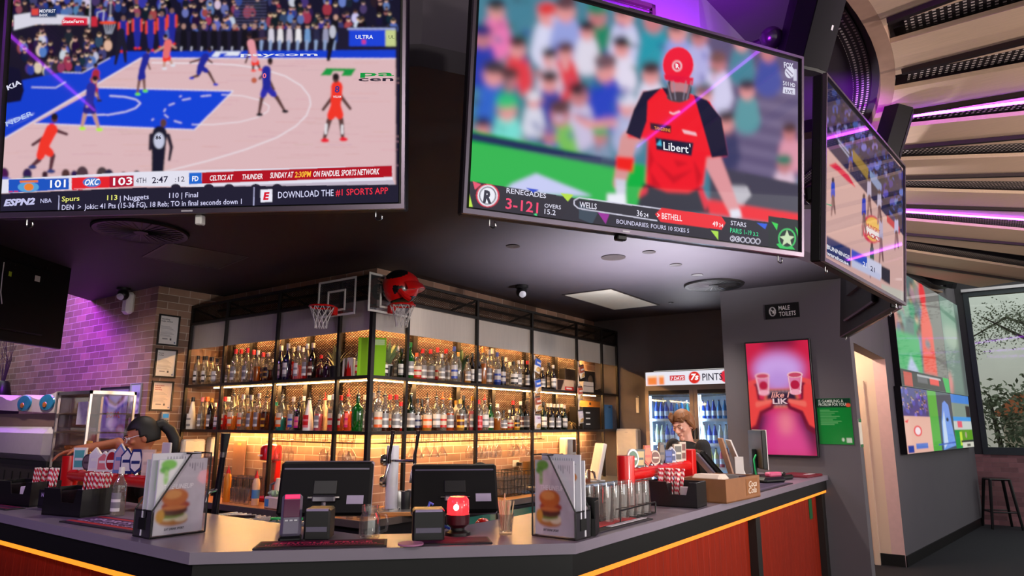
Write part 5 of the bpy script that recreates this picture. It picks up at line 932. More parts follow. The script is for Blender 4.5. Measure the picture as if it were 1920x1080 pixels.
p = PB(424, 938, 3.80); p[2] = BT + .001; squeeze('orange squeeze bottle with a red cap beside the black left tap', p, 'orange', (240, 150, 40), None, .33)
p = PB(478, 944, 3.80); p[2] = BT + .001; squeeze('pale squeeze bottle, red cap and blue sticker, in front of mixer', p, 'pale', (232, 190, 150), 'blue', .30)
# tumblers and trays of glasses at the back left
GLS = {}
def tumbler(label, p, h=.11, r=.036, group='glasses on the back bench', inv=False, cat='glass'):
    k = (h, r, inv)
    if k not in GLS:
        pr = [(r * .78, 0), (r, h), (r * .94, h), (r * .72, .012), (0, .012)]
        if inv: pr = [(a, h - b) for a, b in pr]
        o = MB().lathe(pr, 16).build('tumbler', CLG, None); GLS[k] = o
    else: o = GLS[k].copy(); COL.objects.link(o)
    o.location = [float(v) for v in p]; return tag(o, label, cat, group)
for k, (x, d) in enumerate(((437, .06), (446, .05), (455, .07), (463, .05), (441, .13), (452, .14), (462, .13))):
    p = PB(x, 930, 3.74 + d); p[2] = BT + .001; tumbler(f'clear tumbler between the squeeze bottles, {ORD[k]} of seven', p, .13, .033)
def wirebasket(label, p, rz, w, d, h, n, nm='glass_basket'):
    t = thing(nm, label, 'basket', p, rz, 'wire glass baskets'); ps = []
    for z in np.linspace(.005, h, n): ps.append([(-w / 2, 0, z), (w / 2, 0, z), (w / 2, d, z), (-w / 2, d, z), (-w / 2, 0, z)])
    for x in np.linspace(-w / 2, w / 2, 6): ps.append([(x, 0, h), (x, 0, .005), (x, d, .005), (x, d, h)])
    pipe('wires', ps, .0035, BLK, t); return t
p = PB(448, 915, 3.98); wirebasket('black wire basket of upturned glasses, back left under cutting board', (p[0], 3.98, BT + .001), 0, .55, .22, .2, 3)
for k in range(7):
    for j in range(2): tumbler(f'upturned glass in the back left wire basket, {ORD[k + 7 * j]} of fourteen', (p[0] - .235 + k * .078, 4.04 + j * .095, BT + .012), .2, .035, 'glasses in the back left basket', True)
p = PB(447, 879, WY - .04); h = TOPZ(447, 846, p) - p[2]; t = thing('cutting_board', 'brown cutting board with a handle slot leaning on the brick', 'cutting board', (p[0], WY - .05, BT + .19)); h = .36
MB().box(-.11, .11, 0, .016, 0, h, bv=.008).build('board', M('board_brown', (166, 120, 92), .6), t); MB().box(-.03, .03, -.002, 0, h - .055, h - .03).build('slot', M('slot_orange', (226, 160, 90), .6), t)
t = thing('board_rest', 'small pale ledge holding the brown cutting board', 'ledge', (p[0], WY - .06, BT + .001)); MB().box(-.14, .14, 0, .055, .15, .187).build('top', TIMB, t); MB().box(-.12, -.10, 0, .05, 0, .15).build('leg', BLK, t); MB().box(.10, .12, 0, .05, 0, .15).build('leg', BLK, t)
p = PB(494, 905, 4.0); t = thing('stand_mixer', 'red stand mixer with a rounded head and clear jug', 'mixer', (p[0], 4.0, BT + .001)); zt = TOPZ(494, 833, p) - BT
MB().box(-.08, .08, -.02, .18, 0, .05, bv=.015).build('base', REDP, t); MB().box(-.035, .035, .09, .16, .05, zt - .1, bv=.012).build('column', REDP, t)
MB().lathe([(.055, zt - .15), (.082, zt - .14), (.082, zt - .04), (.07, zt - .012), (.04, zt), (0, zt)], 22, (0, .06, 0), 0, 1.0, 1.3).build('head', REDP, t); MB().lathe([(.05, .06), (.062, zt - .17), (.058, zt - .17), (.046, .068), (0, .066)], 18, (0, .05, 0)).build('jug', CLG, t); MB().box(-.05, .02, -.05, -.046, zt - .11, zt - .095).build('badge', WHT, t)
p = PB(508, 932, 3.72); t = thing('storage_jar', 'frosted plastic jug with grey handle in front of the mixer', 'jug', (p[0], 3.80, BT + .001)); MB().lathe([(.042, 0), (.045, .01), (.045, .19), (.034, .23), (.034, .25)], 18).build('body', M('frosted', (226, 196, 178), .5), t); pipe('handle', [[(-.04, -.02, .21), (-.085, -.03, .19), (-.085, -.03, .10), (-.04, -.02, .07)]], .011, M('grey_handle', (120, 120, 128), .3, .6), t)
p = PB(538, 930, 3.86); t = thing('red_box', 'red box with a pale arch design beside the left till', 'box', (p[0], 3.86, BT + .001)); MB().box(-.10, .10, 0, .10, 0, .30, bv=.004).build('carton', M('box_red', (176, 24, 26), .6), t)
q = Pic(.19, .29, 20, 30, (176, 24, 26)); q.ell(.5, .48, .3, .22, (206, 110, 60)); q.rect(.2, .48, .8, .72, (206, 110, 60)); q.ell(.5, .6, .1, .16, (150, 30, 30)); q.rect(.2, .8, .8, .86, (206, 110, 60)); q.mb(0).build('print', PRINTM, t, (0, -.002, .15), smooth=0)
p = PB(511, 950, 3.70); t = thing('white_tray', 'white tray with a blue sticker near the left till', 'tray', (p[0], 3.70, BT + .003)); MB().box(-.13, .13, 0, .09, 0, .10, bv=.01).build('tub', M('tub_cream', (226, 200, 184), .5), t); MB().box(-.11, -.06, -.003, 0, .02, .08).build('sticker', M('sticker_blue', (110, 150, 210), .5), t)
t2 = thing('herb_packet', 'crumpled green and clear packet lying on the white tray', 'packet', (p[0] - .04, 3.74, BT + .105)); rr = random.Random(2); MB().ball((0, 0, .025), (.07, .035, .026), 18, 10, 0, lambda q: tuple(v * (1 + .18 * math.sin(9 * q[0] + 7 * q[1])) for v in q)).build('packet', M('packet_green', (150, 180, 150), .3, var=.5, scale=40), t2)
# white twin tap column on its tray
p = PZ(733, 953, .945); TAPX, TAPY = p[0], p[1]
t = thing('drip_tray', 'timber drip tray under the white tap column', 'tray', (TAPX, TAPY, BT + .001), R(45)); MB().box(-.26, .26, -.16, .14, 0, .03, bv=.004).build('tray', TIMB, t); MB().box(-.24, .24, -.14, .12, .03, .034).build('grid', STEELW, t)
t = thing('white_tap_column', 'white beer tap column with two chrome handles between the tills', 'beer tap', (TAPX, TAPY, BT + .036), R(38)); zt = TOPZ(733, 835, p) - BT - .036
MB().cyl(0, 0, 0, zt, .05, 28).build('column', M('white_enamel', (214, 212, 224), .3), t); MB().cyl(0, 0, 0, .012, .075, 24).build('flange', CHR, t)
zb_ = TOPZ(733, 863, p) - BT - .036
for sx, dx in ((-.015, -.06), (.19, -.05)):
    x0 = sx; pipe('spout_arm', [[(0, -.04, zb_), (x0 * .5, -.07, zb_), (x0, -.09, zb_)]], .013, CHR, t, 10)
    h_ = MB(); h_.tube([(x0, -.09, zb_ - .02), (x0, -.095, zb_ + .05), (x0 + .01, -.10, zb_ + .1)], [.016, .014, .012], 12).tube([(x0 + .01, -.10, zb_ + .1), (x0 + .025, -.11, zb_ + .24)], [.012, .018], 12); h_.build('tap_handle', M('chrome_dark', (120, 116, 122), .15, 1), t)
    pipe('spout', [[(x0, -.09, zb_ - .02), (x0 - .02, -.11, zb_ - .1), (x0 - .03, -.11, zb_ - .17)]], .011, CHR, t, 10)
for z in (zb_, zb_ - .17): MB().lathe([(.045, 0), (.05, .02), (.04, .045), (0, .055)], 20).build('knob', CHR, t, (-.05, .0, z), (0, R(-90), 0))
for k, (x, y, c, nm) in enumerate(((745, 950, STEELW, 'steel'), (757, 948, BLKP, 'black'), (770, 947, STEELW, 'steel'))):
    p2 = PA(x, y, A0 + .12 + .05 * (k % 2)); o = simple('cocktail_shaker', f'{nm} cocktail shaker beside the white tap column, {ORD[k]} from the column', 'shaker', (p2[0], p2[1] + .02, BT + .001), MB().lathe([(.036, 0), (.046, .17), (.044, .175), (.042, .17), (.033, .01), (0, .01)], 20), c, 'cocktail shakers')
p2 = PA(703, 925, A0 + .06); t = thing('water_jug', 'cream ribbed plastic jug left of the white tap column', 'jug', (-4.30, 3.78, BT + .001), R(30)); MB().lathe([(.06, 0), (.072, .02), (.072, .2), (.05, .26), (.02, .28), (0, .28)], 22).build('body', M('jug_cream', (230, 206, 176), .5), t); pipe('handle', [[(.06, 0, .22), (.11, 0, .2), (.11, 0, .1), (.065, 0, .07)]], .01, M('jug_cream', (230, 206, 176), .5), t)
for k, x in enumerate((701, 710)): tumbler(f'tumbler in front of the cream jug, {ORD[k]} from the left', (-4.2 + k * .085, 3.70 + k * .03, BT + .003), .1, .034)
# slotted black disc, wire baskets, glasses further right
p2 = PA(895, 930, -4.22); t = thing('slotted_disc', 'black slotted round disc standing beside the right till', 'disc', (-4.2, p2[1], BT + .001), R(70)); rD = .17
m = MB(); m.lathe([(rD * .96, 0), (rD, .008), (rD * .98, .018), (0, .02)], 32, sx=.8); o = m.build('disc', BLKP, t, (0, 0, rD + .02), (R(90), 0, 0))
for k in range(5): MB().box(-.075 + k * .033, -.06 + k * .033, -.024, -.02, .05, .19).build('slot', M('slot_grey', (120, 112, 136), .4), t)
MB().box(-.08, .08, -.06, .03, 0, .02, bv=.005).build('foot', BLKP, t)
for k, (x, y) in enumerate(((938, 930), (976, 930))): p2 = PA(x, y, -4.3); wirebasket(f'black wire glass basket right of the slotted disc, {ORD[k]} along', (-4.18, p2[1] + .05, BT + .001), R(90), .30, .3, .24, 4)
b0 = float(PA(940, 930, -4.3)[1]) - .1
for k in range(8):
    for j in range(2): tumbler(f'upturned glass in the wire baskets right of the disc, {ORD[k + 8 * j]} of sixteen', (-4.26 - .1 * j, b0 + k * .085, BT + .02), .17, .036, 'glasses in the right baskets', True)
# stainless end with racks of glasses, small tap, tablet
t = thing('steel_bench', 'stainless steel bench end near the fridge, glasses on top', 'bench', (-4.1, 7.2, 0), R(90)); MB().box(-1.04, .9, -.25, .48, .93, .97, bv=.004).build('worktop', STEELW, t); MB().box(-1.04, .9, .40, .48, 0, .93).build('back_panel', STEELW, t); MB().box(-1.02, .88, -.2, .36, .36, .38).build('undershelf', STEELW, t)
for x in (-1.0, .86): MB().box(x - .02, x + .02, -.22, -.18, 0, .93).build('leg', STEELW, t)
pipe('rack_wires', [[(-1.0, -.22, z), (-.2, -.22, z)] for z in (.86, .78, .70)] + [[(x, -.22, .93), (x, -.22, .66)] for x in (-1.0, -.8, -.6, -.4, -.2)], .006, BLK, t)
for k in range(7): tumbler(f'upturned beer glass on the steel bench by the red tower, {ORD[k]} along', (-4.0, 6.3 + k * .095, .972), .16, .04, 'glasses on the steel bench', True); tumbler(f'upturned beer glass in back row on the steel bench, {ORD[k]} along', (-4.13, 6.3 + k * .095, .972), .16, .04, 'glasses on the steel bench', True)
for k, (x, w_) in enumerate(((6.45, .16), (6.75, .2))): simple('steel_pot', f'brassy steel pot behind the glasses on the steel bench, {ORD[k]} along', 'pot', (-4.4, x, .972), MB().lathe([(w_ * .5, 0), (w_ * .52, .24), (w_ * .48, .24), (w_ * .46, .012), (0, .012)], 24), M('brass_pot', (176, 140, 90), .3, .8))
t = thing('tablet_stand', 'white tablet leaning on a stand on the steel bench', 'tablet', (-3.98, 7.15, .972), R(60)); o = MB().box(-.025, .025, -.10, .10, 0, .42, bv=.008).build('tablet', WHT, t, (0, 0, .02), (0, R(14), 0)); MB().box(-.10, .10, -.08, .08, 0, .02, bv=.005).build('stand', PALE, t)
t = thing('small_beer_tap', 'small brown and chrome beer tap behind the red tower', 'beer tap', (-3.98, 6.99, .972), R(70)); MB().cyl(0, 0, 0, .14, .035, 18).build('column', M('tap_brown', (110, 60, 40), .3), t); pipe('spout', [[(0, 0, .13), (-.06, -.06, .12), (-.09, -.09, .05)], [(.05, 0, .13), (.04, -.07, .11), (.03, -.10, .05)]], .014, CHR, t, 10)
# service shelf behind the corner counter, with the drainer
t = thing('service_shelf', 'low stainless service shelf behind the corner of the counter', 'shelf', (-2.66, 2.56, 0), R(45)); MB().box(-.42, .42, -.02, .42, .97, 1.0, bv=.004).build('top', STEELW, t)
for x in (-.41, .37): MB().box(x, x + .04, .34, .38, 0, .97).build('leg', BLK, t); MB().box(x, x + .04, 0.0, .04, 0, .97).build('leg', BLK, t)
p = PZ(470, 975, 1.06); t = thing('glass_drainer', 'black ribbed drip drainer behind the left counter', 'drainer', (p[0], p[1] + .02, 0)); MB().box(-.42, .42, -.15, .17, 1.03, 1.05, bv=.004).build('tray', BLKP, t)
pipe('ribs', [[(-.4 + k * .05, -.13, 1.056), (-.4 + k * .05, .15, 1.056)] for k in range(17)], .006, M('rib_chrome', (150, 146, 150), .2, .9), t); MB().box(-.38, .38, -.1, .12, 0, 1.03).build('cupboard', BLK, t)
for k, (x, dy, c) in enumerate(((-.2, -.06, 'black'), (.1, .05, 'green'))): pipe('bottle_pourer' if False else 'bar_spoon', [[(x, dy, 0), (x + .22, dy + .05, .012)]], .008, M('spoon_' + c, {'black': (30, 28, 30), 'green': (60, 220, 120)}[c], .3), None, 8, loc=(p[0], p[1] + .02, 1.068)); tag(COL.objects[-1], f'{c} bar tool lying across the ribbed drainer', 'bar tool')
# slim black and chrome tap at the left
p = PB(408, 942, 3.3); t = thing('black_tap', 'tall black and chrome beer tap left of the orange squeeze bottle', 'beer tap', (p[0], 2.24, 1.06)); pz_ = PB(405, 930, 2.24); t.location = (pz_[0], 2.24, 1.051); zt = PB(418, 812, 2.24)[2] - 1.051
m = MB(); m.tube([(0, 0, 0), (.01, 0, zt * .35), (.035, 0, zt * .75)], [.02, .019, .016], 14); m.build('column', M('tap_dark', (34, 32, 40), .2, .6), t); MB().tube([(.035, 0, zt * .75), (.045, 0, zt)], [.016, .026], 14).build('handle', BLKP, t); MB().cyl(0, 0, 0, .02, .045, 20).build('base', CHR, t); MB().tube([(.036, 0, zt * .745), (.039, 0, zt * .80)], .019, 14).build('collar', CHR, t); pipe('spout', [[(.015, -.01, zt * .4), (.03, -.07, zt * .38), (.03, -.08, zt * .28)]], .012, CHR, t, 10)
# ================================================================ THE COUNTER
CT = 1.15; FYL, FXR = 1.458, -1.48; CE = 7.215
K1, K2 = (-2.516, 1.458), (-1.48, 2.494)
REDW = M('red_timber', (132, 30, 8), .5, var=.45, scale=5, stretch=(16, 16, .8), spec=.2)
LAMT = M('grey_laminate', (136, 126, 140), .30, var=.06, scale=8, spec=.4)
c = thing('bar_counter', 'grey topped bar counter with red timber front, amber strip light below edge', 'bar counter', (-2.0, 2.0, 0))
def cp(name, mb, m): o = mb.build(name, m, c); o.location = (2.0, -2.0, 0); return o
def off(d):   # front line moved back by d
    k = d * math.tan(R(22.5)); return [(-9.2, FYL + d), (K1[0] - k, FYL + d), (FXR - d, K2[1] + k), (FXR - d, CE)]
def slab(d0, d1, z0, z1): a = off(d0); b = off(d1); return MB().prism(a + b[::-1], z0, z1)
back = [(-9.2, 2.12), (-2.335, 2.12), (-2.15, 2.305), (-2.15, CE)]
cp('countertop', MB().prism(off(0) + back[::-1], CT - .042, CT), LAMT)
cp('fascia', slab(.02, .06, CT - .135, CT - .043), BLK)
cp('strip_light', slab(.028, .05, CT - .160, CT - .136), AMBER)
cp('carcass', MB().prism(off(.14) + [(-2.2, CE), (-2.2, 2.27), (-2.36, 2.09), (-9.2, 2.09)], .0, CT - .044), BLK)
def planks(p, q, nrm):
    """vertical boards from p to q"""
    L_ = math.hypot(q[0] - p[0], q[1] - p[1]); n = max(1, round(L_ / .098)); ux, uy = (q[0] - p[0]) / L_, (q[1] - p[1]) / L_; w = L_ / n; mb = MB()
    mb.X = Matrix(((ux, -uy, 0, p[0]), (uy, ux, 0, p[1]), (0, 0, 1, 0), (0, 0, 0, 1)))
    for i in range(n): mb.box(i * w + .0015, (i + 1) * w - .0015, 0, .018, .06, CT - .15, bv=.003)
    return mb
o_ = off(.10)
cp('front_panel', planks((-9.1, o_[0][1]), (K1[0] - .1, o_[0][1]), 0), REDW)
cp('front_panel', planks((K1[0] + .06, FYL + .16), (FXR - .16, K2[1] - .06), 0), REDW)
yb = float(PA(1418, 990, FXR - .06)[1])
cp('front_panel', planks((o_[2][0], K2[1] + .1), (o_[2][0], yb - .05), 0), REDW); cp('front_panel', planks((o_[2][0], yb + .05), (o_[2][0], CE - .12), 0), REDW)
pst = M('post_black', (22, 18, 16), .5)
cp('post', MB().box(FXR - .12, FXR - .045, yb - .05, yb + .05, 0, CT - .136), pst); cp('post', MB().box(FXR - .12, FXR - .045, CE - .12, CE, 0, CT - .136), pst)
for k in (K1, K2): cp('post', MB().prism([(k[0] - .09, k[1] + .06), (k[0], k[1] + .045), (k[0] - .045, k[1] + (.0 if k is K2 else .05)), (k[0] + .02 * 0 - .02, k[1] + .12), (k[0] - .12, k[1] + .12)], 0, CT - .15), pst)
cp('kickboard', slab(.13, .139, 0, .1), BLK)
# pictures shared by several things
def burger(q, cx, cy, k):
    q.ell(cx, cy + k * .55, k * 1.0, k * .22, (196, 130, 60)); q.ell(cx + k * .5, cy + k * .42, k * .5, k * .2, (240, 232, 200)); q.ell(cx - k * .3, cy + k * .38, k * .7, k * .16, (226, 226, 180)); q.ell(cx - k * .2, cy + k * .30, k * .95, k * .14, (120, 150, 50))
    q.ell(cx, cy + k * .10, k * .95, k * .24, (92, 44, 26)); q.ell(cx + k * .1, cy - k * .12, k * .98, k * .22, (170, 60, 30)); q.ell(cx, cy - k * .02, k * .85, k * .1, (216, 130, 60)); q.ell(cx, cy - k * .5, k * .92, k * .4, (206, 112, 34)); q.ell(cx - k * .15, cy - k * .62, k * .6, k * .2, (232, 160, 80)); q.ell(cx - k * .9, cy + k * .3, k * .3, k * .3, (226, 170, 60))
def page(w, h, kind):
    q = Pic(w, h, 60, 78, (206, 204, 216))
    if kind == 'front':
        q.poly([(0, 0), (.5, 0), (.2, 1), (0, 1)], (226, 226, 232)); q.ell(.2, .07, .16, .07, (110, 190, 70)); q.ell(.12, .14, .10, .05, (90, 170, 60)); q.ell(.16, .24, .05, .1, (150, 206, 120)); q.rect(.1, .235, 1, .24, (230, 230, 236)); burger(q, .38, .66, .30); q.blur(1)
        q.text('THE LINEUP', (.14, .40), (.74, .40), .062, (246, 246, 250), .03, .15); q.text('EAT DRINK SPORT', (.22, .945), (.62, .945), .03, (40, 36, 44), .02, .2)
        for k in range(6): q.rect(.62 + k * .055, .06, .635 + k * .055, .06 + .05 + .03 * (k % 3), (110, 106, 124))
    else:
        for k in range(9): q.rect(.3 + k * .06, .05, .315 + k * .06, .09 + .02 * (k % 3), (110, 106, 124))
        q.ell(.8, .3, .12, .06, (206, 130, 70)); q.rect(.08, .1, .2, .5, (180, 205, 180), .6); q.rect(.25, .12, .9, .13, (150, 150, 160))
    return q
SMOKE = GLASS('smoked_acrylic', (250, 248, 250), .012, .01)
def menu_holder(label, loc, rz, w, d, h, flip):
    """side view: tall at one end, low at the other; local x along the long side"""
    t = thing('menu_holder', label, 'menu holder', loc, rz, 'menu holders on the counter'); sg = -1 if flip else 1
    def X(u): return sg * u
    out = [(X(-w / 2), 0), (X(w / 2), 0), (X(w / 2), h * .32), (X(-w * .12), h), (X(-w / 2), h)]
    if flip: out = out[::-1]
    for y in (0, d - .003): MB().prismy(out, y, y + .003).build('side_panel', SMOKE, t)
    MB().box(X(-w / 2), X(-w / 2) + sg * .003, .003, d - .003, 0, h).build('back_panel', SMOKE, t); MB().box(X(w / 2) - sg * .003, X(w / 2), .003, d - .003, 0, h * .32).build('end_panel', M('smoked_dark', (46, 42, 50), .3), t)
    pp = [(X(-w / 2), 0), (X(-w / 2), h), (X(-w * .12), h), (X(w / 2), h * .32), (X(w / 2), 0), (X(-w / 2), 0)]
    pipe('black_edge', [[(a, y, b + .003) for a, b in pp] for y in (0, d)] + [[(a, 0, b + .003), (a, d, b + .003)] for a, b in pp[:5]], .0035, BLK, t)
    MB().box(X(w / 2), X(w / 2) + sg * .004, d * .3, d * .7, h * .1, h * .24).build('clip', BLKP, t)
    return t
def menus(prefix, loc, rz, w, d, h, flip):
    sg = -1 if flip else 1
    for k, (dx, dz, kind) in enumerate(((-.008, .0, 'front'), (.03, .025, 'inside'), (.036, .0, 'inside'))):
        pw, ph = w * .90, h * .92
        y = .012 + k * .03
        o = thing('menu', f'{prefix}, {("burger page facing out", "middle one standing taller", "rearmost one")[k]}', 'menu', Matrix.Translation(loc) @ RZ(rz) @ Vector((sg * dx * .4, y, .008 + dz)), rz, 'menus in the holders')
        page(pw, ph, kind).mb(0).build('cover', PRINT, o, (0, -.0015, ph / 2), smooth=0); MB().box(-pw / 2, pw / 2, 0, .008, 0, ph).build('pages', M('paper', (224, 222, 230), .6), o)
mr = (-1.61, 2.535, CT + .001); menu_holder('black edged acrylic menu holder on the right of the counter corner', mr, 0, .215, .12, .335, False); menus('burger menu in the right-hand holder', mr, 0, .215, .12, .335, False)
ml = (-2.925, 1.635, CT + .001); menu_holder('black edged acrylic menu holder on the left of the counter corner', ml, R(90), .24, .14, .335, True); menus('burger menu in the left-hand holder', ml, R(90), .24, .14, .335, True)
# tills seen from behind
def till(label, p, rz, w, h, tilt, z0, sticker):
    t = thing('till', label, 'till', (p[0], p[1], z0 + .001), rz, 'tills on the bar'); zc = p[2] - z0
    e = thing('x', '', ''); bpy.data.objects.remove(e)
    m = MB(); m.box(-w / 2, w / 2, -.03, .012, -h / 2, h / 2, bv=.012); o = m.build('screen_case', M('till_case', (7, 6, 8), .6, spec=.2), t, (0, 0, zc), (R(tilt), 0, 0))
    MB().box(-w / 2, w / 2, .012, .03, -h / 2, h / 2 + .012, bv=.008).build('screen_rim', M('till_grey', (128, 120, 136), .35, .3), o); MB().box(-w * .46, w * .46, -.033, -.028, h * .34, h * .37).build('vent_line', M('till_edge', (84, 78, 100), .4), o)
    MB().box(-.055, .055, -.036, -.03, -.03, .035, bv=.002).build('mount_plate', M('till_black', (12, 10, 14), .5), o)
    MB().box(w * .24, w * .42, -.0315, -.0295, -h * .30, -h * .14).build('sticker', M('till_sticker', (170, 160, 186), .5), o)
    br = MB().box(-.055, .055, -.07, -.03, zc - h * .22, zc - h * .10, bv=.006); br.build('bracket', M('till_silver', (170, 166, 176), .25, .9), t); pipe('hinge', [[(-.075, -.055, zc - h * .14), (.075, -.055, zc - h * .14)]], .008, CHR, t, 10)
    MB().cyl(0, -.05, .02, zc - h * .12, .013, 14).build('pole', M('till_silver', (170, 166, 176), .25, .9), t); MB().box(-.10, .10, -.12, .08, 0, .022, bv=.008).build('foot', BLKP, t)
    return t
p = PD(612, 917, 3.58); till('left till seen from behind, grey rim and pale sticker', p, R(40), .445, .255, -14, 1.0, 1)
p = PD(852, 917, 3.74); till('right till seen from behind, behind the red flashing light', p, R(45), .45, .258, -24, 1.0, 1)
p = PD(1328, 872, 5.6); till('small till by the right barman, its screen tilted up', p, R(120), .34, .26, -40, CT, 1)
def printer(label, p, rz, w, h, d):
    t = thing('receipt_printer', label, 'printer', (p[0], p[1], CT + .001), rz, 'receipt printers'); MB().box(-w / 2, w / 2, 0, d, 0, h, bv=.008).build('case', BLKP, t); MB().box(-w * .4, w * .4, -.003, 0, h * .28, h * .44, bv=.001).build('slot', M('printer_grey', (96, 90, 110), .3), t); MB().box(-w * .42, w * .42, -.002, .01, h * .93, h * 1.005).build('lid_edge', M('printer_lilac', (150, 136, 170), .35), t)
p = PZ(592, 1015, CT); printer('black receipt printer beside the card reader', p, R(40), .105, .125, .12)
p = PZ(803, 1017, CT); printer('black receipt printer left of the red flashing light', p, R(45), .13, .125, .12)
p = PZ(543, 1017, CT); t = thing('card_reader', 'grey card payment terminal with a red-lit top on its stand', 'card reader', (p[0], p[1], CT + .001), R(52)); MB().box(-.045, .045, -.01, .08, 0, .022, bv=.008).build('stand', BLKP, t); o = MB().box(-.041, .041, 0, .04, 0, .17, bv=.012).build('body', M('reader_grey', (96, 88, 110), .35), t, (0, .0, .02), (R(-14), 0, 0)); MB().box(-.032, .032, -.003, .001, .075, .145, bv=.002).build('screen', M('reader_screen', (70, 20, 50), .15, emit=.4), o); MB().box(-.03, .03, -.004, .0, .148, .165, bv=.002).build('top_light', M('reader_red', (240, 30, 90), .3, emit=1.0), o)
for k in range(3): MB().box(-.024 + k * .018, -.012 + k * .018, -.0035, 0, .06, .066).build('key', PALE, o)
# jar mug
p = PZ(692, 1011, CT); t = thing('jar_mug', 'clear handled jar mug standing on the counter corner', 'mug', (p[0], p[1], CT + .001), R(40)); MB().lathe([(.036, 0), (.043, .008), (.043, .085), (.033, .104), (.033, .108), (.036, .109), (.036, .135), (.033, .135), (.033, .112), (.030, .102), (.039, .084), (.039, .012), (0, .01)], 26).build('jar', CLG, t); pipe('handle', [[(.036, 0, .10), (.066, 0, .095), (.074, 0, .07), (.068, 0, .035), (.04, 0, .025)]], .0065, CLG, t, 10)
# red flashing light
p = PZ(858, 1003, CT); t = thing('beacon', 'glowing red beacon lamp on a black base at the counter corner', 'beacon lamp', (p[0], p[1], CT + .001), R(45)); MB().lathe([(.055, 0), (.055, .012), (.03, .02), (.03, .03)], 26).build('foot', BLKP, t); MB().lathe([(.03, .03), (.05, .045), (.052, .085), (.046, .085)], 26).build('cup', M('beacon_dark', (60, 12, 26), .3), t)
RG = bpy.data.materials.new('red_glow'); RG.use_nodes = True; _b = RG.node_tree.nodes['Principled BSDF']; _b.inputs['Base Color'].default_value = (.8, .01, .01, 1); _b.inputs['Emission Color'].default_value = (1, .015, .02, 1); _b.inputs['Emission Strength'].default_value = 3; _b.inputs['Roughness'].default_value = .15
MB().lathe([(.047, .085), (.048, .11), (.046, .145), (.036, .158), (0, .162)], 26).build('dome', RG, t)
BLB = bpy.data.materials.new('bulb_glow'); BLB.use_nodes = True; _b = BLB.node_tree.nodes['Principled BSDF']; _b.inputs['Emission Color'].default_value = (1, .5, .4, 1); _b.inputs['Emission Strength'].default_value = 12
MB().ball((-.012, -.047, .118), (.012, .006, .013), 14, 8).build('bulb_flare', BLB, t)
pipe('cable', [[(-.03, .04, .02), (-.10, .05, .05), (-.13, .05, .10), (-.12, .05, .13), (-.105, .05, .12)]], .006, M('cable_blue', (70, 110, 230), .35), t, 8)
light('beacon_lamp', 'POINT', (p[0] + .03, p[1] - .06, CT + .16), .9, (1, .02, .04), .04)
pr_ = PZ(905, 1000, 1.001); tag(MB().lathe([(.05, 0), (.05, .03), (.043, .06), (.025, .08), (0, .086)], 22).build('red_dome', REDP, None, (float(pr_[0]) * 1.0, float(pr_[1]), 1.001)), 'small red dome behind the counter between beacon lamp and wooden picks', 'dome')
# toothpicks in a glass
p = PZ(948, 1002, CT); tumbler('short faceted glass holding wooden picks on the counter corner', (p[0], p[1], CT + .001), .085, .037, 'pick glass'); rr = random.Random(9); WD = M('pick_wood', (226, 190, 150), .6, var=.2)
pk = None
for k in range(64):
    a = rr.uniform(0, 2 * PI); r0 = .022 * math.sqrt(rr.random()); tl = rr.uniform(.0, .16)
    if pk is None: o = MB().tube([(0, 0, 0), (0, 0, .112), (0, 0, .118)], [.0030, .0028, .0006], 6).build('wooden_pick', WD); pk = o
    else: o = pk.copy(); COL.objects.link(o)
    o.location = (p[0] + r0 * math.cos(a), p[1] + r0 * math.sin(a), CT + .015 + rr.uniform(0, .012)); o.rotation_euler = (rr.uniform(-.16, .16), rr.uniform(-.16, .16), 0); tag(o, 'thin wooden pick standing in the glass on the counter corner', 'pick', 'wooden picks in the glass')
pk.rotation_euler = (0, .05, 0); pk.location.z += .03
# striped straws in black caddies
STR = bpy.data.materials.new('straw_stripes'); STR.use_nodes = True; nt = STR.node_tree; wv = nt.nodes.new('ShaderNodeTexWave'); wv.wave_type = 'BANDS'; wv.bands_direction = 'DIAGONAL'; wv.inputs['Scale'].default_value = 22; tc = nt.nodes.new('ShaderNodeTexCoord'); rp = nt.nodes.new('ShaderNodeValToRGB'); rp.color_ramp.interpolation = 'CONSTANT'; rp.color_ramp.elements[0].color = L4((246, 236, 232)); rp.color_ramp.elements[1].color = L4((214, 24, 60)); rp.color_ramp.elements[1].position = .5
nt.links.new(tc.outputs['Object'], wv.inputs[0]); nt.links.new(wv.outputs['Fac'], rp.inputs[0]); nt.links.new(rp.outputs[0], nt.nodes['Principled BSDF'].inputs['Base Color'])
ST = []
def straws(loc, rz, n, w, d, h, label, group, lean=0.0, seed=1):
    rr = random.Random(seed); X = Matrix.Translation(loc) @ RZ(rz)
    for k in range(n):
        if not ST: o = MB().tube([(0, 0, 0), (0, 0, .20)], .0058, 8).build('paper_straw', STR); ST.append(o)
        else: o = ST[0].copy(); COL.objects.link(o)
        o.location = X @ Vector(((k + .5) / n * w - w / 2, rr.uniform(-d / 2, d / 2), .03)); o.rotation_euler = (rr.uniform(-.05, .05), lean + rr.uniform(-.04, .10), rz); tag(o, label, 'straw', group)
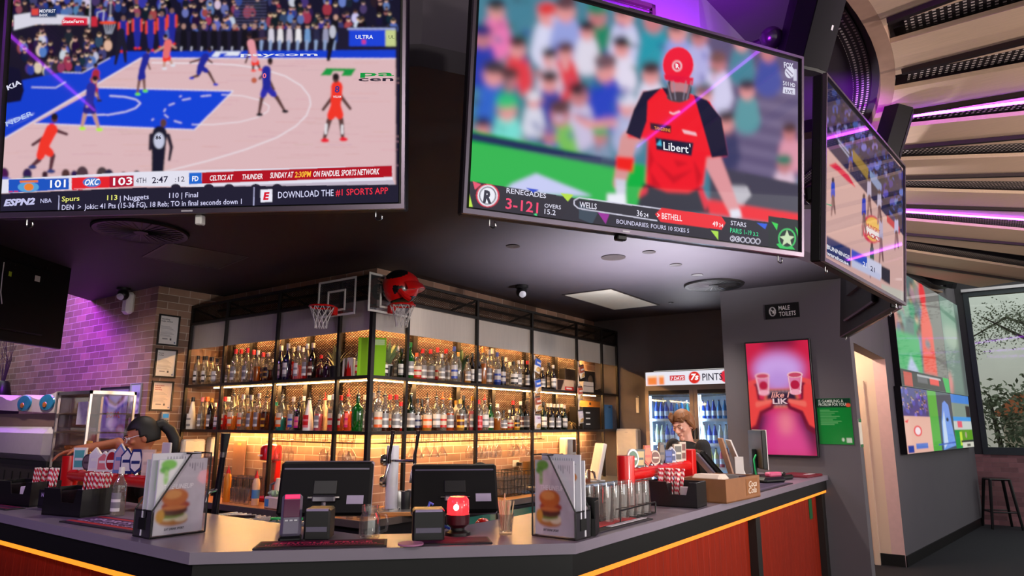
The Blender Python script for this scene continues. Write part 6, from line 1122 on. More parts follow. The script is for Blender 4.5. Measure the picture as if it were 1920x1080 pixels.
def caddy(label, loc, rz, w, d, h, seed):
    t = thing('bar_caddy', label, 'caddy', loc, rz, 'black bar caddies'); th = .006
    MB().box(-w / 2, w / 2, 0, d, 0, th).build('base', BLKP, t)
    MB().prismy([(-w / 2, 0), (w / 2, 0), (w / 2, h), (w * .36, h), (w * .30, h * .5), (-w * .02, h * .5), (-w * .08, h), (-w / 2, h)], 0, th).build('front', BLKP, t)
    MB().box(-w / 2, w / 2, d - th, d, 0, h * 1.0).build('back', BLKP, t); MB().box(-w / 2, -w / 2 + th, th, d - th, 0, h).build('side', BLKP, t); MB().box(w / 2 - th, w / 2, th, d - th, 0, h).build('side', BLKP, t); MB().box(-w * .12, -w * .12 + th, th, d - th, 0, h * .9).build('divider', BLKP, t)
    return t
def napkins(label, loc, rz, w, d, h): t = thing('napkin_stack', label, 'napkins', loc, rz, 'napkin stacks'); MB().box(-w / 2, w / 2, 0, d, 0, h, bv=.003).build('napkin', M('napkin_white', (226, 216, 220), .8), t)
cl = (-4.0, 1.60, CT + .001); caddy('black bar caddy of straws and napkins in front of the left tap tower', cl, R(12), .30, .17, .135, 1)
straws((-3.97, 1.735, CT - .02), R(12), 26, .15, .05, .2, 'red and white striped paper straw in the caddy before left taps', 'straws in the caddy before the left taps', .1, 2); napkins('white napkins in the caddy before the left taps', (-3.91, 1.66, CT + .008), R(12), .07, .03, .1)
cl2 = (-4.72, 1.62, CT + .001); caddy('black bar caddy at the far left end of the counter', cl2, R(12), .34, .17, .135, 2); straws((-4.66, 1.755, CT - .02), R(12), 26, .17, .05, .2, 'red and white striped paper straw in the far left caddy', 'straws in the far left caddy', .14, 3); napkins('white napkins in the far left caddy', (-4.66, 1.66, CT + .008), R(12), .08, .03, .1)
cr = (-1.66, 3.885, CT + .001); caddy('black bar caddy of straws in front of the right tap tower', cr, R(4), .31, .19, .14, 3); straws((-1.74, 4.03, CT - .022), R(4), 30, .145, .06, .2, 'red and white striped paper straw in the caddy before right taps', 'straws in the caddy before the right taps', .05, 5); napkins('white napkins in the caddy before the right taps', (-1.59, 3.93, CT + .008), R(4), .06, .03, .105)
t = thing('napkin_holder', 'black napkin holder beside the right menu holder', 'napkin holder', (-1.545, 2.665, CT + .001), R(20)); MB().box(-.055, .055, 0, .006, 0, .07).build('front', BLKP, t); MB().box(-.055, -.049, .006, .10, 0, .14).build('side', BLKP, t); MB().box(.049, .055, .006, .10, 0, .14).build('side', BLKP, t); MB().box(-.055, .055, .1, .106, 0, .15).build('back', BLKP, t); MB().box(-.055, .055, .006, .1, 0, .005).build('base', BLKP, t)
napkins('white napkins in the holder beside the right menus', (-1.555, 2.69, CT + .008), R(20), .05, .05, .11)
t = thing('bar_sign', 'small black plate sign with pale letters beside the far left caddy', 'sign', (-4.33, 1.70, CT + .001), R(10)); MB().box(-.16, .16, 0, .01, 0, .10, bv=.003).build('plate', BLKP, t); q = Pic(.31, .09, 8, 4, (22, 18, 28)); q.text('NO SERVICE HERE', (.08, .42), (.92, .42), .24, (180, 160, 210), .03); q.mb(0).build('lettering', PRINTM, t, (0, -.0015, .055), smooth=0)
def sauce(label, p, h, liq, lab): b = bottle_at(p, h, 'std', liq, lab, 'black' if h < .14 else 'white', False, label, 'bottles on the counter', R(30)); return b
p = PB(80, 918, 1.98); sauce('small amber sauce bottle behind the black plate sign', (p[0], 1.98, CT + .001), .15, 'honey', 'white')
p = PZ(219, 967, CT); sauce('clear glass bottle with a white label under the left tap rail', (p[0], p[1], CT + .001), .24, 'clear', 'white')
# red tap towers
def badge(t, x0_, zb, shape, c1, c2, h, w, lab):
    x = 0.0; h *= .72; w *= .78
    if t['turn'] < 0: h *= .88; w *= .86
    tp = MB().tube([(x, -.01, zb), (x, -.012, zb + .03)], [.012, .008], 10); tp.tube([(x, .012, zb + .02), (x, .07, zb + .0), (x, .085, zb - .05)], [.010, .009, .008], 10); o = tp.build('beer_tap', CHR, t, (x0_, 0, 0), (0, 0, t['turn'])); o['label'] = lab
    z0 = zb + .004
    if shape == 'oval': out = [(w / 2 * math.cos(a), h / 2 + h / 2 * math.sin(a)) for a in np.linspace(0, 2 * PI, 24, endpoint=False)]
    elif shape == 'house': out = [(-w / 2, 0), (w / 2, 0), (w / 2, h * .7), (0, h), (-w / 2, h * .7)]
    elif shape == 'shield': out = [(0, 0), (w * .4, h * .2), (w / 2, h * .6), (w * .3, h), (-w * .3, h), (-w / 2, h * .6), (-w * .4, h * .2)]
    else: out = [(-w * .42, 0), (w * .42, 0), (w / 2, h), (-w / 2, h)]
    MB().prismy([(x + a, z0 + b) for a, b in out], -.03, -.008).build('badge_rim', M('badge_' + '_'.join(map(str, c1)), c1, .35), o)
    k = .78; MB().prismy([(x + a * k, z0 + h * .5 + (b - h * .5) * k) for a, b in out], -.033, -.03).build('badge_face', M('badge_' + '_'.join(map(str, c2)), c2, .35), o)
    MB().box(x - w * .3, x + w * .3, -.0345, -.033, z0 + h * .42, z0 + h * .54).build('badge_band', M('badge_' + '_'.join(map(str, c1)), c1, .35), o)
def tower(label, pl_, pr_, ztop, zbar, badges, turn, rp_=.05):
    pl_ = np.array(pl_); pr_ = np.array(pr_); d = pr_ - pl_; L_ = math.hypot(*d); a = math.atan2(d[1], d[0])
    t = thing('tap_tower', label, 'beer tap tower', (pl_[0], pl_[1], CT + .001), a, 'red tap towers')
    MB().lathe([(rp_ * .92, 0), (rp_ * 1.02, ztop - CT - .005), (rp_, ztop - CT)], 28).build('post', REDP, t); MB().box(L_ - .045, L_ + .045, -.045, .045, 0, ztop - CT, bv=.006).build('post', REDP, t)
    MB().tube([(rp_ * .5, 0, zbar - CT), (L_, 0, zbar - CT)], .036, 24).build('crossbar', REDP, t)
    t['turn'] = turn
    for (u, *b) in badges: badge(t, u * L_, zbar - CT + .034, *b)
    del t['turn']
    return t
W_ = (236, 232, 230); NVY = (28, 40, 110); MAR = (120, 26, 30); GRN = (30, 90, 50)
t = tower('red beer tap tower with a row of badges on the right counter', (-1.80, 3.60), (-1.92, 4.84), 1.445, 1.335,
      [(.07, 'oval', W_, GRN, .17, .105, 'oval white and green tap badge'), (.16, 'slab', (24, 22, 24), (190, 160, 90), .16, .10, 'black and gold tap badge'), (.27, 'shield', (206, 70, 40), (226, 110, 60), .19, .085, 'orange-red tap badge'), (.385, 'oval', (214, 190, 170), (110, 50, 34), .14, .10, 'brown oval tap badge'), (.49, 'shield', (70, 60, 66), (110, 90, 80), .21, .065, 'tall dark tap badge'), (.595, 'slab', NVY, (60, 80, 160), .13, .09, 'navy tap badge'), (.66, 'house', (200, 200, 216), (60, 70, 120), .16, .08, 'white and blue tap badge'), (.77, 'slab', (214, 200, 184), (90, 84, 80), .18, .09, 'beige tap badge'), (.86, 'slab', (196, 176, 160), (110, 50, 44), .2, .075, 'beige and maroon tap badge')], R(-45))
t = tower('red beer tap tower with a row of badges on the left counter', (-5.06, 2.05), (-3.98, 2.07), 1.405, 1.285,
      [(.13, 'slab', W_, (90, 170, 170), .19, .10, 'white and teal tap badge'), (.24, 'oval', (70, 50, 60), (110, 90, 100), .14, .085, 'dark round tap badge'), (.325, 'house', W_, (226, 220, 230), .20, .09, 'white pointed tap badge'), (.43, 'house', W_, (220, 120, 130), .17, .10, 'white and red tap badge'), (.52, 'oval', W_, (170, 24, 36), .19, .095, 'red oval tap badge'), (.61, 'house', (110, 130, 190), (206, 170, 190), .24, .085, 'tall blue and pink tap badge'), (.69, 'house', NVY, W_, .21, .09, 'navy pointed tap badge'), (.79, 'shield', NVY, W_, .20, .10, 'white and navy shield tap badge'), (.91, 'slab', (206, 180, 170), (226, 200, 186), .2, .09, 'beige tap badge with dark figure')], R(38), .052)
t = thing('rail_sign', 'black and red framed notice on the end of left tap rail', 'sign', (-3.90, 2.06, CT + .001), 0); MB().box(-.045, .045, 0, .012, .15, .36, bv=.003).build('board', W_ and M('notice_white', (222, 214, 210), .5), t); MB().box(-.035, .035, -.002, 0, .2, .27).build('print', M('notice_red', (190, 50, 50), .5), t); MB().box(-.015, .015, 0, .012, 0, .15).build('stem', BLKP, t)
# mats
def mat_(label, p, rz, w, d, cols, txt=None, txt2=None):
    t = thing('bar_mat', label, 'bar mat', (p[0], p[1], CT + .0005), rz, 'bar mats'); MB().box(-w / 2, w / 2, 0, d, 0, .006, bv=.002).build('mat', M('mat_rubber', (34, 24, 34), .6), t)
    q = Pic(w - .02, d - .02, 50, 20, cols[0]); q.rect(.0, .1, 1, .2, cols[1]); q.rect(0, .8, 1, .9, cols[1])
    if txt: q.text(txt, (.1, .55), (.9, .55), .22, cols[2], .03); q.text(txt2 or txt, (.06, .76), (.94, .76), .12, cols[2], .02)
    q.mb(0, Matrix.Rotation(R(-90), 4, 'X')).build('print', PRINTM, t, (0, d / 2, .0075), smooth=0)
p = (-2.20, 1.80); mat_('black and red bar mat under the card reader', p, R(45), .50, .16, ((50, 14, 34), (120, 20, 60), (240, 60, 110)), 'SERIOUS PRICE', 'LITTLE BULL FORTNIGHTS AND PINTS')
mat_('dark red patterned bar mat under the beacon lamp', (-1.84, 2.17), R(45), .30, .15, ((70, 16, 46), (40, 16, 60), (150, 40, 90)), None)
mat_('purple bar mat with pale lettering left of the left menus', (-3.42, 1.53), R(4), .70, .22, ((70, 30, 86), (206, 40, 40), (190, 160, 210)), 'SPORTS BAR', 'EAT DRINK SPORT')
mat_('purple and red bar mat at the far left counter end', (-4.80, 1.50), R(4), .62, .1, ((74, 26, 70), (170, 40, 70), (220, 130, 160)), None)
mat_('black and red bar mat before the rack of upturned glasses', (-1.52, 3.02), R(90), .62, .2, ((26, 20, 26), (30, 22, 28), (214, 206, 214)), None)
MB().box(-.24, .24, .06, .14, 0, .002).build('print_panel', M('mat_red', (190, 20, 40), .6), COL.objects[-1].parent, (0, 0, .008)); MB().box(-.10, .28, .022, .05, 0, .002).build('print_panel', M('mat_white', (200, 190, 200), .6), COL.objects[-1].parent, (0, 0, .008))
mat_('dark bar mat with grey print near the far right counter end', (-1.50, 5.55), R(90), .9, .24, ((60, 52, 76), (90, 80, 104), (150, 140, 170)), None)
tag(MB().cyl(0, 0, 0, .006, .05, 28).build('coaster', M('coaster_lilac', (176, 110, 150), .6), None, [float(v) for v in PZ(770, 1021, CT + .008)]), 'round lilac coaster in front of the right receipt printer', 'coaster')
# rack of upturned glasses on the right counter
t = thing('wire_glass_rack', 'black wire rack holding upturned tall glasses by the red tower', 'glass rack', (-1.70, 3.28, CT + .001), R(93)); pipe('wires', [[(-.26, -.11, .006), (.26, -.11, .006), (.26, .1, .006), (-.26, .1, .006), (-.26, -.11, .006)], [(-.2, -.11, .006), (-.2, -.11, .06), (.26, -.11, .06), (.26, -.11, .006)], [(-.2, .1, .006), (-.2, .1, .06), (.26, .1, .06), (.26, .1, .006)]] + [[(x, -.11, .006), (x, .1, .006)] for x in np.linspace(-.2, .2, 6)], .004, BLK, t)
for k in range(6):
    for j in range(2): tumbler(f'upturned tall glass in wire rack by the right tower, {"front" if j == 0 else "back"} row {ORD[k]} along', (-1.645 - .1 * j, 3.065 + k * .086, CT + .008), .165, .038, 'upturned glasses in the counter rack', True)
# box, stand, monitor, scanner at the far end
t = thing('crate', 'brown condiment crate with pale lettering on the right counter', 'crate', (-1.58, 4.52, CT + .001), R(86)); w, d, h = .56, .30, .14; kb = M('crate_brown', (140, 92, 58), .6, var=.15)
for nm, b in (('front', (-w / 2, w / 2, -d / 2 + .0, -d / 2 + .012, 0, h)), ('back', (-w / 2, w / 2, d / 2 - .012, d / 2, 0, h)), ('side', (-w / 2, -w / 2 + .012, -d / 2 + .012, d / 2 - .012, 0, h)), ('side', (w / 2 - .012, w / 2, -d / 2 + .012, d / 2 - .012, 0, h)), ('base', (-w / 2, w / 2, -d / 2, d / 2, 0, .008))): MB().box(*b).build(nm, kb, t)
q = Pic(.2, .1, 8, 4, (140, 92, 58)); q.text('Coca', (.2, .5), (.9, .5), .36, (214, 196, 180), .02, .3); q.text('Cola', (.15, .9), (.85, .9), .36, (214, 196, 180), .02, .3); q.mb(0).build('lettering', PRINTM, t, (.14, -d / 2 - .002, .075), smooth=0)
for k, (x, c, s_, lab) in enumerate(((-.16, M('packs_cream', (226, 206, 190), .6), .13, 'cream sachets heaped in the brown crate'), (.02, M('packs_dark', (40, 32, 36), .5), .09, 'black sachet box inside the brown crate'), (.16, M('packs_dark2', (54, 40, 44), .5), .11, 'dark cutlery roll pile inside the brown crate'))):
    v = Matrix.Translation((-1.58, 4.52, CT + .012)) @ RZ(R(86)) @ Vector((x, 0, 0)); o = MB().box(-.07, .07, -.1, .1, 0, s_ + .02, bv=.02).build('sachet_box', c, None, v, (0, 0, R(86))); tag(o, lab, 'sachets')
t = thing('tumbler_stack', 'beige plastic lidded tub with a bowl beside the straw caddy', 'tub', (-1.80, 4.26, CT + .001)); MB().lathe([(.05, 0), (.07, .10), (.07, .11), (0, .11)], 22).build('tub', M('tub_beige', (206, 180, 156), .5), t); MB().lathe([(.074, .11), (.074, .122), (0, .125)], 22).build('lid', WHT, t)
p = PZ(1412, 918, CT); t = thing('notice_stand', 'white A-shaped notice stand leaning on the right counter', 'notice stand', (p[0], p[1], CT + .001), R(28)); MB().box(-.005, .005, -.12, .10, 0, .38).build('board', WHT, t, (-.03, 0, 0), (0, R(-20), 0)); MB().box(-.005, .005, -.12, .10, 0, .36).build('board', M('stand_tan', (176, 140, 116), .6), t, (-.13, 0, .02), (0, R(-14), 0)); MB().box(-.14, -.08, -.13, -.125, .08, .24).build('card', M('stand_card', (206, 200, 196), .6), t)
p = PD(1425, 862, 7.0); t = thing('monitor', 'dark monitor side-on at the far end of the counter', 'monitor', (-1.93, 6.55, CT + .001), R(-58)); MB().box(-.22, .22, -.02, .02, .08, .42, bv=.006).build('screen', BLKP, t); MB().box(-.224, .224, .02, .026, .076, .424).build('rim', WHT, t); MB().box(-.03, .03, -.06, -.02, .02, .25, bv=.004).build('neck', BLKP, t); MB().box(-.1, .1, -.12, .08, 0, .02, bv=.006).build('foot', BLKP, t); pipe('green_cable', [[(.05, -.03, .2), (.08, -.06, .16), (.1, -.06, .08), (.08, -.05, .03)]], .008, M('cable_green', (40, 200, 110), .4), t)
t = thing('barcode_scanner', 'black scanner base with a pink edge on the right counter', 'scanner', (-1.70, 5.95, CT + .001), R(70)); MB().box(-.14, .14, -.1, .1, 0, .05, bv=.02).build('base', BLKP, t); MB().box(-.02, .14, -.06, .0, .05, .085, bv=.01).build('head', M('scanner_pink', (206, 90, 130), .4), t); pipe('cable', [[(-.14, 0, .03), (-.2, .05, .06), (-.24, .1, .02)]], .008, BLKP, t)
t = thing('desk_phone', 'black desk phone behind the scanner at counter end', 'phone', (-1.72, 6.42, CT + .001), R(80)); MB().box(-.1, .1, -.09, .09, 0, .04, bv=.012).build('base', BLKP, t); MB().box(-.1, -.05, -.09, .09, .04, .065, bv=.01).build('handset', BLKP, t)
t = thing('leaflet_folder', 'dark red folder lying at the pillar end of the counter', 'folder', (-1.66, 6.9, CT + .001), R(84)); MB().box(-.2, .2, -.14, .14, 0, .02, bv=.003).build('cover', M('folder_red', (110, 20, 36), .5), t); MB().box(-.05, .12, -.1, -.05, .02, .022).build('label_patch', PALE, t)
yb2 = PA(1519, 950, FXR - .1); zt_ = PA(1519, 929, FXR - .1)[2]; zb2 = PA(1519, 974, FXR - .1)[2]
t = thing('counter_notice', 'small green notice on the red timber near the counter end', 'notice', (FXR - .0995, yb2[1], zb2), R(90)); MB().box(-.055, .055, -.004, 0, 0, zt_ - zb2).build('holder', M('notice_green', (20, 92, 50), .4), t); MB().box(-.05, .05, -.006, -.004, (zt_ - zb2) * .86, (zt_ - zb2) * .95).build('header', M('notice_dark', (30, 30, 30), .5), t)
tag(MB().cyl(0, 0, 0, .004, .022, 20).build('round_sticker', WHT, None, [float(v) for v in PB(190, 1061, FYL + .1)], (R(90), 0, 0)), 'small white round sticker on the left timber front', 'sticker')
# ================================================================ THE TWO BAR STAFF
def loft(mb, secs, n=20):
    """closed skin through ellipses: (centre, half-width x, half-depth y, tilt about x)"""
    vs = []; fs = []
    for (c, rx, ry, tl) in secs:
        for i in range(n):
            a = 2 * PI * i / n; x, y = rx * math.cos(a), ry * math.sin(a)
            vs.append((c[0] + x, c[1] + y * math.cos(tl), c[2] + y * math.sin(tl)))
    k = len(secs)
    for j in range(k - 1):
        for i in range(n): i2 = (i + 1) % n; fs.append((j * n + i, j * n + i2, (j + 1) * n + i2, (j + 1) * n + i))
    fs.append(tuple(range(n - 1, -1, -1))); fs.append(tuple((k - 1) * n + i for i in range(n))); return mb.add(vs, fs)
def chain(mb, pts, rr, n=12):
    mb.tube(pts, rr, n)
    for p, r in zip(pts, rr): mb.ball(p, r, n, 8)
def meld(o, vox, it=4):
    m = o.modifiers.new('meld', 'REMESH'); m.mode = 'VOXEL'; m.voxel_size = vox; m.use_smooth_shade = True
    s_ = o.modifiers.new('soften', 'SMOOTH'); s_.factor = .5; s_.iterations = it
def hand(mb, w, d, pn, curl=.5, side=1, k=1.0):
    """palm and five fingers from wrist w along d, palm normal pn"""
    w = np.array(w, float); d = np.array(d, float); d /= np.linalg.norm(d); pn = np.array(pn, float); pn -= d * np.dot(pn, d); pn /= np.linalg.norm(pn); s_ = np.cross(d, pn) * side
    for u in (-.028, -.01, .01, .028): mb.tube([w + s_ * u * .6 * k, w + d * .05 * k + s_ * u * k, w + d * .088 * k + s_ * u * k], [.013 * k, .014 * k, .0115 * k], 8)
    for u, L_ in ((-.03, .062), (-.01, .078), (.011, .083), (.031, .074)):
        p = w + d * .085 * k + s_ * u * k; q = [p]; a = 0
        for sgm in (.42, .32, .26): a += curl * .6; p = p + (d * math.cos(a) + pn * math.sin(a)) * L_ * sgm * k; q.append(p)
        mb.tube(q, [.0105 * k, .0098 * k, .009 * k, .0072 * k], 8); mb.ball(q[-1], .0072 * k, 8, 6)
    p = w + d * .025 * k + s_ * .03 * k; mb.tube([p, p + (d * .5 + s_ * .8 + pn * .2) * .04 * k, p + (d * .85 + s_ * .75 + pn * .45) * .068 * k], [.014 * k, .0115 * k, .008 * k], 8)
def headshape(p):
    x, y, z = p; j = max(0, -z)
    x *= 1 - .34 * j ** 1.4; y = y * (1 - .12 * j) + (.10 * j if y > 0 else .22 * j * (1 if y < 0 else 0))
    if y > .5: x *= .97
    return (x * (1 - .06 * max(0, y)), y, z)
def person(label, loc, rz, skin, shirt, hgt, hd, hyaw, hpitch, armR, armL, hair, female, lean=0.0, glasses=False, sleeve=.5):
    t = thing('person', label, 'person', loc, rz); k = hgt / 1.75; sh = 1.43 * k; hw = (.165 if female else .19) * k; ch = (.10 if female else .115) * k
    neck = np.array([0, lean * .9, sh + .05 * k]); hc = np.array(hd, float)
    b = MB()
    loft(b, [((0, 0, .86 * k), .15 * k, .11 * k, 0), ((0, 0, .95 * k), .165 * k, .12 * k, 0), ((0, lean * .3, 1.08 * k), .135 * k, .10 * k, 0), ((0, lean * .6, 1.22 * k), .155 * k, ch, 0), ((0, lean * .85, 1.36 * k), .175 * k, ch, 0), ((0, lean, sh), hw * .9, ch * .75, 0), ((0, lean, sh + .045 * k), .08 * k, .06 * k, 0)])
    chain(b, [neck - np.array([0, 0, .05]), neck + (hc - neck) * .45, hc - np.array([0, .01, .03])], [.058 * k, .052 * k, .055 * k])
    for sx in (-1, 1): chain(b, [(sx * .085 * k, 0, .90 * k), (sx * .095 * k, .01, .48 * k), (sx * .10 * k, -.01, .09 * k)], [.085 * k, .056 * k, .042 * k]); b.box(sx * .10 * k - .045, sx * .10 * k + .045, -.09, .17, .0, .08, bv=.03)
    for sx, arm in ((1, armR), (-1, armL)):
        s0 = (sx * hw, lean, sh - .015 * k); chain(b, [s0, arm[0], arm[1]], [.052 * k, .041 * k, .029 * k]); dd = np.array(arm[1]) - np.array(arm[0]); hand(b, arm[1], dd + np.array([0, 0, -.02]), (0 - sx * .2, .1, -1), .45, sx, k)
    HM = Matrix.Translation(hc) @ Matrix.Rotation(hyaw, 4, 'Z') @ Matrix.Rotation(hpitch, 4, 'X'); hs_ = .96 if female else 1.0
    b.X = HM @ Matrix.Scale(hs_, 4)
    b.ball((0, 0, 0), (.077, .097, .118), 28, 20, 0, headshape)
    b.tube([(0, .093, .022), (0, .108, -.005), (0, .116, -.026)], [.009, .011, .014], 10); b.ball((0, .112, -.028), .0135, 10, 8); b.ball((.011, .103, -.031), .009, 8, 6); b.ball((-.011, .103, -.031), .009, 8, 6)
    b.tube([(-.045, .082, .030), (-.018, .097, .028), (.018, .097, .028), (.045, .082, .030)], [.008, .010, .010, .008], 8)
    b.tube([(-.026, .086, -.060), (0, .099, -.057), (.026, .086, -.060)], [.006, .0085, .006], 8); b.tube([(-.024, .083, -.071), (0, .095, -.073), (.024, .083, -.071)], [.006, .009, .006], 8); b.ball((0, .082, -.104), (.024, .018, .018), 10, 8)
    for sx in (-1, 1): b.ball((sx * .081, -.006, -.012), (.010, .020, .034), 10, 8); b.ball((sx * .045, .07, -.02), (.022, .02, .018), 10, 8)
    b.X = None
    o = b.build('body', skin, t); meld(o, .0062, 3)
    def on(mb, name, m, **kk): mb2 = mb.build(name, m, t, **kk); mb2.matrix_local = HM @ Matrix.Scale(hs_, 4); return mb2
    for sx in (-1, 1):
        e = on(MB().ball((sx * .031, .0835, .006), .0125, 14, 10), 'eye', M('eye_white', (226, 216, 208), .2)); MB().ball((sx * .031, .0925, .004), (.006, .004, .0065), 10, 8).build('iris', M('iris_dark', (40, 26, 20), .1), e)
        on(MB().tube([(sx * .016, .1035, .030), (sx * .032, .100, .037), (sx * .05, .086, .032)], [.003, .0036, .002], 6), 'eyebrow', hair)
        on(MB().tube([(sx * .019, .0945, .011), (sx * .031, .0975, .0145), (sx * .044, .089, .011)], [.0035, .004, .003], 6), 'eyelid', skin)
    on(MB().tube([(-.024, .090, -.0655), (0, .1015, -.065), (.024, .090, -.0655)], [.0028, .0045, .0028], 8), 'lips', M('lips', (150, 70, 66), .4))
    # hair: a cap that leaves the face free
    c = MB(); c.ball((0, -.010, .012), (.087, .105, .124), 40, 30, 0, lambda p: (p[0], p[1], p[2]))
    keep = []
    for f in c.f:
        q = np.mean([c.v[i] for i in f], 0); y = q[1]; z = q[2]
        line = .055 + .03 * (abs(q[0]) / .08) * 0
        face = (y > .028 and z < .062) or (y > -.02 and z < -.01 and not female) or (y > -.005 and z < .0 and female) or z < (-.075 if not female else -.055)
        if not face: keep.append(f)
    c.f = keep; c.mi = [0] * len(keep)
    if female: c.tube([(0, -.10, .045), (0, -.135, .05), (0, -.15, .03)], [.035, .032, .03], 14).tube([(0, -.14, .035), (-.005, -.175, -.01), (-.01, -.19, -.075), (-.01, -.175, -.15), (-.005, -.15, -.20)], [.028, .034, .036, .03, .008], 14); c.ball((0, -.125, .05), (.03, .022, .03), 14, 10)
    else:
        rr = random.Random(5)
        for i in range(26):
            a = rr.choice((-1, 1)) * rr.uniform(.35, 1.5); z0 = rr.uniform(.095, .125); c.tube([(.075 * math.sin(a), .085 * math.cos(a) * .9, z0), (.092 * math.sin(a), .105 * math.cos(a), z0 - .02), (.095 * math.sin(a * 1.2), .085 * math.cos(a), z0 - .05)], [.012, .012, .003], 6)
        for sx in (-1, 1): c.tube([(sx * .08, .03, .06), (sx * .088, -.0, .0), (sx * .086, -.03, -.05)], [.016, .018, .008], 8)
    ho = on(c, 'hair', hair); so = ho.modifiers.new('thick', 'SOLIDIFY'); so.thickness = .008; so.offset = 0
    if glasses:
        g = MB()
        for sx in (-1, 1): g.tube([(sx * .034 + .024 * math.cos(a), .108 - .01 * abs(math.cos(a)), .004 + .019 * math.sin(a)) for a in np.linspace(0, 2 * PI, 17)], .0028, 6); g.tube([(sx * .058, .098, .010), (sx * .084, .04, .014), (sx * .086, -.015, .006)], .0026, 6)
        g.tube([(-.011, .111, .008), (.011, .111, .008)], .0026, 6); on(g, 'glasses', M('glasses_white', (236, 232, 230), .3))
    # shirt: torso and sleeves
    sm = MB(); e_ = .012
    loft(sm, [((0, 0, .84 * k), .168 * k, .128 * k, 0), ((0, 0, .95 * k), .178 * k, .132 * k, 0), ((0, lean * .3, 1.08 * k), .153 * k, .118 * k, 0), ((0, lean * .6, 1.22 * k), .17 * k, ch + e_, 0), ((0, lean * .85, 1.36 * k), .188 * k, ch + e_, 0), ((0, lean, sh + .008), hw * .94, ch * .75 + e_, 0), ((0, lean - .008, sh + .04 * k), .095 * k, .072 * k, .3)])
    for sx, arm in ((1, armR), (-1, armL)):
        s0 = np.array((sx * hw, lean, sh - .015 * k)); e1 = np.array(arm[0]); q = s0 + (e1 - s0) * sleeve; chain(sm, [s0 - (e1 - s0) * .1, q], [.064 * k, .060 * k])
    so = sm.build('shirt', shirt, t); meld(so, .008, 3)
    tr = MB()
    for sx in (-1, 1): chain(tr, [(sx * .087 * k, 0, .90 * k), (sx * .095 * k, .01, .48 * k), (sx * .10 * k, -.01, .10 * k)], [.095 * k, .068 * k, .058 * k])
    to = tr.build('trousers', shirt, t); meld(to, .012, 2)
    return t
BLKC = M('black_cloth', (20, 19, 22), .85, var=.2, scale=60)
# the woman behind the left counter, in profile, reaching out
ph = PD(266, 815, 5.32); th = math.atan2(.34, -.94); hz_ = ph[2] - .01
person('woman with dark ponytail and white-rimmed glasses, black shirt, reaching past the left taps', (ph[0] + .03, ph[1] + .08, 0), th, M('skin_tan', (186, 112, 78), .5, var=.05), BLKC, 1.64, (0, .08, hz_), R(-4), R(-16),
       ((.27, .20, hz_ - .05), (.22, .44, hz_ - .09)), ((-.23, .06, 1.07), (-.16, .29, 1.09)), M('hair_black', (16, 11, 10), .6, var=.3, scale=60), True, .06, True, .55)
pm_ = PD(1281, 799, 6.35); th = math.atan2(.40, -.92); hz_ = pm_[2] + .015
person('man with short light brown hair in black shirt, looking down behind right taps', (pm_[0] + .03, pm_[1] + .14, 0), th, M('skin_fair', (224, 164, 142), .5, var=.05), BLKC, 1.74, (0, .11, hz_), R(8), R(-24),
       ((.25, .12, 1.13), (.12, .34, 1.19)), ((-.26, .10, 1.13), (-.16, .34, 1.2)), M('hair_brown', (128, 82, 46), .5, var=.35, scale=60), False, .07, False, .6)
# ================================================================ RIGHT: FRIDGE, PILLAR, SPEAKERS, CEILING FITTINGS, WINDOW END
def EM(name, col, k):
    if name in _mats: return _mats[name]
    m = M(name, col, .5, emit=k); return m
# ---- tall two-door drinks fridge
t = thing('drinks_fridge', 'tall lit two-door drinks fridge with a white header sign, behind the man', 'fridge', ((FX0 + FX1) / 2, FY, 0)); fw = FX1 - FX0; fd = .55
ALU = M('fridge_frame', (150, 140, 134), .35, .6); FIN = M('fridge_inside', (206, 222, 236), .5)
cab = MB(); cab.box(-fw / 2, -fw / 2 + .03, .03, fd, 0, FZ).box(fw / 2 - .03, fw / 2, .03, fd, 0, FZ).box(-fw / 2 + .03, fw / 2 - .03, fd - .03, fd, 0, FZ).box(-fw / 2 + .03, fw / 2 - .03, .03, fd - .03, FZ - .30, FZ).box(-fw / 2 + .03, fw / 2 - .03, .03, fd - .03, 0, .2); cab.build('cabinet', ALU, t)
lin_ = MB(); lin_.box(-fw / 2 + .031, fw / 2 - .031, fd - .045, fd - .031, .2, FZ - .31).box(-fw / 2 + .031, -fw / 2 + .04, .05, fd - .05, .2, FZ - .31).box(fw / 2 - .04, fw / 2 - .031, .05, fd - .05, .2, FZ - .31); lin_.build('lining', FIN, t)
a = PB(1211, 700, FY); hz0 = PB(1213, 725, FY)[2]; hd_ = Pic(fw - .03, FZ - hz0 - .02, 120, 22, (228, 226, 236))
pxf = lambda x, y: ((PB(x, y, FY)[0] - (FX0 + FX1) / 2) / hd_.w + .5, (FZ - .01 - PB(x, y, FY)[2]) / hd_.h)
hd_.tl = None
def hq(x): return (float(PB(x, 710, FY)[0]) - (FX0 + FX1) / 2) / hd_.w + .5
for x in (1218, 1226, 1239): hd_.rect(hq(x - 5), .25, hq(x + 5), .95, (240, 130, 60)); hd_.rect(hq(x - 5), .25, hq(x + 5), .4, (246, 200, 160))
hd_.blur(1); hd_.rect(hq(1255), .30, hq(1283), .68, (206, 40, 50)); hd_.ell(hq(1301), .5, hq(1312) - hq(1301), .44, (216, 40, 30))
hd_.text('7 DAYS', (hq(1257), .62), (hq(1281), .62), .24, (244, 238, 240), .03, .1); hd_.text('7s', (hq(1294), .66), (hq(1309), .66), .42, (250, 244, 244), .04, .2); hd_.text('PINTS', (hq(1316), .74), (hq(1354), .74), .50, (40, 38, 56), .012); hd_.ell(hq(1361), .5, hq(1312) - hq(1301), .44, (216, 40, 60))
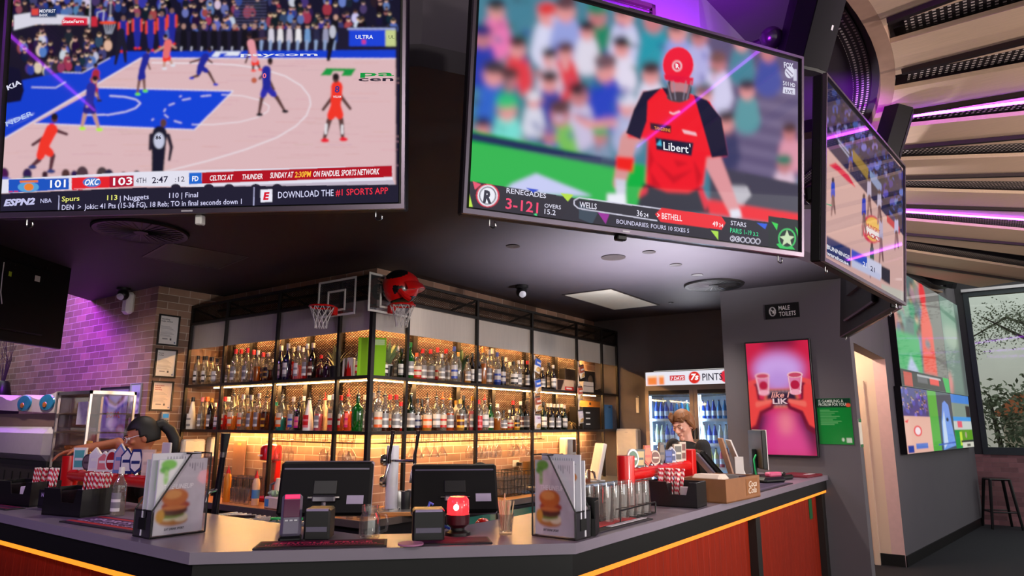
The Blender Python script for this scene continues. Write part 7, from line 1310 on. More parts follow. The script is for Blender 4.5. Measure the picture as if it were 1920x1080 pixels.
hd_.mb(0).build('header_sign', ATTR('sign_glow', 1.05, .4), t, (0, .018, (FZ + hz0) / 2), smooth=0); MB().box(-fw / 2, fw / 2, .02, .03, hz0 - .05, FZ).build('header_frame', ALU, t)
mx_ = float(PB(1301, 760, FY)[0]) - (FX0 + FX1) / 2
for nm, x0, x1 in (('left', -fw / 2 + .005, mx_ - .003), ('right', mx_ + .003, fw / 2 - .005)):
    f = MB().box(x0, x0 + .05, 0, .028, .16, hz0 - .05).box(x1 - .05, x1, 0, .028, .16, hz0 - .05).box(x0 + .05, x1 - .05, 0, .028, hz0 - .10, hz0 - .05).box(x0 + .05, x1 - .05, 0, .028, .16, .24).build('door', ALU, t); MB().box(x0 + .05, x1 - .05, .012, .016, .24, hz0 - .10).build('pane', GLASS('fridge_glass', (226, 238, 250), .08, .02), f); MB().box(x0 + .05, x1 - .05, -.001, .0, hz0 - .10, hz0 - .055).build('top_band', BLKP, f)
    MB().box(x1 - .03 if nm == 'left' else x0 + .012, x1 - .015 if nm == 'left' else x0 + .027, -.03, .0, 1.45, 1.58).build('handle', BLKP, f)
LT = bpy.data.materials.new('fridge_light'); LT.use_nodes = True; _b = LT.node_tree.nodes['Principled BSDF']; _b.inputs['Emission Color'].default_value = (.72, .86, 1, 1); _b.inputs['Emission Strength'].default_value = 34
for x in (-fw / 2 + .05, mx_ - .06, mx_ + .06): MB().box(x, x + .014, .04, .055, .25, hz0 - .12).build('light_tube', LT, t)
zs = [PB(1250, y, FY + .2)[2] for y in (786, 830, 872)]; zs = [zs[0], zs[1], zs[2], zs[2] - .36]
for z in zs: MB().box(-fw / 2 + .045, fw / 2 - .045, .07, fd - .05, z - .02, z).build('shelf', M('fridge_shelf', (226, 230, 238), .4), t); MB().box(-fw / 2 + .045, fw / 2 - .045, .066, .07, z - .028, z + .006).build('shelf_edge', WHT, t)
FB = {}
cnt = 0
rr = random.Random(11)
PALS = [[(30, 70, 170), (26, 60, 150), (40, 130, 190), (20, 120, 120)], [(200, 206, 170), (60, 80, 170), (220, 224, 210), (120, 170, 80)], [(60, 70, 120), (220, 220, 150), (180, 60, 80), (40, 60, 110)], [(40, 90, 190), (30, 70, 170), (120, 160, 210), (200, 210, 220)]]
wf = ['highest', 'second', 'third', 'lowest']
for r, z in enumerate(zs):
    xs = np.arange(-fw / 2 + .10, fw / 2 - .2, .068); j = 0
    for i, x in enumerate(xs):
        if abs(x - mx_) < .05: continue
        c = PALS[r][(i // 2) % 4]; kk = (c, r % 2)
        if kk not in FB:
            o = thing('fridge_bottle', '', 'bottle', (0, 0, 0)); MB().lathe([(.027, 0), (.028, .01), (.028, .13), (.012, .19), (.011, .215)], 12).build('glass', M('fb_%d_%d_%d' % c, c, .25), o); MB().lathe([(.0285, .04), (.0285, .10)], 12).build('label', M('fb_label', (214, 218, 226), .5), o); MB().lathe([(.013, .215), (.013, .23), (0, .231)], 10).build('cap', CHR, o); FB[kk] = o; use = o
        else: use = dup(FB[kk], None)
        use.location = ((FX0 + FX1) / 2 + x, FY + .13, z + .001); use['label'] = f'bottle in the lit fridge, {wf[r]} shelf, {ORD[j]} from the left'; use['category'] = 'bottle'; use['group'] = 'bottles in the drinks fridge'; j += 1
# ---- pillar: advertising screen, toilet sign, green notice, white card
def pil(x, y): return PB(x, y, PY)
a, b = pil(1401, 643), pil(1536, 856); c1 = pil(1521, 635); w = float((pil(1529, 750) - pil(1405, 750))[0]); zt = float((a[2] + c1[2]) / 2); zb = float((pil(1410, 855)[2] + b[2]) / 2); h = zt - zb; xc = float((pil(1405, 750)[0] + pil(1529, 750)[0]) / 2)
t = thing('advertising_screen', 'upright screen showing two hands with shot glasses in red light', 'screen', (xc, PY - .001, (zt + zb) / 2)); MB().box(-w / 2, w / 2, -.05, 0, -h / 2, h / 2, bv=.004).build('housing', BLKP, t)
s = Pic(w - .03, h - .03, 110, 180, (226, 40, 80)); s.poly([(0, 0), (1, 0), (1, .45), (0, .45)], (214, 30, 70)); s.ell(.5, .25, .42, .16, (206, 130, 214)); s.ell(.5, .25, .34, .12, (214, 170, 240)); s.ell(.5, .36, .22, .1, (196, 150, 226)); s.ell(.55, .02, .3, .04, (120, 20, 60)); s.poly([(0, .62), (1, .6), (1, 1), (0, 1)], (90, 20, 70)); s.poly([(.3, .62), (.72, .62), (.95, 1), (.12, 1)], (226, 60, 140)); s.ell(.56, .72, .12, .1, (246, 130, 150)); s.poly([(.0, .62), (.25, .62), (.06, 1), (0, 1)], (50, 14, 60)); s.poly([(1, .62), (.9, .62), (.93, 1), (1, 1)], (60, 14, 60)); s.blur(7)
s.poly([(.27, .42), (.76, .42), (.82, .59), (.24, .59)], (230, 110, 80)); s.poly([(.30, .435), (.73, .435), (.78, .575), (.28, .575)], (50, 26, 50))
for k in range(8): s.rect(.32 + k * .055, .44, .35 + k * .055, .452, (200, 170, 180)); s.rect(.31 + k * .058, .563, .34 + k * .058, .575, (200, 170, 180))
s.blur(1)
for sx in (0, 1):
    X_ = (lambda q: q) if sx == 0 else (lambda q: 1 - q)
    s.poly([(X_(-.1), .40), (X_(.10), .33), (X_(.17), .40), (X_(.17), .51), (X_(.42), .54), (X_(.38), .60), (X_(.2), .645), (X_(.12), .78), (X_(-.1), .86)], (120, 8, 44)); s.poly([(X_(-.1), .44), (X_(.06), .36), (X_(.12), .40), (X_(.14), .52), (X_(.36), .545), (X_(.34), .575), (X_(.16), .62), (X_(.08), .74), (X_(-.1), .80)], (244, 70, 66)); s.limb([(X_(.02), .37), (X_(.14), .345)], [.05, .04], (240, 80, 76)); s.limb([(X_(.12), .56), (X_(.36), .53)], [.05, .035], (250, 110, 96)); s.blur(1)
    s.poly([(X_(.12), .305), (X_(.36), .30), (X_(.33), .47), (X_(.17), .475)], (236, 130, 160), .75); s.ell(X_(.24), .302, .122, .028, (250, 190, 200)); s.ell(X_(.24), .304, .10, .02, (206, 70, 100)); s.ell(X_(.25), .39, .07, .04, (190, 20, 60)); s.ell(X_(.25), .455, .09, .025, (250, 170, 190)); s.line([(X_(.14), .32), (X_(.18), .46)], .012, (255, 220, 226)); s.line([(X_(.345), .32), (X_(.32), .46)], .012, (255, 210, 220))
s.text('like I', (.36, .50), (.66, .50), .05, (240, 160, 150), .02, .25); s.text('LIK', (.38, .555), (.62, .555), .045, (235, 200, 205), .03)
s.mb(0).build('screen', ATTR('poster_glow', .85, .2), t, (0, -.0515, 0), smooth=0)
a = pil(1434, 572); b = pil(1500, 595); zc = float((pil(1467, 569)[2] + pil(1467, 597)[2]) / 2); w = float(b[0] - a[0]); h = float(pil(1467, 569)[2] - pil(1467, 597)[2])
t = thing('toilet_sign', 'black sign with an arrow reading male toilets', 'sign', (float(a[0]) + w / 2, PY - .001, zc)); MB().box(-w / 2, w / 2, -.008, 0, -h / 2, h / 2).build('plate', M('sign_black', (20, 20, 22), .4), t)
s = Pic(w * .99, h * .97, 60, 26, (20, 20, 22)); s.line([(.22 + .085 * math.cos(q), .5 + .30 * math.sin(q)) for q in np.linspace(0, 2 * PI, 21)], .035, (225, 225, 225)); s.line([(.18, .36), (.255, .62)], .03, (225, 225, 225)); s.line([(.255, .42), (.258, .63), (.20, .62)], .03, (225, 225, 225)); s.text('MALE', (.41, .45), (.74, .45), .30, (230, 230, 230), .012); s.text('TOILETS', (.41, .86), (.90, .86), .30, (230, 230, 230), .012); s.mb(0).build('lettering', PRINTM, t, (0, -.0095, 0), smooth=0)
a = pil(1534, 790); b = pil(1598, 790); w = float(b[0] - a[0]); zt = float(pil(1565, 747)[2]); zb = float(pil(1565, 833)[2]); h = zt - zb
t = thing('green_notice', 'green gambling help notice beside the advertising screen', 'notice', (float(a[0]) + w / 2, PY - .001, (zt + zb) / 2)); MB().box(-w / 2, w / 2, -.006, 0, -h / 2, h / 2).build('board', M('notice_base', (20, 110, 50), .4), t)
s = Pic(w, h, 50, 66, (14, 138, 52)); s.rect(0, 0, 1, .2, (20, 60, 40)); [s.rect(.08, .25 + k * .035, .08 + .3 + .35 * ((k * 37) % 10) / 10, .262 + k * .035, (120, 200, 130)) for k in range(10)]; s.rect(.8, .86, .95, .96, (200, 226, 205)); s.ell(.7, .9, .04, .04, (200, 226, 205)); s.ell(.93, .15, .08, .04, (230, 90, 60)); s.text('IS GAMBLING A', (.06, .09), (.8, .09), .065, (220, 240, 225), .01); s.text('PROBLEM FOR YOU?', (.06, .165), (.88, .165), .065, (220, 240, 225), .01); s.mb(0).build('print', ATTR('print_gloss', 0, .2), t, (0, -.0075, 0), smooth=0)
qa = PA(1603, 785, PLX1); qb = PA(1618, 838, PLX1); t = thing('white_card', 'narrow white and green card on the side of the pillar', 'notice', (PLX1 + .001, 7.31, float((qa[2] + qb[2]) / 2)), R(90)); h = float(qa[2] - qb[2]); MB().box(-.075, .075, -.004, 0, -h / 2, h / 2).build('card', M('card_white', (230, 224, 206), .5), t); MB().box(-.075, .075, -.005, -.004, h * .38, h / 2).build('band', M('band_green', (30, 110, 60), .5), t); MB().box(-.075, .075, -.005, -.004, -h / 2, -h * .40).build('band', M('band_green', (30, 110, 60), .5), t)
p = PB(1196, 760, 8.4); t = thing('wall_tag', 'white plastic tag on the dark wall left of the fridge', 'tag', (float(p[0]), 8.399, float(p[2]))); MB().box(-.022, .022, -.012, 0, -.10, .10, bv=.004).build('tag', WHT, t); MB().cyl(0, 0, 0, .004, .008, 10).build('pin', CHR, t, (0, -.013, .12), (R(90), 0, 0))
# ---- wall speakers on ball mounts
def speaker(label, c, face, s=1.0):
    t = thing('wall_speaker', label, 'speaker', c, 0, 'wall speakers'); f = Vector(face).normalized(); q = f.to_track_quat('-Y', 'Z').to_matrix().to_4x4()
    m = MB(); prof = [(-.15, -.02), (-.11, -.15), (.0, -.175), (.11, -.15), (.15, -.02), (.11, .10), (-.11, .10)]; m.prism([(x * s, y * s) for x, y in prof], -.26 * s, .26 * s); o = m.build('cabinet', M('speaker_black', (14, 12, 17), .55, spec=.3), t); o.matrix_local = q
    g = MB(); g.prism([(x * s, y * s - .004) for x, y in prof[1:4]] + [(.10 * s, -.14 * s), (-.10 * s, -.14 * s)], -.24 * s, .24 * s); o = g.build('grille', M('speaker_grille', (17, 14, 20), .8, spec=.2), t); o.matrix_local = q
    o = MB().box(.03 * s, .045 * s, -.177 * s, -.172 * s, .0, .03 * s).build('badge', PALE, t); o.matrix_local = q
    return t, q
sp1 = PD(1512, 58, 3.2); t, q = speaker('large black wall speaker above the right end of cricket screen', sp1, (.75, -.45, -.42), .72); o = MB().ball((0, 0, 0), .055, 18, 12).build('ball_mount', M('mount_black', (26, 22, 26), .25), t, (-.15, -.03, .0)); pipe('arm', [[(-.15, -.03, 0), (-.06, .0, .02)], [(-.15, -.03, 0), (-.34, .05, .03)]], .02, BLK, t)
sp2 = PD(1664, 250, 4.95); t, q = speaker('black wall speaker beyond the angled basketball screen, below purple light', sp2, (.95, .25, -.35), .66); o = MB().ball((0, 0, 0), .055, 18, 12).build('ball_mount', M('mount_black', (26, 22, 26), .25), t, (-.16, -.02, .0)); pipe('arm', [[(-.16, -.02, 0), (-.06, .02, .0)], [(-.16, -.02, 0), (-.30, -.02, .03)]], .018, BLK, t)
sp3 = VW(4.0, .10); speaker('small black speaker high on the dark wall above the video screens', (sp3[0], sp3[1], 4.05), (.9, -.4, -.3), .6)
# ---- fittings in the black ceiling
def ceil(x, y): p = PZ(x, y, H); return (float(p[0]), float(p[1]), H - .0005)
def disc(name, label, cat, x, y, r, mats, group=None, ring=True):
    t = thing(name, label, cat, ceil(x, y), 0, group); MB().lathe([(r * .86, -.004), (r, -.006), (r * 1.0, 0), (r * .86, 0)], 28).build('ring', mats[0], t); MB().lathe([(r * .86, -.003), (r * .86, -.001)], 28).build('lens', mats[1], t); return t
DLK = M('fitting_dark', (40, 34, 34), .4); OLV = M('fitting_olive', (84, 78, 60), .4)
disc('ceiling_speaker', 'round flush ceiling speaker over the bar, left of the downlights', 'ceiling speaker', 1150, 482, .105, (DLK, M('speaker_mesh', (96, 90, 88), .7)))
for (x, y, lab, lit) in ((962, 461, 'small dim downlight left of the round ceiling speaker', 1), (1217, 472, 'dark downlight just right of the round ceiling speaker', 0), (1267, 496, 'pale downlight between the two dark downlights', 1), (1307, 515, 'dark downlight next to the round air vent', 0)):
    disc('downlight', lab, 'downlight', x, y, .055, (DLK, EM('downlight_lens', (226, 206, 186), .5) if lit else OLV), 'downlights over the bar')
t = disc('smoke_detector', 'tiny dark ceiling sensor near the fridge wall', 'sensor', 1258, 567, .03, (DLK, DLK))
def vent(label, x, y, r):
    t = thing('round_vent', label, 'air vent', ceil(x, y), 0, 'round ceiling vents'); MB().lathe([(r * .86, -.012), (r * .97, -.022), (r, -.014), (r, 0), (r * .86, -.001)], 40).build('ring', BLK, t); MB().lathe([(r * .86, -.002), (0, -.001)], 40).build('backing', DLK, t)
    m = MB()
    for k in range(28):
        a = 2 * PI * k / 28; ca, sa = math.cos(a), math.sin(a); m.add([(ca * .04, sa * .04, -.016), (ca * r * .88, sa * r * .88, -.016), (ca * r * .88 - sa * .02, sa * r * .88 + ca * .02, -.006), (ca * .04 - sa * .006, sa * .04 + ca * .006, -.006)], [(0, 1, 2, 3), (3, 2, 1, 0)])
    m.build('vane', M('vane_metal', (92, 88, 92), .5, .4), t, smooth=0); MB().lathe([(.05, -.02), (.05, -.004), (0, -.021)][::-1], 20).build('hub', BLK, t)
vent('round black air vent with radial vanes, right of the panel light', 1338, 533, .30); vent('round air vent in dark ceiling under the wide basketball screen', 265, 432, .33)
pts = [PZ(x, y, H) for x, y in ((1057, 551), (1145, 541), (1232, 574), (1152, 578))]; cx_ = np.mean([p[0] for p in pts]); cy_ = np.mean([p[1] for p in pts])
t = thing('panel_light', 'square flat ceiling panel light over the right side of bar', 'ceiling light', (float(cx_), float(cy_), H - .0005)); MB().box(-.31, .31, -.62, .62, -.006, 0).build('frame', DLK, t); MB().box(-.285, .285, -.595, .595, -.0085, -.006).build('diffuser', EM('panel_diffuser', (196, 190, 176), .10), t)
for lab, x, y, lk in (('black dome security camera on the ceiling above right shelves', 978, 543, (1, -1)), ('black dome security camera near the left brick corner', 232, 548, (1, -1))):
    c_ = ceil(x, y - 8); t = thing('security_camera', lab, 'camera', c_, 0, 'security cameras'); MB().lathe([(.07, 0), (.07, -.025), (.045, -.04)][::-1], 20).build('base', BLK, t); MB().ball((0, 0, -.075), .06, 18, 12).build('head', BLKP, t); MB().lathe([(.034, 0), (.036, .014), (0, .016)], 18).build('lens', M('camera_lens', (190, 190, 196), .15, .3), t, (.038, -.038, -.1), (R(120), 0, R(45)))
t = thing('access_hatch', 'faint dark access hatch in the ceiling below the wide screen', 'hatch', (-5.6, 3.05, H - .0005), R(-10)); MB().box(-.32, .32, -.32, .32, -.003, 0).build('panel', M('hatch_black', (46, 42, 48), .45), t); f = MB().box(-.33, .33, -.335, -.32, -.005, 0).box(-.33, .33, .32, .335, -.005, 0).box(-.335, -.32, -.32, .32, -.005, 0).box(.32, .335, -.32, .32, -.005, 0).build('frame', M('hatch_frame', (70, 62, 66), .4), t)
# small camera on the bulkhead between the cricket and angled screens
p = PD(1525, 365, 3.15); t = thing('junction_box', 'small black device with a green lead between the two right screens', 'device', p); MB().box(-.03, .03, -.03, .03, -.04, .04, bv=.012).build('case', BLKP, t); pipe('lead', [[(0, -.03, 0), (.02, -.05, -.03), (.05, -.03, -.06), (.06, .04, -.05)]], .004, M('lead_green', (40, 130, 90), .4), t); pipe('bracket', [[(0, .03, 0), (-.24, .10, .05)]], .01, BLK, t)
# ---- bar stool at the window end
p = PZ(1880, 990, 0); t = thing('bar_stool', 'black metal bar stool against the brick under the window', 'stool', (float(p[0]), min(float(p[1]), EY - .35), 0), R(20)); sh_ = TOPZ(1880, 897, t.location)
MB().box(-.155, .155, -.155, .155, sh_ - .03, sh_, bv=.012).build('seat', M('stool_black', (16, 15, 17), .3, .4), t)
for sx in (-1, 1):
    for sy in (-1, 1): MB().tube([(sx * .135, sy * .135, sh_ - .02), (sx * .21, sy * .21, 0)], [.026, .02], 8).build('leg', M('stool_black', (16, 15, 17), .3, .4), t)
pipe('footrest', [[(-.185, -.185, .26), (.185, -.185, .26), (.185, .185, .26), (-.185, .185, .26), (-.185, -.185, .26)]], .012, M('stool_black', (16, 15, 17), .3, .4), t)
# dark beams over the far window end
for lab, a, b in (('dark diagonal roof beam above the video wall', (1770, 505), (1880, 445)), ('dark purple-lit roof beam across the far ceiling', (1700, 470), (1918, 428))):
    p, q_ = PB(a[0], a[1], 12.6), PB(b[0], b[1], 11.4 if 'diagonal' in lab else 12.2); tag(MB().tube([p, q_], .09, 4).build('roof_beam', M('beam_dark', (40, 34, 40), .5), smooth=0), lab, 'beam', 'roof beams')
# ---- outside the window
tag(MB().box(-8, 14, EY + .6, 40, -.3, -.05).build('ground_outside', M('dry_grass', (120, 112, 84), .9, var=.3, scale=8)), kind='structure')
TREEL = M('gum_leaf', (122, 130, 108), .7, var=.4, scale=6); BARK = M('gum_bark', (70, 62, 54), .8, var=.3, scale=10)
def leafcloud(mb, c, r, n, rr, s=.075):
    for _ in range(n):
        d = np.array([rr.gauss(0, 1), rr.gauss(0, 1), rr.gauss(0, .8)]); d = d / (np.linalg.norm(d) + 1e-9) * r * rr.random() ** .5; p = np.array(c) + d; a, b_ = rr.uniform(0, 2 * PI), rr.uniform(-1.2, .2); u = np.array([math.cos(a) * math.cos(b_), math.sin(a) * math.cos(b_), math.sin(b_)]) * s; v = np.cross(u, [rr.gauss(0, 1), rr.gauss(0, 1), rr.gauss(0, 1)]); v = v / (np.linalg.norm(v) + 1e-9) * s * .42
        mb.add([p - u, p + v, p + u, p - v], [(0, 1, 2, 3)])
rr = random.Random(21); t = thing('gum_tree', 'tall thin-leaved tree seen through the window', 'tree', (1.1, 20.5, 0)); b = MB(); b.tube([(.6, 0, 0), (.5, 0, 2.5), (.2, 0, 4.4), (-.3, 0, 6.2), (-.6, 0, 8)], [.2, .17, .13, .09, .05], 10)
lf = MB(); 
for k in range(17):
    z = rr.uniform(3.0, 7.4); a = rr.uniform(0, 2 * PI); L_ = rr.uniform(1.0, 2.6); e = (math.cos(a) * L_, math.sin(a) * L_ * .6, z + rr.uniform(-.4, .9)); b.tube([(.2, 0, z - .4), (e[0] * .5, e[1] * .5, z + .25), e], [.06, .035, .012], 6)
    for q_ in (.5, .8, 1.0): leafcloud(lf, (e[0] * q_, e[1] * q_, e[2] + rr.uniform(-.3, .2)), .46, 170, rr, .036)
b.build('trunk', BARK, t); lf.build('foliage', TREEL, t, smooth=0)
t = thing('shrub', 'smaller grey-green shrub low outside the window', 'shrub', (-.35, 19.0, 0)); b = MB().tube([(0, 0, 0), (.1, 0, 1.2), (0, 0, 2.2)], [.06, .05, .03], 8).build('stem', BARK, t); lf = MB(); [leafcloud(lf, (rr.uniform(-.6, .6), rr.uniform(-.4, .4), rr.uniform(1.2, 2.6)), .5, 120, rr) for _ in range(6)]; lf.build('foliage', TREEL, t, smooth=0)
lf = MB(); [leafcloud(lf, (x, 17.4 + rr.uniform(-.3, .3), rr.uniform(.5, 1.25)), .45, 130, rr, .07) for x in np.arange(-2.2, 4, .3)]; tag(lf.build('hedge', M('hedge_green', (62, 84, 58), .8, var=.4, scale=12), smooth=0), 'low clipped green hedge along the foot of the window', 'hedge')
t = thing('far_building', 'distant building with an orange roof beyond the hedge', 'building', (2.9, 34, 0)); MB().box(-3.2, 5, 0, 3, 0, 2.0).build('wall', M('far_wall', (190, 176, 166), .8), t); MB().prismy([(-3.6, 2.0), (5.4, 2.0), (4.4, 2.9), (-2.6, 2.9)], -.3, 3.3).build('roof', M('far_roof', (196, 110, 74), .8), t)
# ================================================================ LEFT: WALL PICTURES, ICE DRINK MACHINE, PIE CABINET
def frame_(label, name, loc, rz, w, h, draw, fr=(20, 18, 20), b=.016, cat='picture', group=None):
    t = thing(name, label, cat, loc, rz, group); f = MB(); f.box(-w / 2, w / 2, -.018, 0, h / 2 - b, h / 2).box(-w / 2, w / 2, -.018, 0, -h / 2, -h / 2 + b).box(-w / 2, -w / 2 + b, -.018, 0, -h / 2 + b, h / 2 - b).box(w / 2 - b, w / 2, -.018, 0, -h / 2 + b, h / 2 - b); f.build('frame', M('frame_%d_%d_%d' % fr, fr, .4), t)
    q = Pic(w - 2 * b, h - 2 * b, 44, 60, (246, 242, 240)); draw(q); q.mb(0).build('print', PRINT, t, (0, -.006, 0), smooth=0); return t
def cert(head, red):
    def d(q):
        hc_ = (196, 40, 40) if red else (70, 64, 80)
        if red: q.rect(0, 0, 1, 1, (250, 232, 222))
        for k, wd in enumerate(head): q.text(wd, (.08, .13 + k * .075), (.08 + .055 * len(wd), .13 + k * .075), .045, hc_, .02)
        for k in range(9): q.rect(.08, .36 + k * .045, .08 + .5 + .3 * ((k * 53) % 10) / 10, .37 + k * .045, (150, 144, 150))
        q.rect(.62, .78, .70, .86, (60, 60, 66)); q.rect(.2, .80, .5, .83, (120, 116, 124)); q.ell(.9, .93, .04, .03, (60, 90, 140))
    return d
for k, (x0, y0, x1, y1, hd_, red, lab) in enumerate(((295, 589, 335, 650, ('Gambling', 'help notice'), False, 'highest of three framed white notices on brick beside the shelf'), (289, 653, 330, 710, ('House', 'rules'), False, 'middle of three framed notices on brick beside the shelf'), (282, 713, 323, 772, ('Important', 'health', 'warning'), True, 'lowest framed notice, with red heading, beside the shelf'))):
    a = PA(x0, (y0 + y1) / 2, -7.15); b = PA(x1, (y0 + y1) / 2, -7.15); zt = (PA(x0, y0, -7.15)[2] + PA(x1, y0 + 3, -7.15)[2]) / 2; zb = (PA(x0, y1 - 3, -7.15)[2] + PA(x1, y1, -7.15)[2]) / 2
    frame_(lab, 'framed_notice', (-7.148, float(a[1] + b[1]) / 2, float(zt + zb) / 2), R(90), float(b[1] - a[1]), float(zt - zb), cert(hd_, red), cat='notice', group='framed notices by the shelf')
def dog(q):
    q.rect(0, 0, 1, 1, (150, 140, 190)); q.poly([(0, .05), (.3, .12), (.55, .3), (.8, .1), (1, .06), (1, .3), (.7, .42), (.4, .42), (0, .25)], (70, 70, 190)); q.poly([(.05, .08), (.35, .2), (.5, .34), (.8, .16), (.95, .12), (.9, .26), (.6, .40), (.3, .34)], (240, 240, 250)); q.poly([(.15, .1), (.38, .22), (.55, .3), (.75, .16), (.86, .14), (.8, .24), (.55, .36), (.3, .28)], (140, 40, 60)); q.poly([(.3, .7), (.5, .88), (.7, .68), (.62, .6), (.4, .6)], (226, 220, 230)); q.ell(.8, .82, .14, .1, (180, 70, 90)); q.ell(.8, .82, .10, .07, (214, 190, 200)); q.text('BOWL', (.26, .58), (.76, .58), .11, (196, 40, 60), .04); q.blur(1)
xy = lambda x, y: PB(x, y, 3.53)
a = xy(187, 775); b = xy(242, 775); zt = float(xy(214, 726)[2]); zb = float(xy(212, 826)[2]); frame_('framed purple poster of a sausage shape and red letters', 'framed_poster', (float(a[0] + b[0]) / 2, 3.528, (zt + zb) / 2), 0, float(b[0] - a[0]), zt - zb, dog, b=.02)
def leaf(q): q.rect(0, 0, 1, .3, (190, 196, 236)); q.rect(0, .3, 1, 1, (110, 104, 150)); q.poly([(0, .45), (1, .5), (1, .62), (0, .6)], (226, 226, 240)); q.ell(.5, .8, .35, .14, (220, 220, 236)); q.blur(2)
a = xy(245, 748); b = xy(265, 748); frame_('narrow glossy flyer on brick right of the purple poster', 'flyer', (float(a[0] + b[0]) / 2, 3.528, float(xy(255, 747)[2])), 0, float(b[0] - a[0]), float(xy(255, 718)[2] - xy(255, 775)[2]), leaf, (190, 190, 210), .006)
a = xy(240, 795); b = xy(261, 795); frame_('small dark framed sheet under the narrow flyer', 'framed_sheet', (float(a[0] + b[0]) / 2, 3.528, float(xy(250, 806)[2])), 0, float(b[0] - a[0]), float(xy(250, 779)[2] - xy(250, 835)[2]), lambda q: q.rect(0, 0, 1, 1, (140, 128, 160)), b=.014)
a = xy(167, 768); b = xy(186, 768); frame_('glossy pale flyer on brick left of the purple poster', 'flyer', (float(a[0] + b[0]) / 2, 3.528, float(xy(176, 768)[2])), 0, float(b[0] - a[0]), float(xy(176, 742)[2] - xy(176, 796)[2]), leaf, (190, 190, 210), .006)
p = PA(307, 789, -7.15); t = thing('alarm_keypad', 'pale alarm keypad with a blue display under the framed notices', 'keypad', (-7.149, float(p[1]), float(p[2])), R(90)); MB().box(-.045, .045, -.03, 0, -.09, .09, bv=.008).build('case', PALE, t); MB().box(-.03, .03, -.032, -.03, .03, .07).build('display', EM('keypad_blue', (40, 130, 190), .5), t)
for i in range(3):
    for j in range(4): MB().box(-.032 + i * .023, -.014 + i * .023, -.033, -.03, -.075 + j * .023, -.058 + j * .023).build('key', M('key_grey', (110, 106, 112), .5), t)
p = PB(249, 570, 3.53); t = thing('air_freshener', 'white rounded box high on the left brick wall below a camera', 'wall box', (float(p[0]), 3.529, float(p[2]))); MB().box(-.07, .07, -.09, 0, -.12, .12, bv=.03).build('case', WHT, t); MB().box(-.05, .05, -.092, -.088, -.09, -.085).build('seam', PALE, t)
# frozen drink machine and pie cabinet behind the left counter
a = PB(0, 736, 2.75); MZ = float(PB(50, 737, 2.75)[2])
x1 = float(PB(98, 800, 2.75)[0]); zb = float(PB(60, 870, 2.75)[2]); xL = x1 - 1.5
t = thing('ice_drink_machine', 'white frozen drink machine with blue oval pictures at the left edge', 'drink machine', (x1 - .75, 2.75, 0)); IV = M('ivory_plastic', (222, 208, 200), .4)
w = 1.5; zg = float(PB(60, 775, 2.75)[2]); zs_ = float(PB(60, 800, 2.75)[2])
MB().prismy([(-w / 2, MZ - .16), (w / 2, zg), (w / 2, MZ)] + [(w / 2 - .05 - k * (w - .1) / 12, MZ - .015 - .055 * math.sin(PI * k / 12 * 2) ** 2 * (1 if k % 6 else 0)) for k in range(13)] + [(-w / 2, MZ)], 0, .4).build('top_cover', IV, t)
for x in (w / 2 - .06, w / 2 - .60):
    e = MB(); e.lathe([(.17, 0), (.16, .012), (0, .014)], 28, sy=.46).build('picture_oval', M('oval_blue', (40, 140, 180), .3, var=.5, scale=14), t, (x - .12, .0, (MZ + zg) / 2), (R(90), 0, 0)); MB().lathe([(.05, 0), (.04, .018), (0, .02)], 20, sy=.6).build('picture_fruit', M('oval_orange', (220, 120, 50), .3, var=.5, scale=20), t, (x - .14, -.002, (MZ + zg) / 2 - .02), (R(90), 0, 0))
MB().box(-w / 2, w / 2, .03, .4, zs_, zg - .001).build('front_panel', M('machine_brown', (150, 120, 112), .3), t); MB().box(-w / 2, w / 2 - .04, -.03, .4, zb + .03, zs_ - .001, bv=.06).build('drum', M('drum_white', (206, 196, 200), .3), t)
MB().box(-w / 2, w / 2, -.01, .4, zb - .02, zb + .028).build('drip_ledge', BLKP, t); MB().box(-w / 2, w / 2, 0, .4, .0, zb - .021).build('cabinet', M('cabinet_steel', (84, 76, 72), .35, .5), t)
for k in range(7): MB().box(-w / 2 + .1 + k * .2, -w / 2 + .12 + k * .2, -.004, 0, .9, zb - .08).build('slot', BLKP, t)
x0 = float(PB(101, 800, 2.76)[0]); x2 = float(PB(162, 800, 2.76)[0]); PZt = float(PB(130, 734, 2.76)[2]); pzb = float(PB(115, 878, 2.76)[2]); w = x2 - x0
t = thing('pie_cabinet', 'glass pie warmer with steel frame beside the frozen drink machine', 'food cabinet', ((x0 + x2) / 2, 2.76, 0)); fr = MB(); b = .02
for sx in (-1, 1):
    for y in (0, .38): fr.box(sx * w / 2 - (b if sx > 0 else 0), sx * w / 2 + (b if sx < 0 else 0), y, y + b, pzb, PZt)
fr.box(-w / 2, w / 2, 0, .4, PZt - .03, PZt).build('frame', STEELW, t); MB().box(-w / 2, w / 2, 0, .4, pzb - .05, pzb).build('base', BLKP, t); MB().box(-w / 2 + .05, w / 2 - .05, .05, .35, 0, pzb - .05).build('pedestal', BLK, t)
for x in (-w / 2 + .002, w / 2 - .006): MB().box(x, x + .004, b, .38, pzb, PZt - .03).build('side_glass', GLASS('cabinet_glass', (226, 220, 226), .14, .03), t)
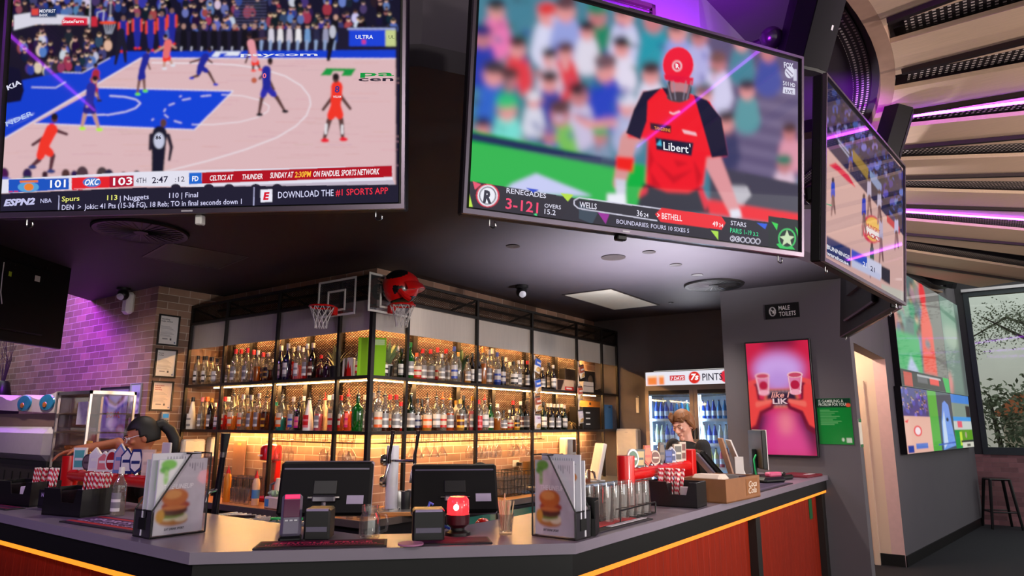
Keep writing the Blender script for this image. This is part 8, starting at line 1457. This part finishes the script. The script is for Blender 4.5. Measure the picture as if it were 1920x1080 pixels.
for k in range(3): MB().box(-w / 2 + .02, w / 2 - .02, .02, .38, pzb + .14 + k * .17, pzb + .15 + k * .17).build('shelf', M('shelf_brown', (110, 84, 64), .3, .5), t)
for k in range(3): tag(MB().lathe([(.04, 0), (.055, .03), (.05, .045), (0, .05)], 18).build('pie', M('pie_crust', (190, 110, 50), .6, var=.3), None, ((x0 + x2) / 2 - .22 + k * .13, 2.88, pzb + .151)), f'golden pie on a low shelf of the glass warmer, {ORD[k]} from left', 'pie', 'pies in the warmer')
tag(MB().box(-.10, .10, 0, .004, 0, .2).build('flyer', M('flyer_white', (220, 216, 230), .3, var=.4, scale=20), None, (x2 - .1, 2.753, PZt - .3)), 'shiny white flyer stuck on the front of the pie warmer', 'flyer')
p = PB(152, 845, 2.25); t = thing('bottle_display', 'tall clear bottle with an amber neck behind the left tap post', 'bottle', (float(p[0]), 2.3, 0)); zz = float(PB(152, 868, 2.3)[2]); t.location.z = 1.04; MB().lathe([(.045, 0), (.05, .02), (.05, .22), (.018, .34), (.016, .42)], 16).build('glass', gl('amber'), t); MB().lathe([(.02, .42), (.02, .45), (0, .452)], 12).build('cap', pm('gold'), t)
t = thing('speed_rail', 'steel under-counter rail behind the left taps', 'rail', (-5.35, 2.13, 0)); MB().box(-.22, .14, .0, .22, 1.0, 1.04, bv=.004).build('shelf', STEELW, t); MB().box(-.2, .12, .02, .18, 0, 1.0).build('cupboard', BLK, t)
# dry reeds in the left corner
p = PB(12, 735, 3.35); t = thing('dry_reeds', 'dark dry reeds against the purple-lit brick at the far left', 'plant', (float(p[0]), 3.3, 0)); rr = random.Random(8); MB().lathe([(.08, 1.80), (.11, 1.95), (.07, 2.12), (.05, 2.14)], 18).build('vase', BLKP, t); MB().box(-.2, .2, -.12, .15, 0, 1.80).build('plinth', BLK, t)
for k in range(16): m = MB(); a = rr.uniform(-.35, .35); m.tube([(a * .1, 0, 2.1), (a * .5, rr.uniform(-.05, .05), 2.4), (a, rr.uniform(-.08, .08), 2.7 + rr.uniform(-.2, .15))], [.004, .003, .002], 5); m.build('reed', M('reed_dark', (60, 40, 50), .8), t)
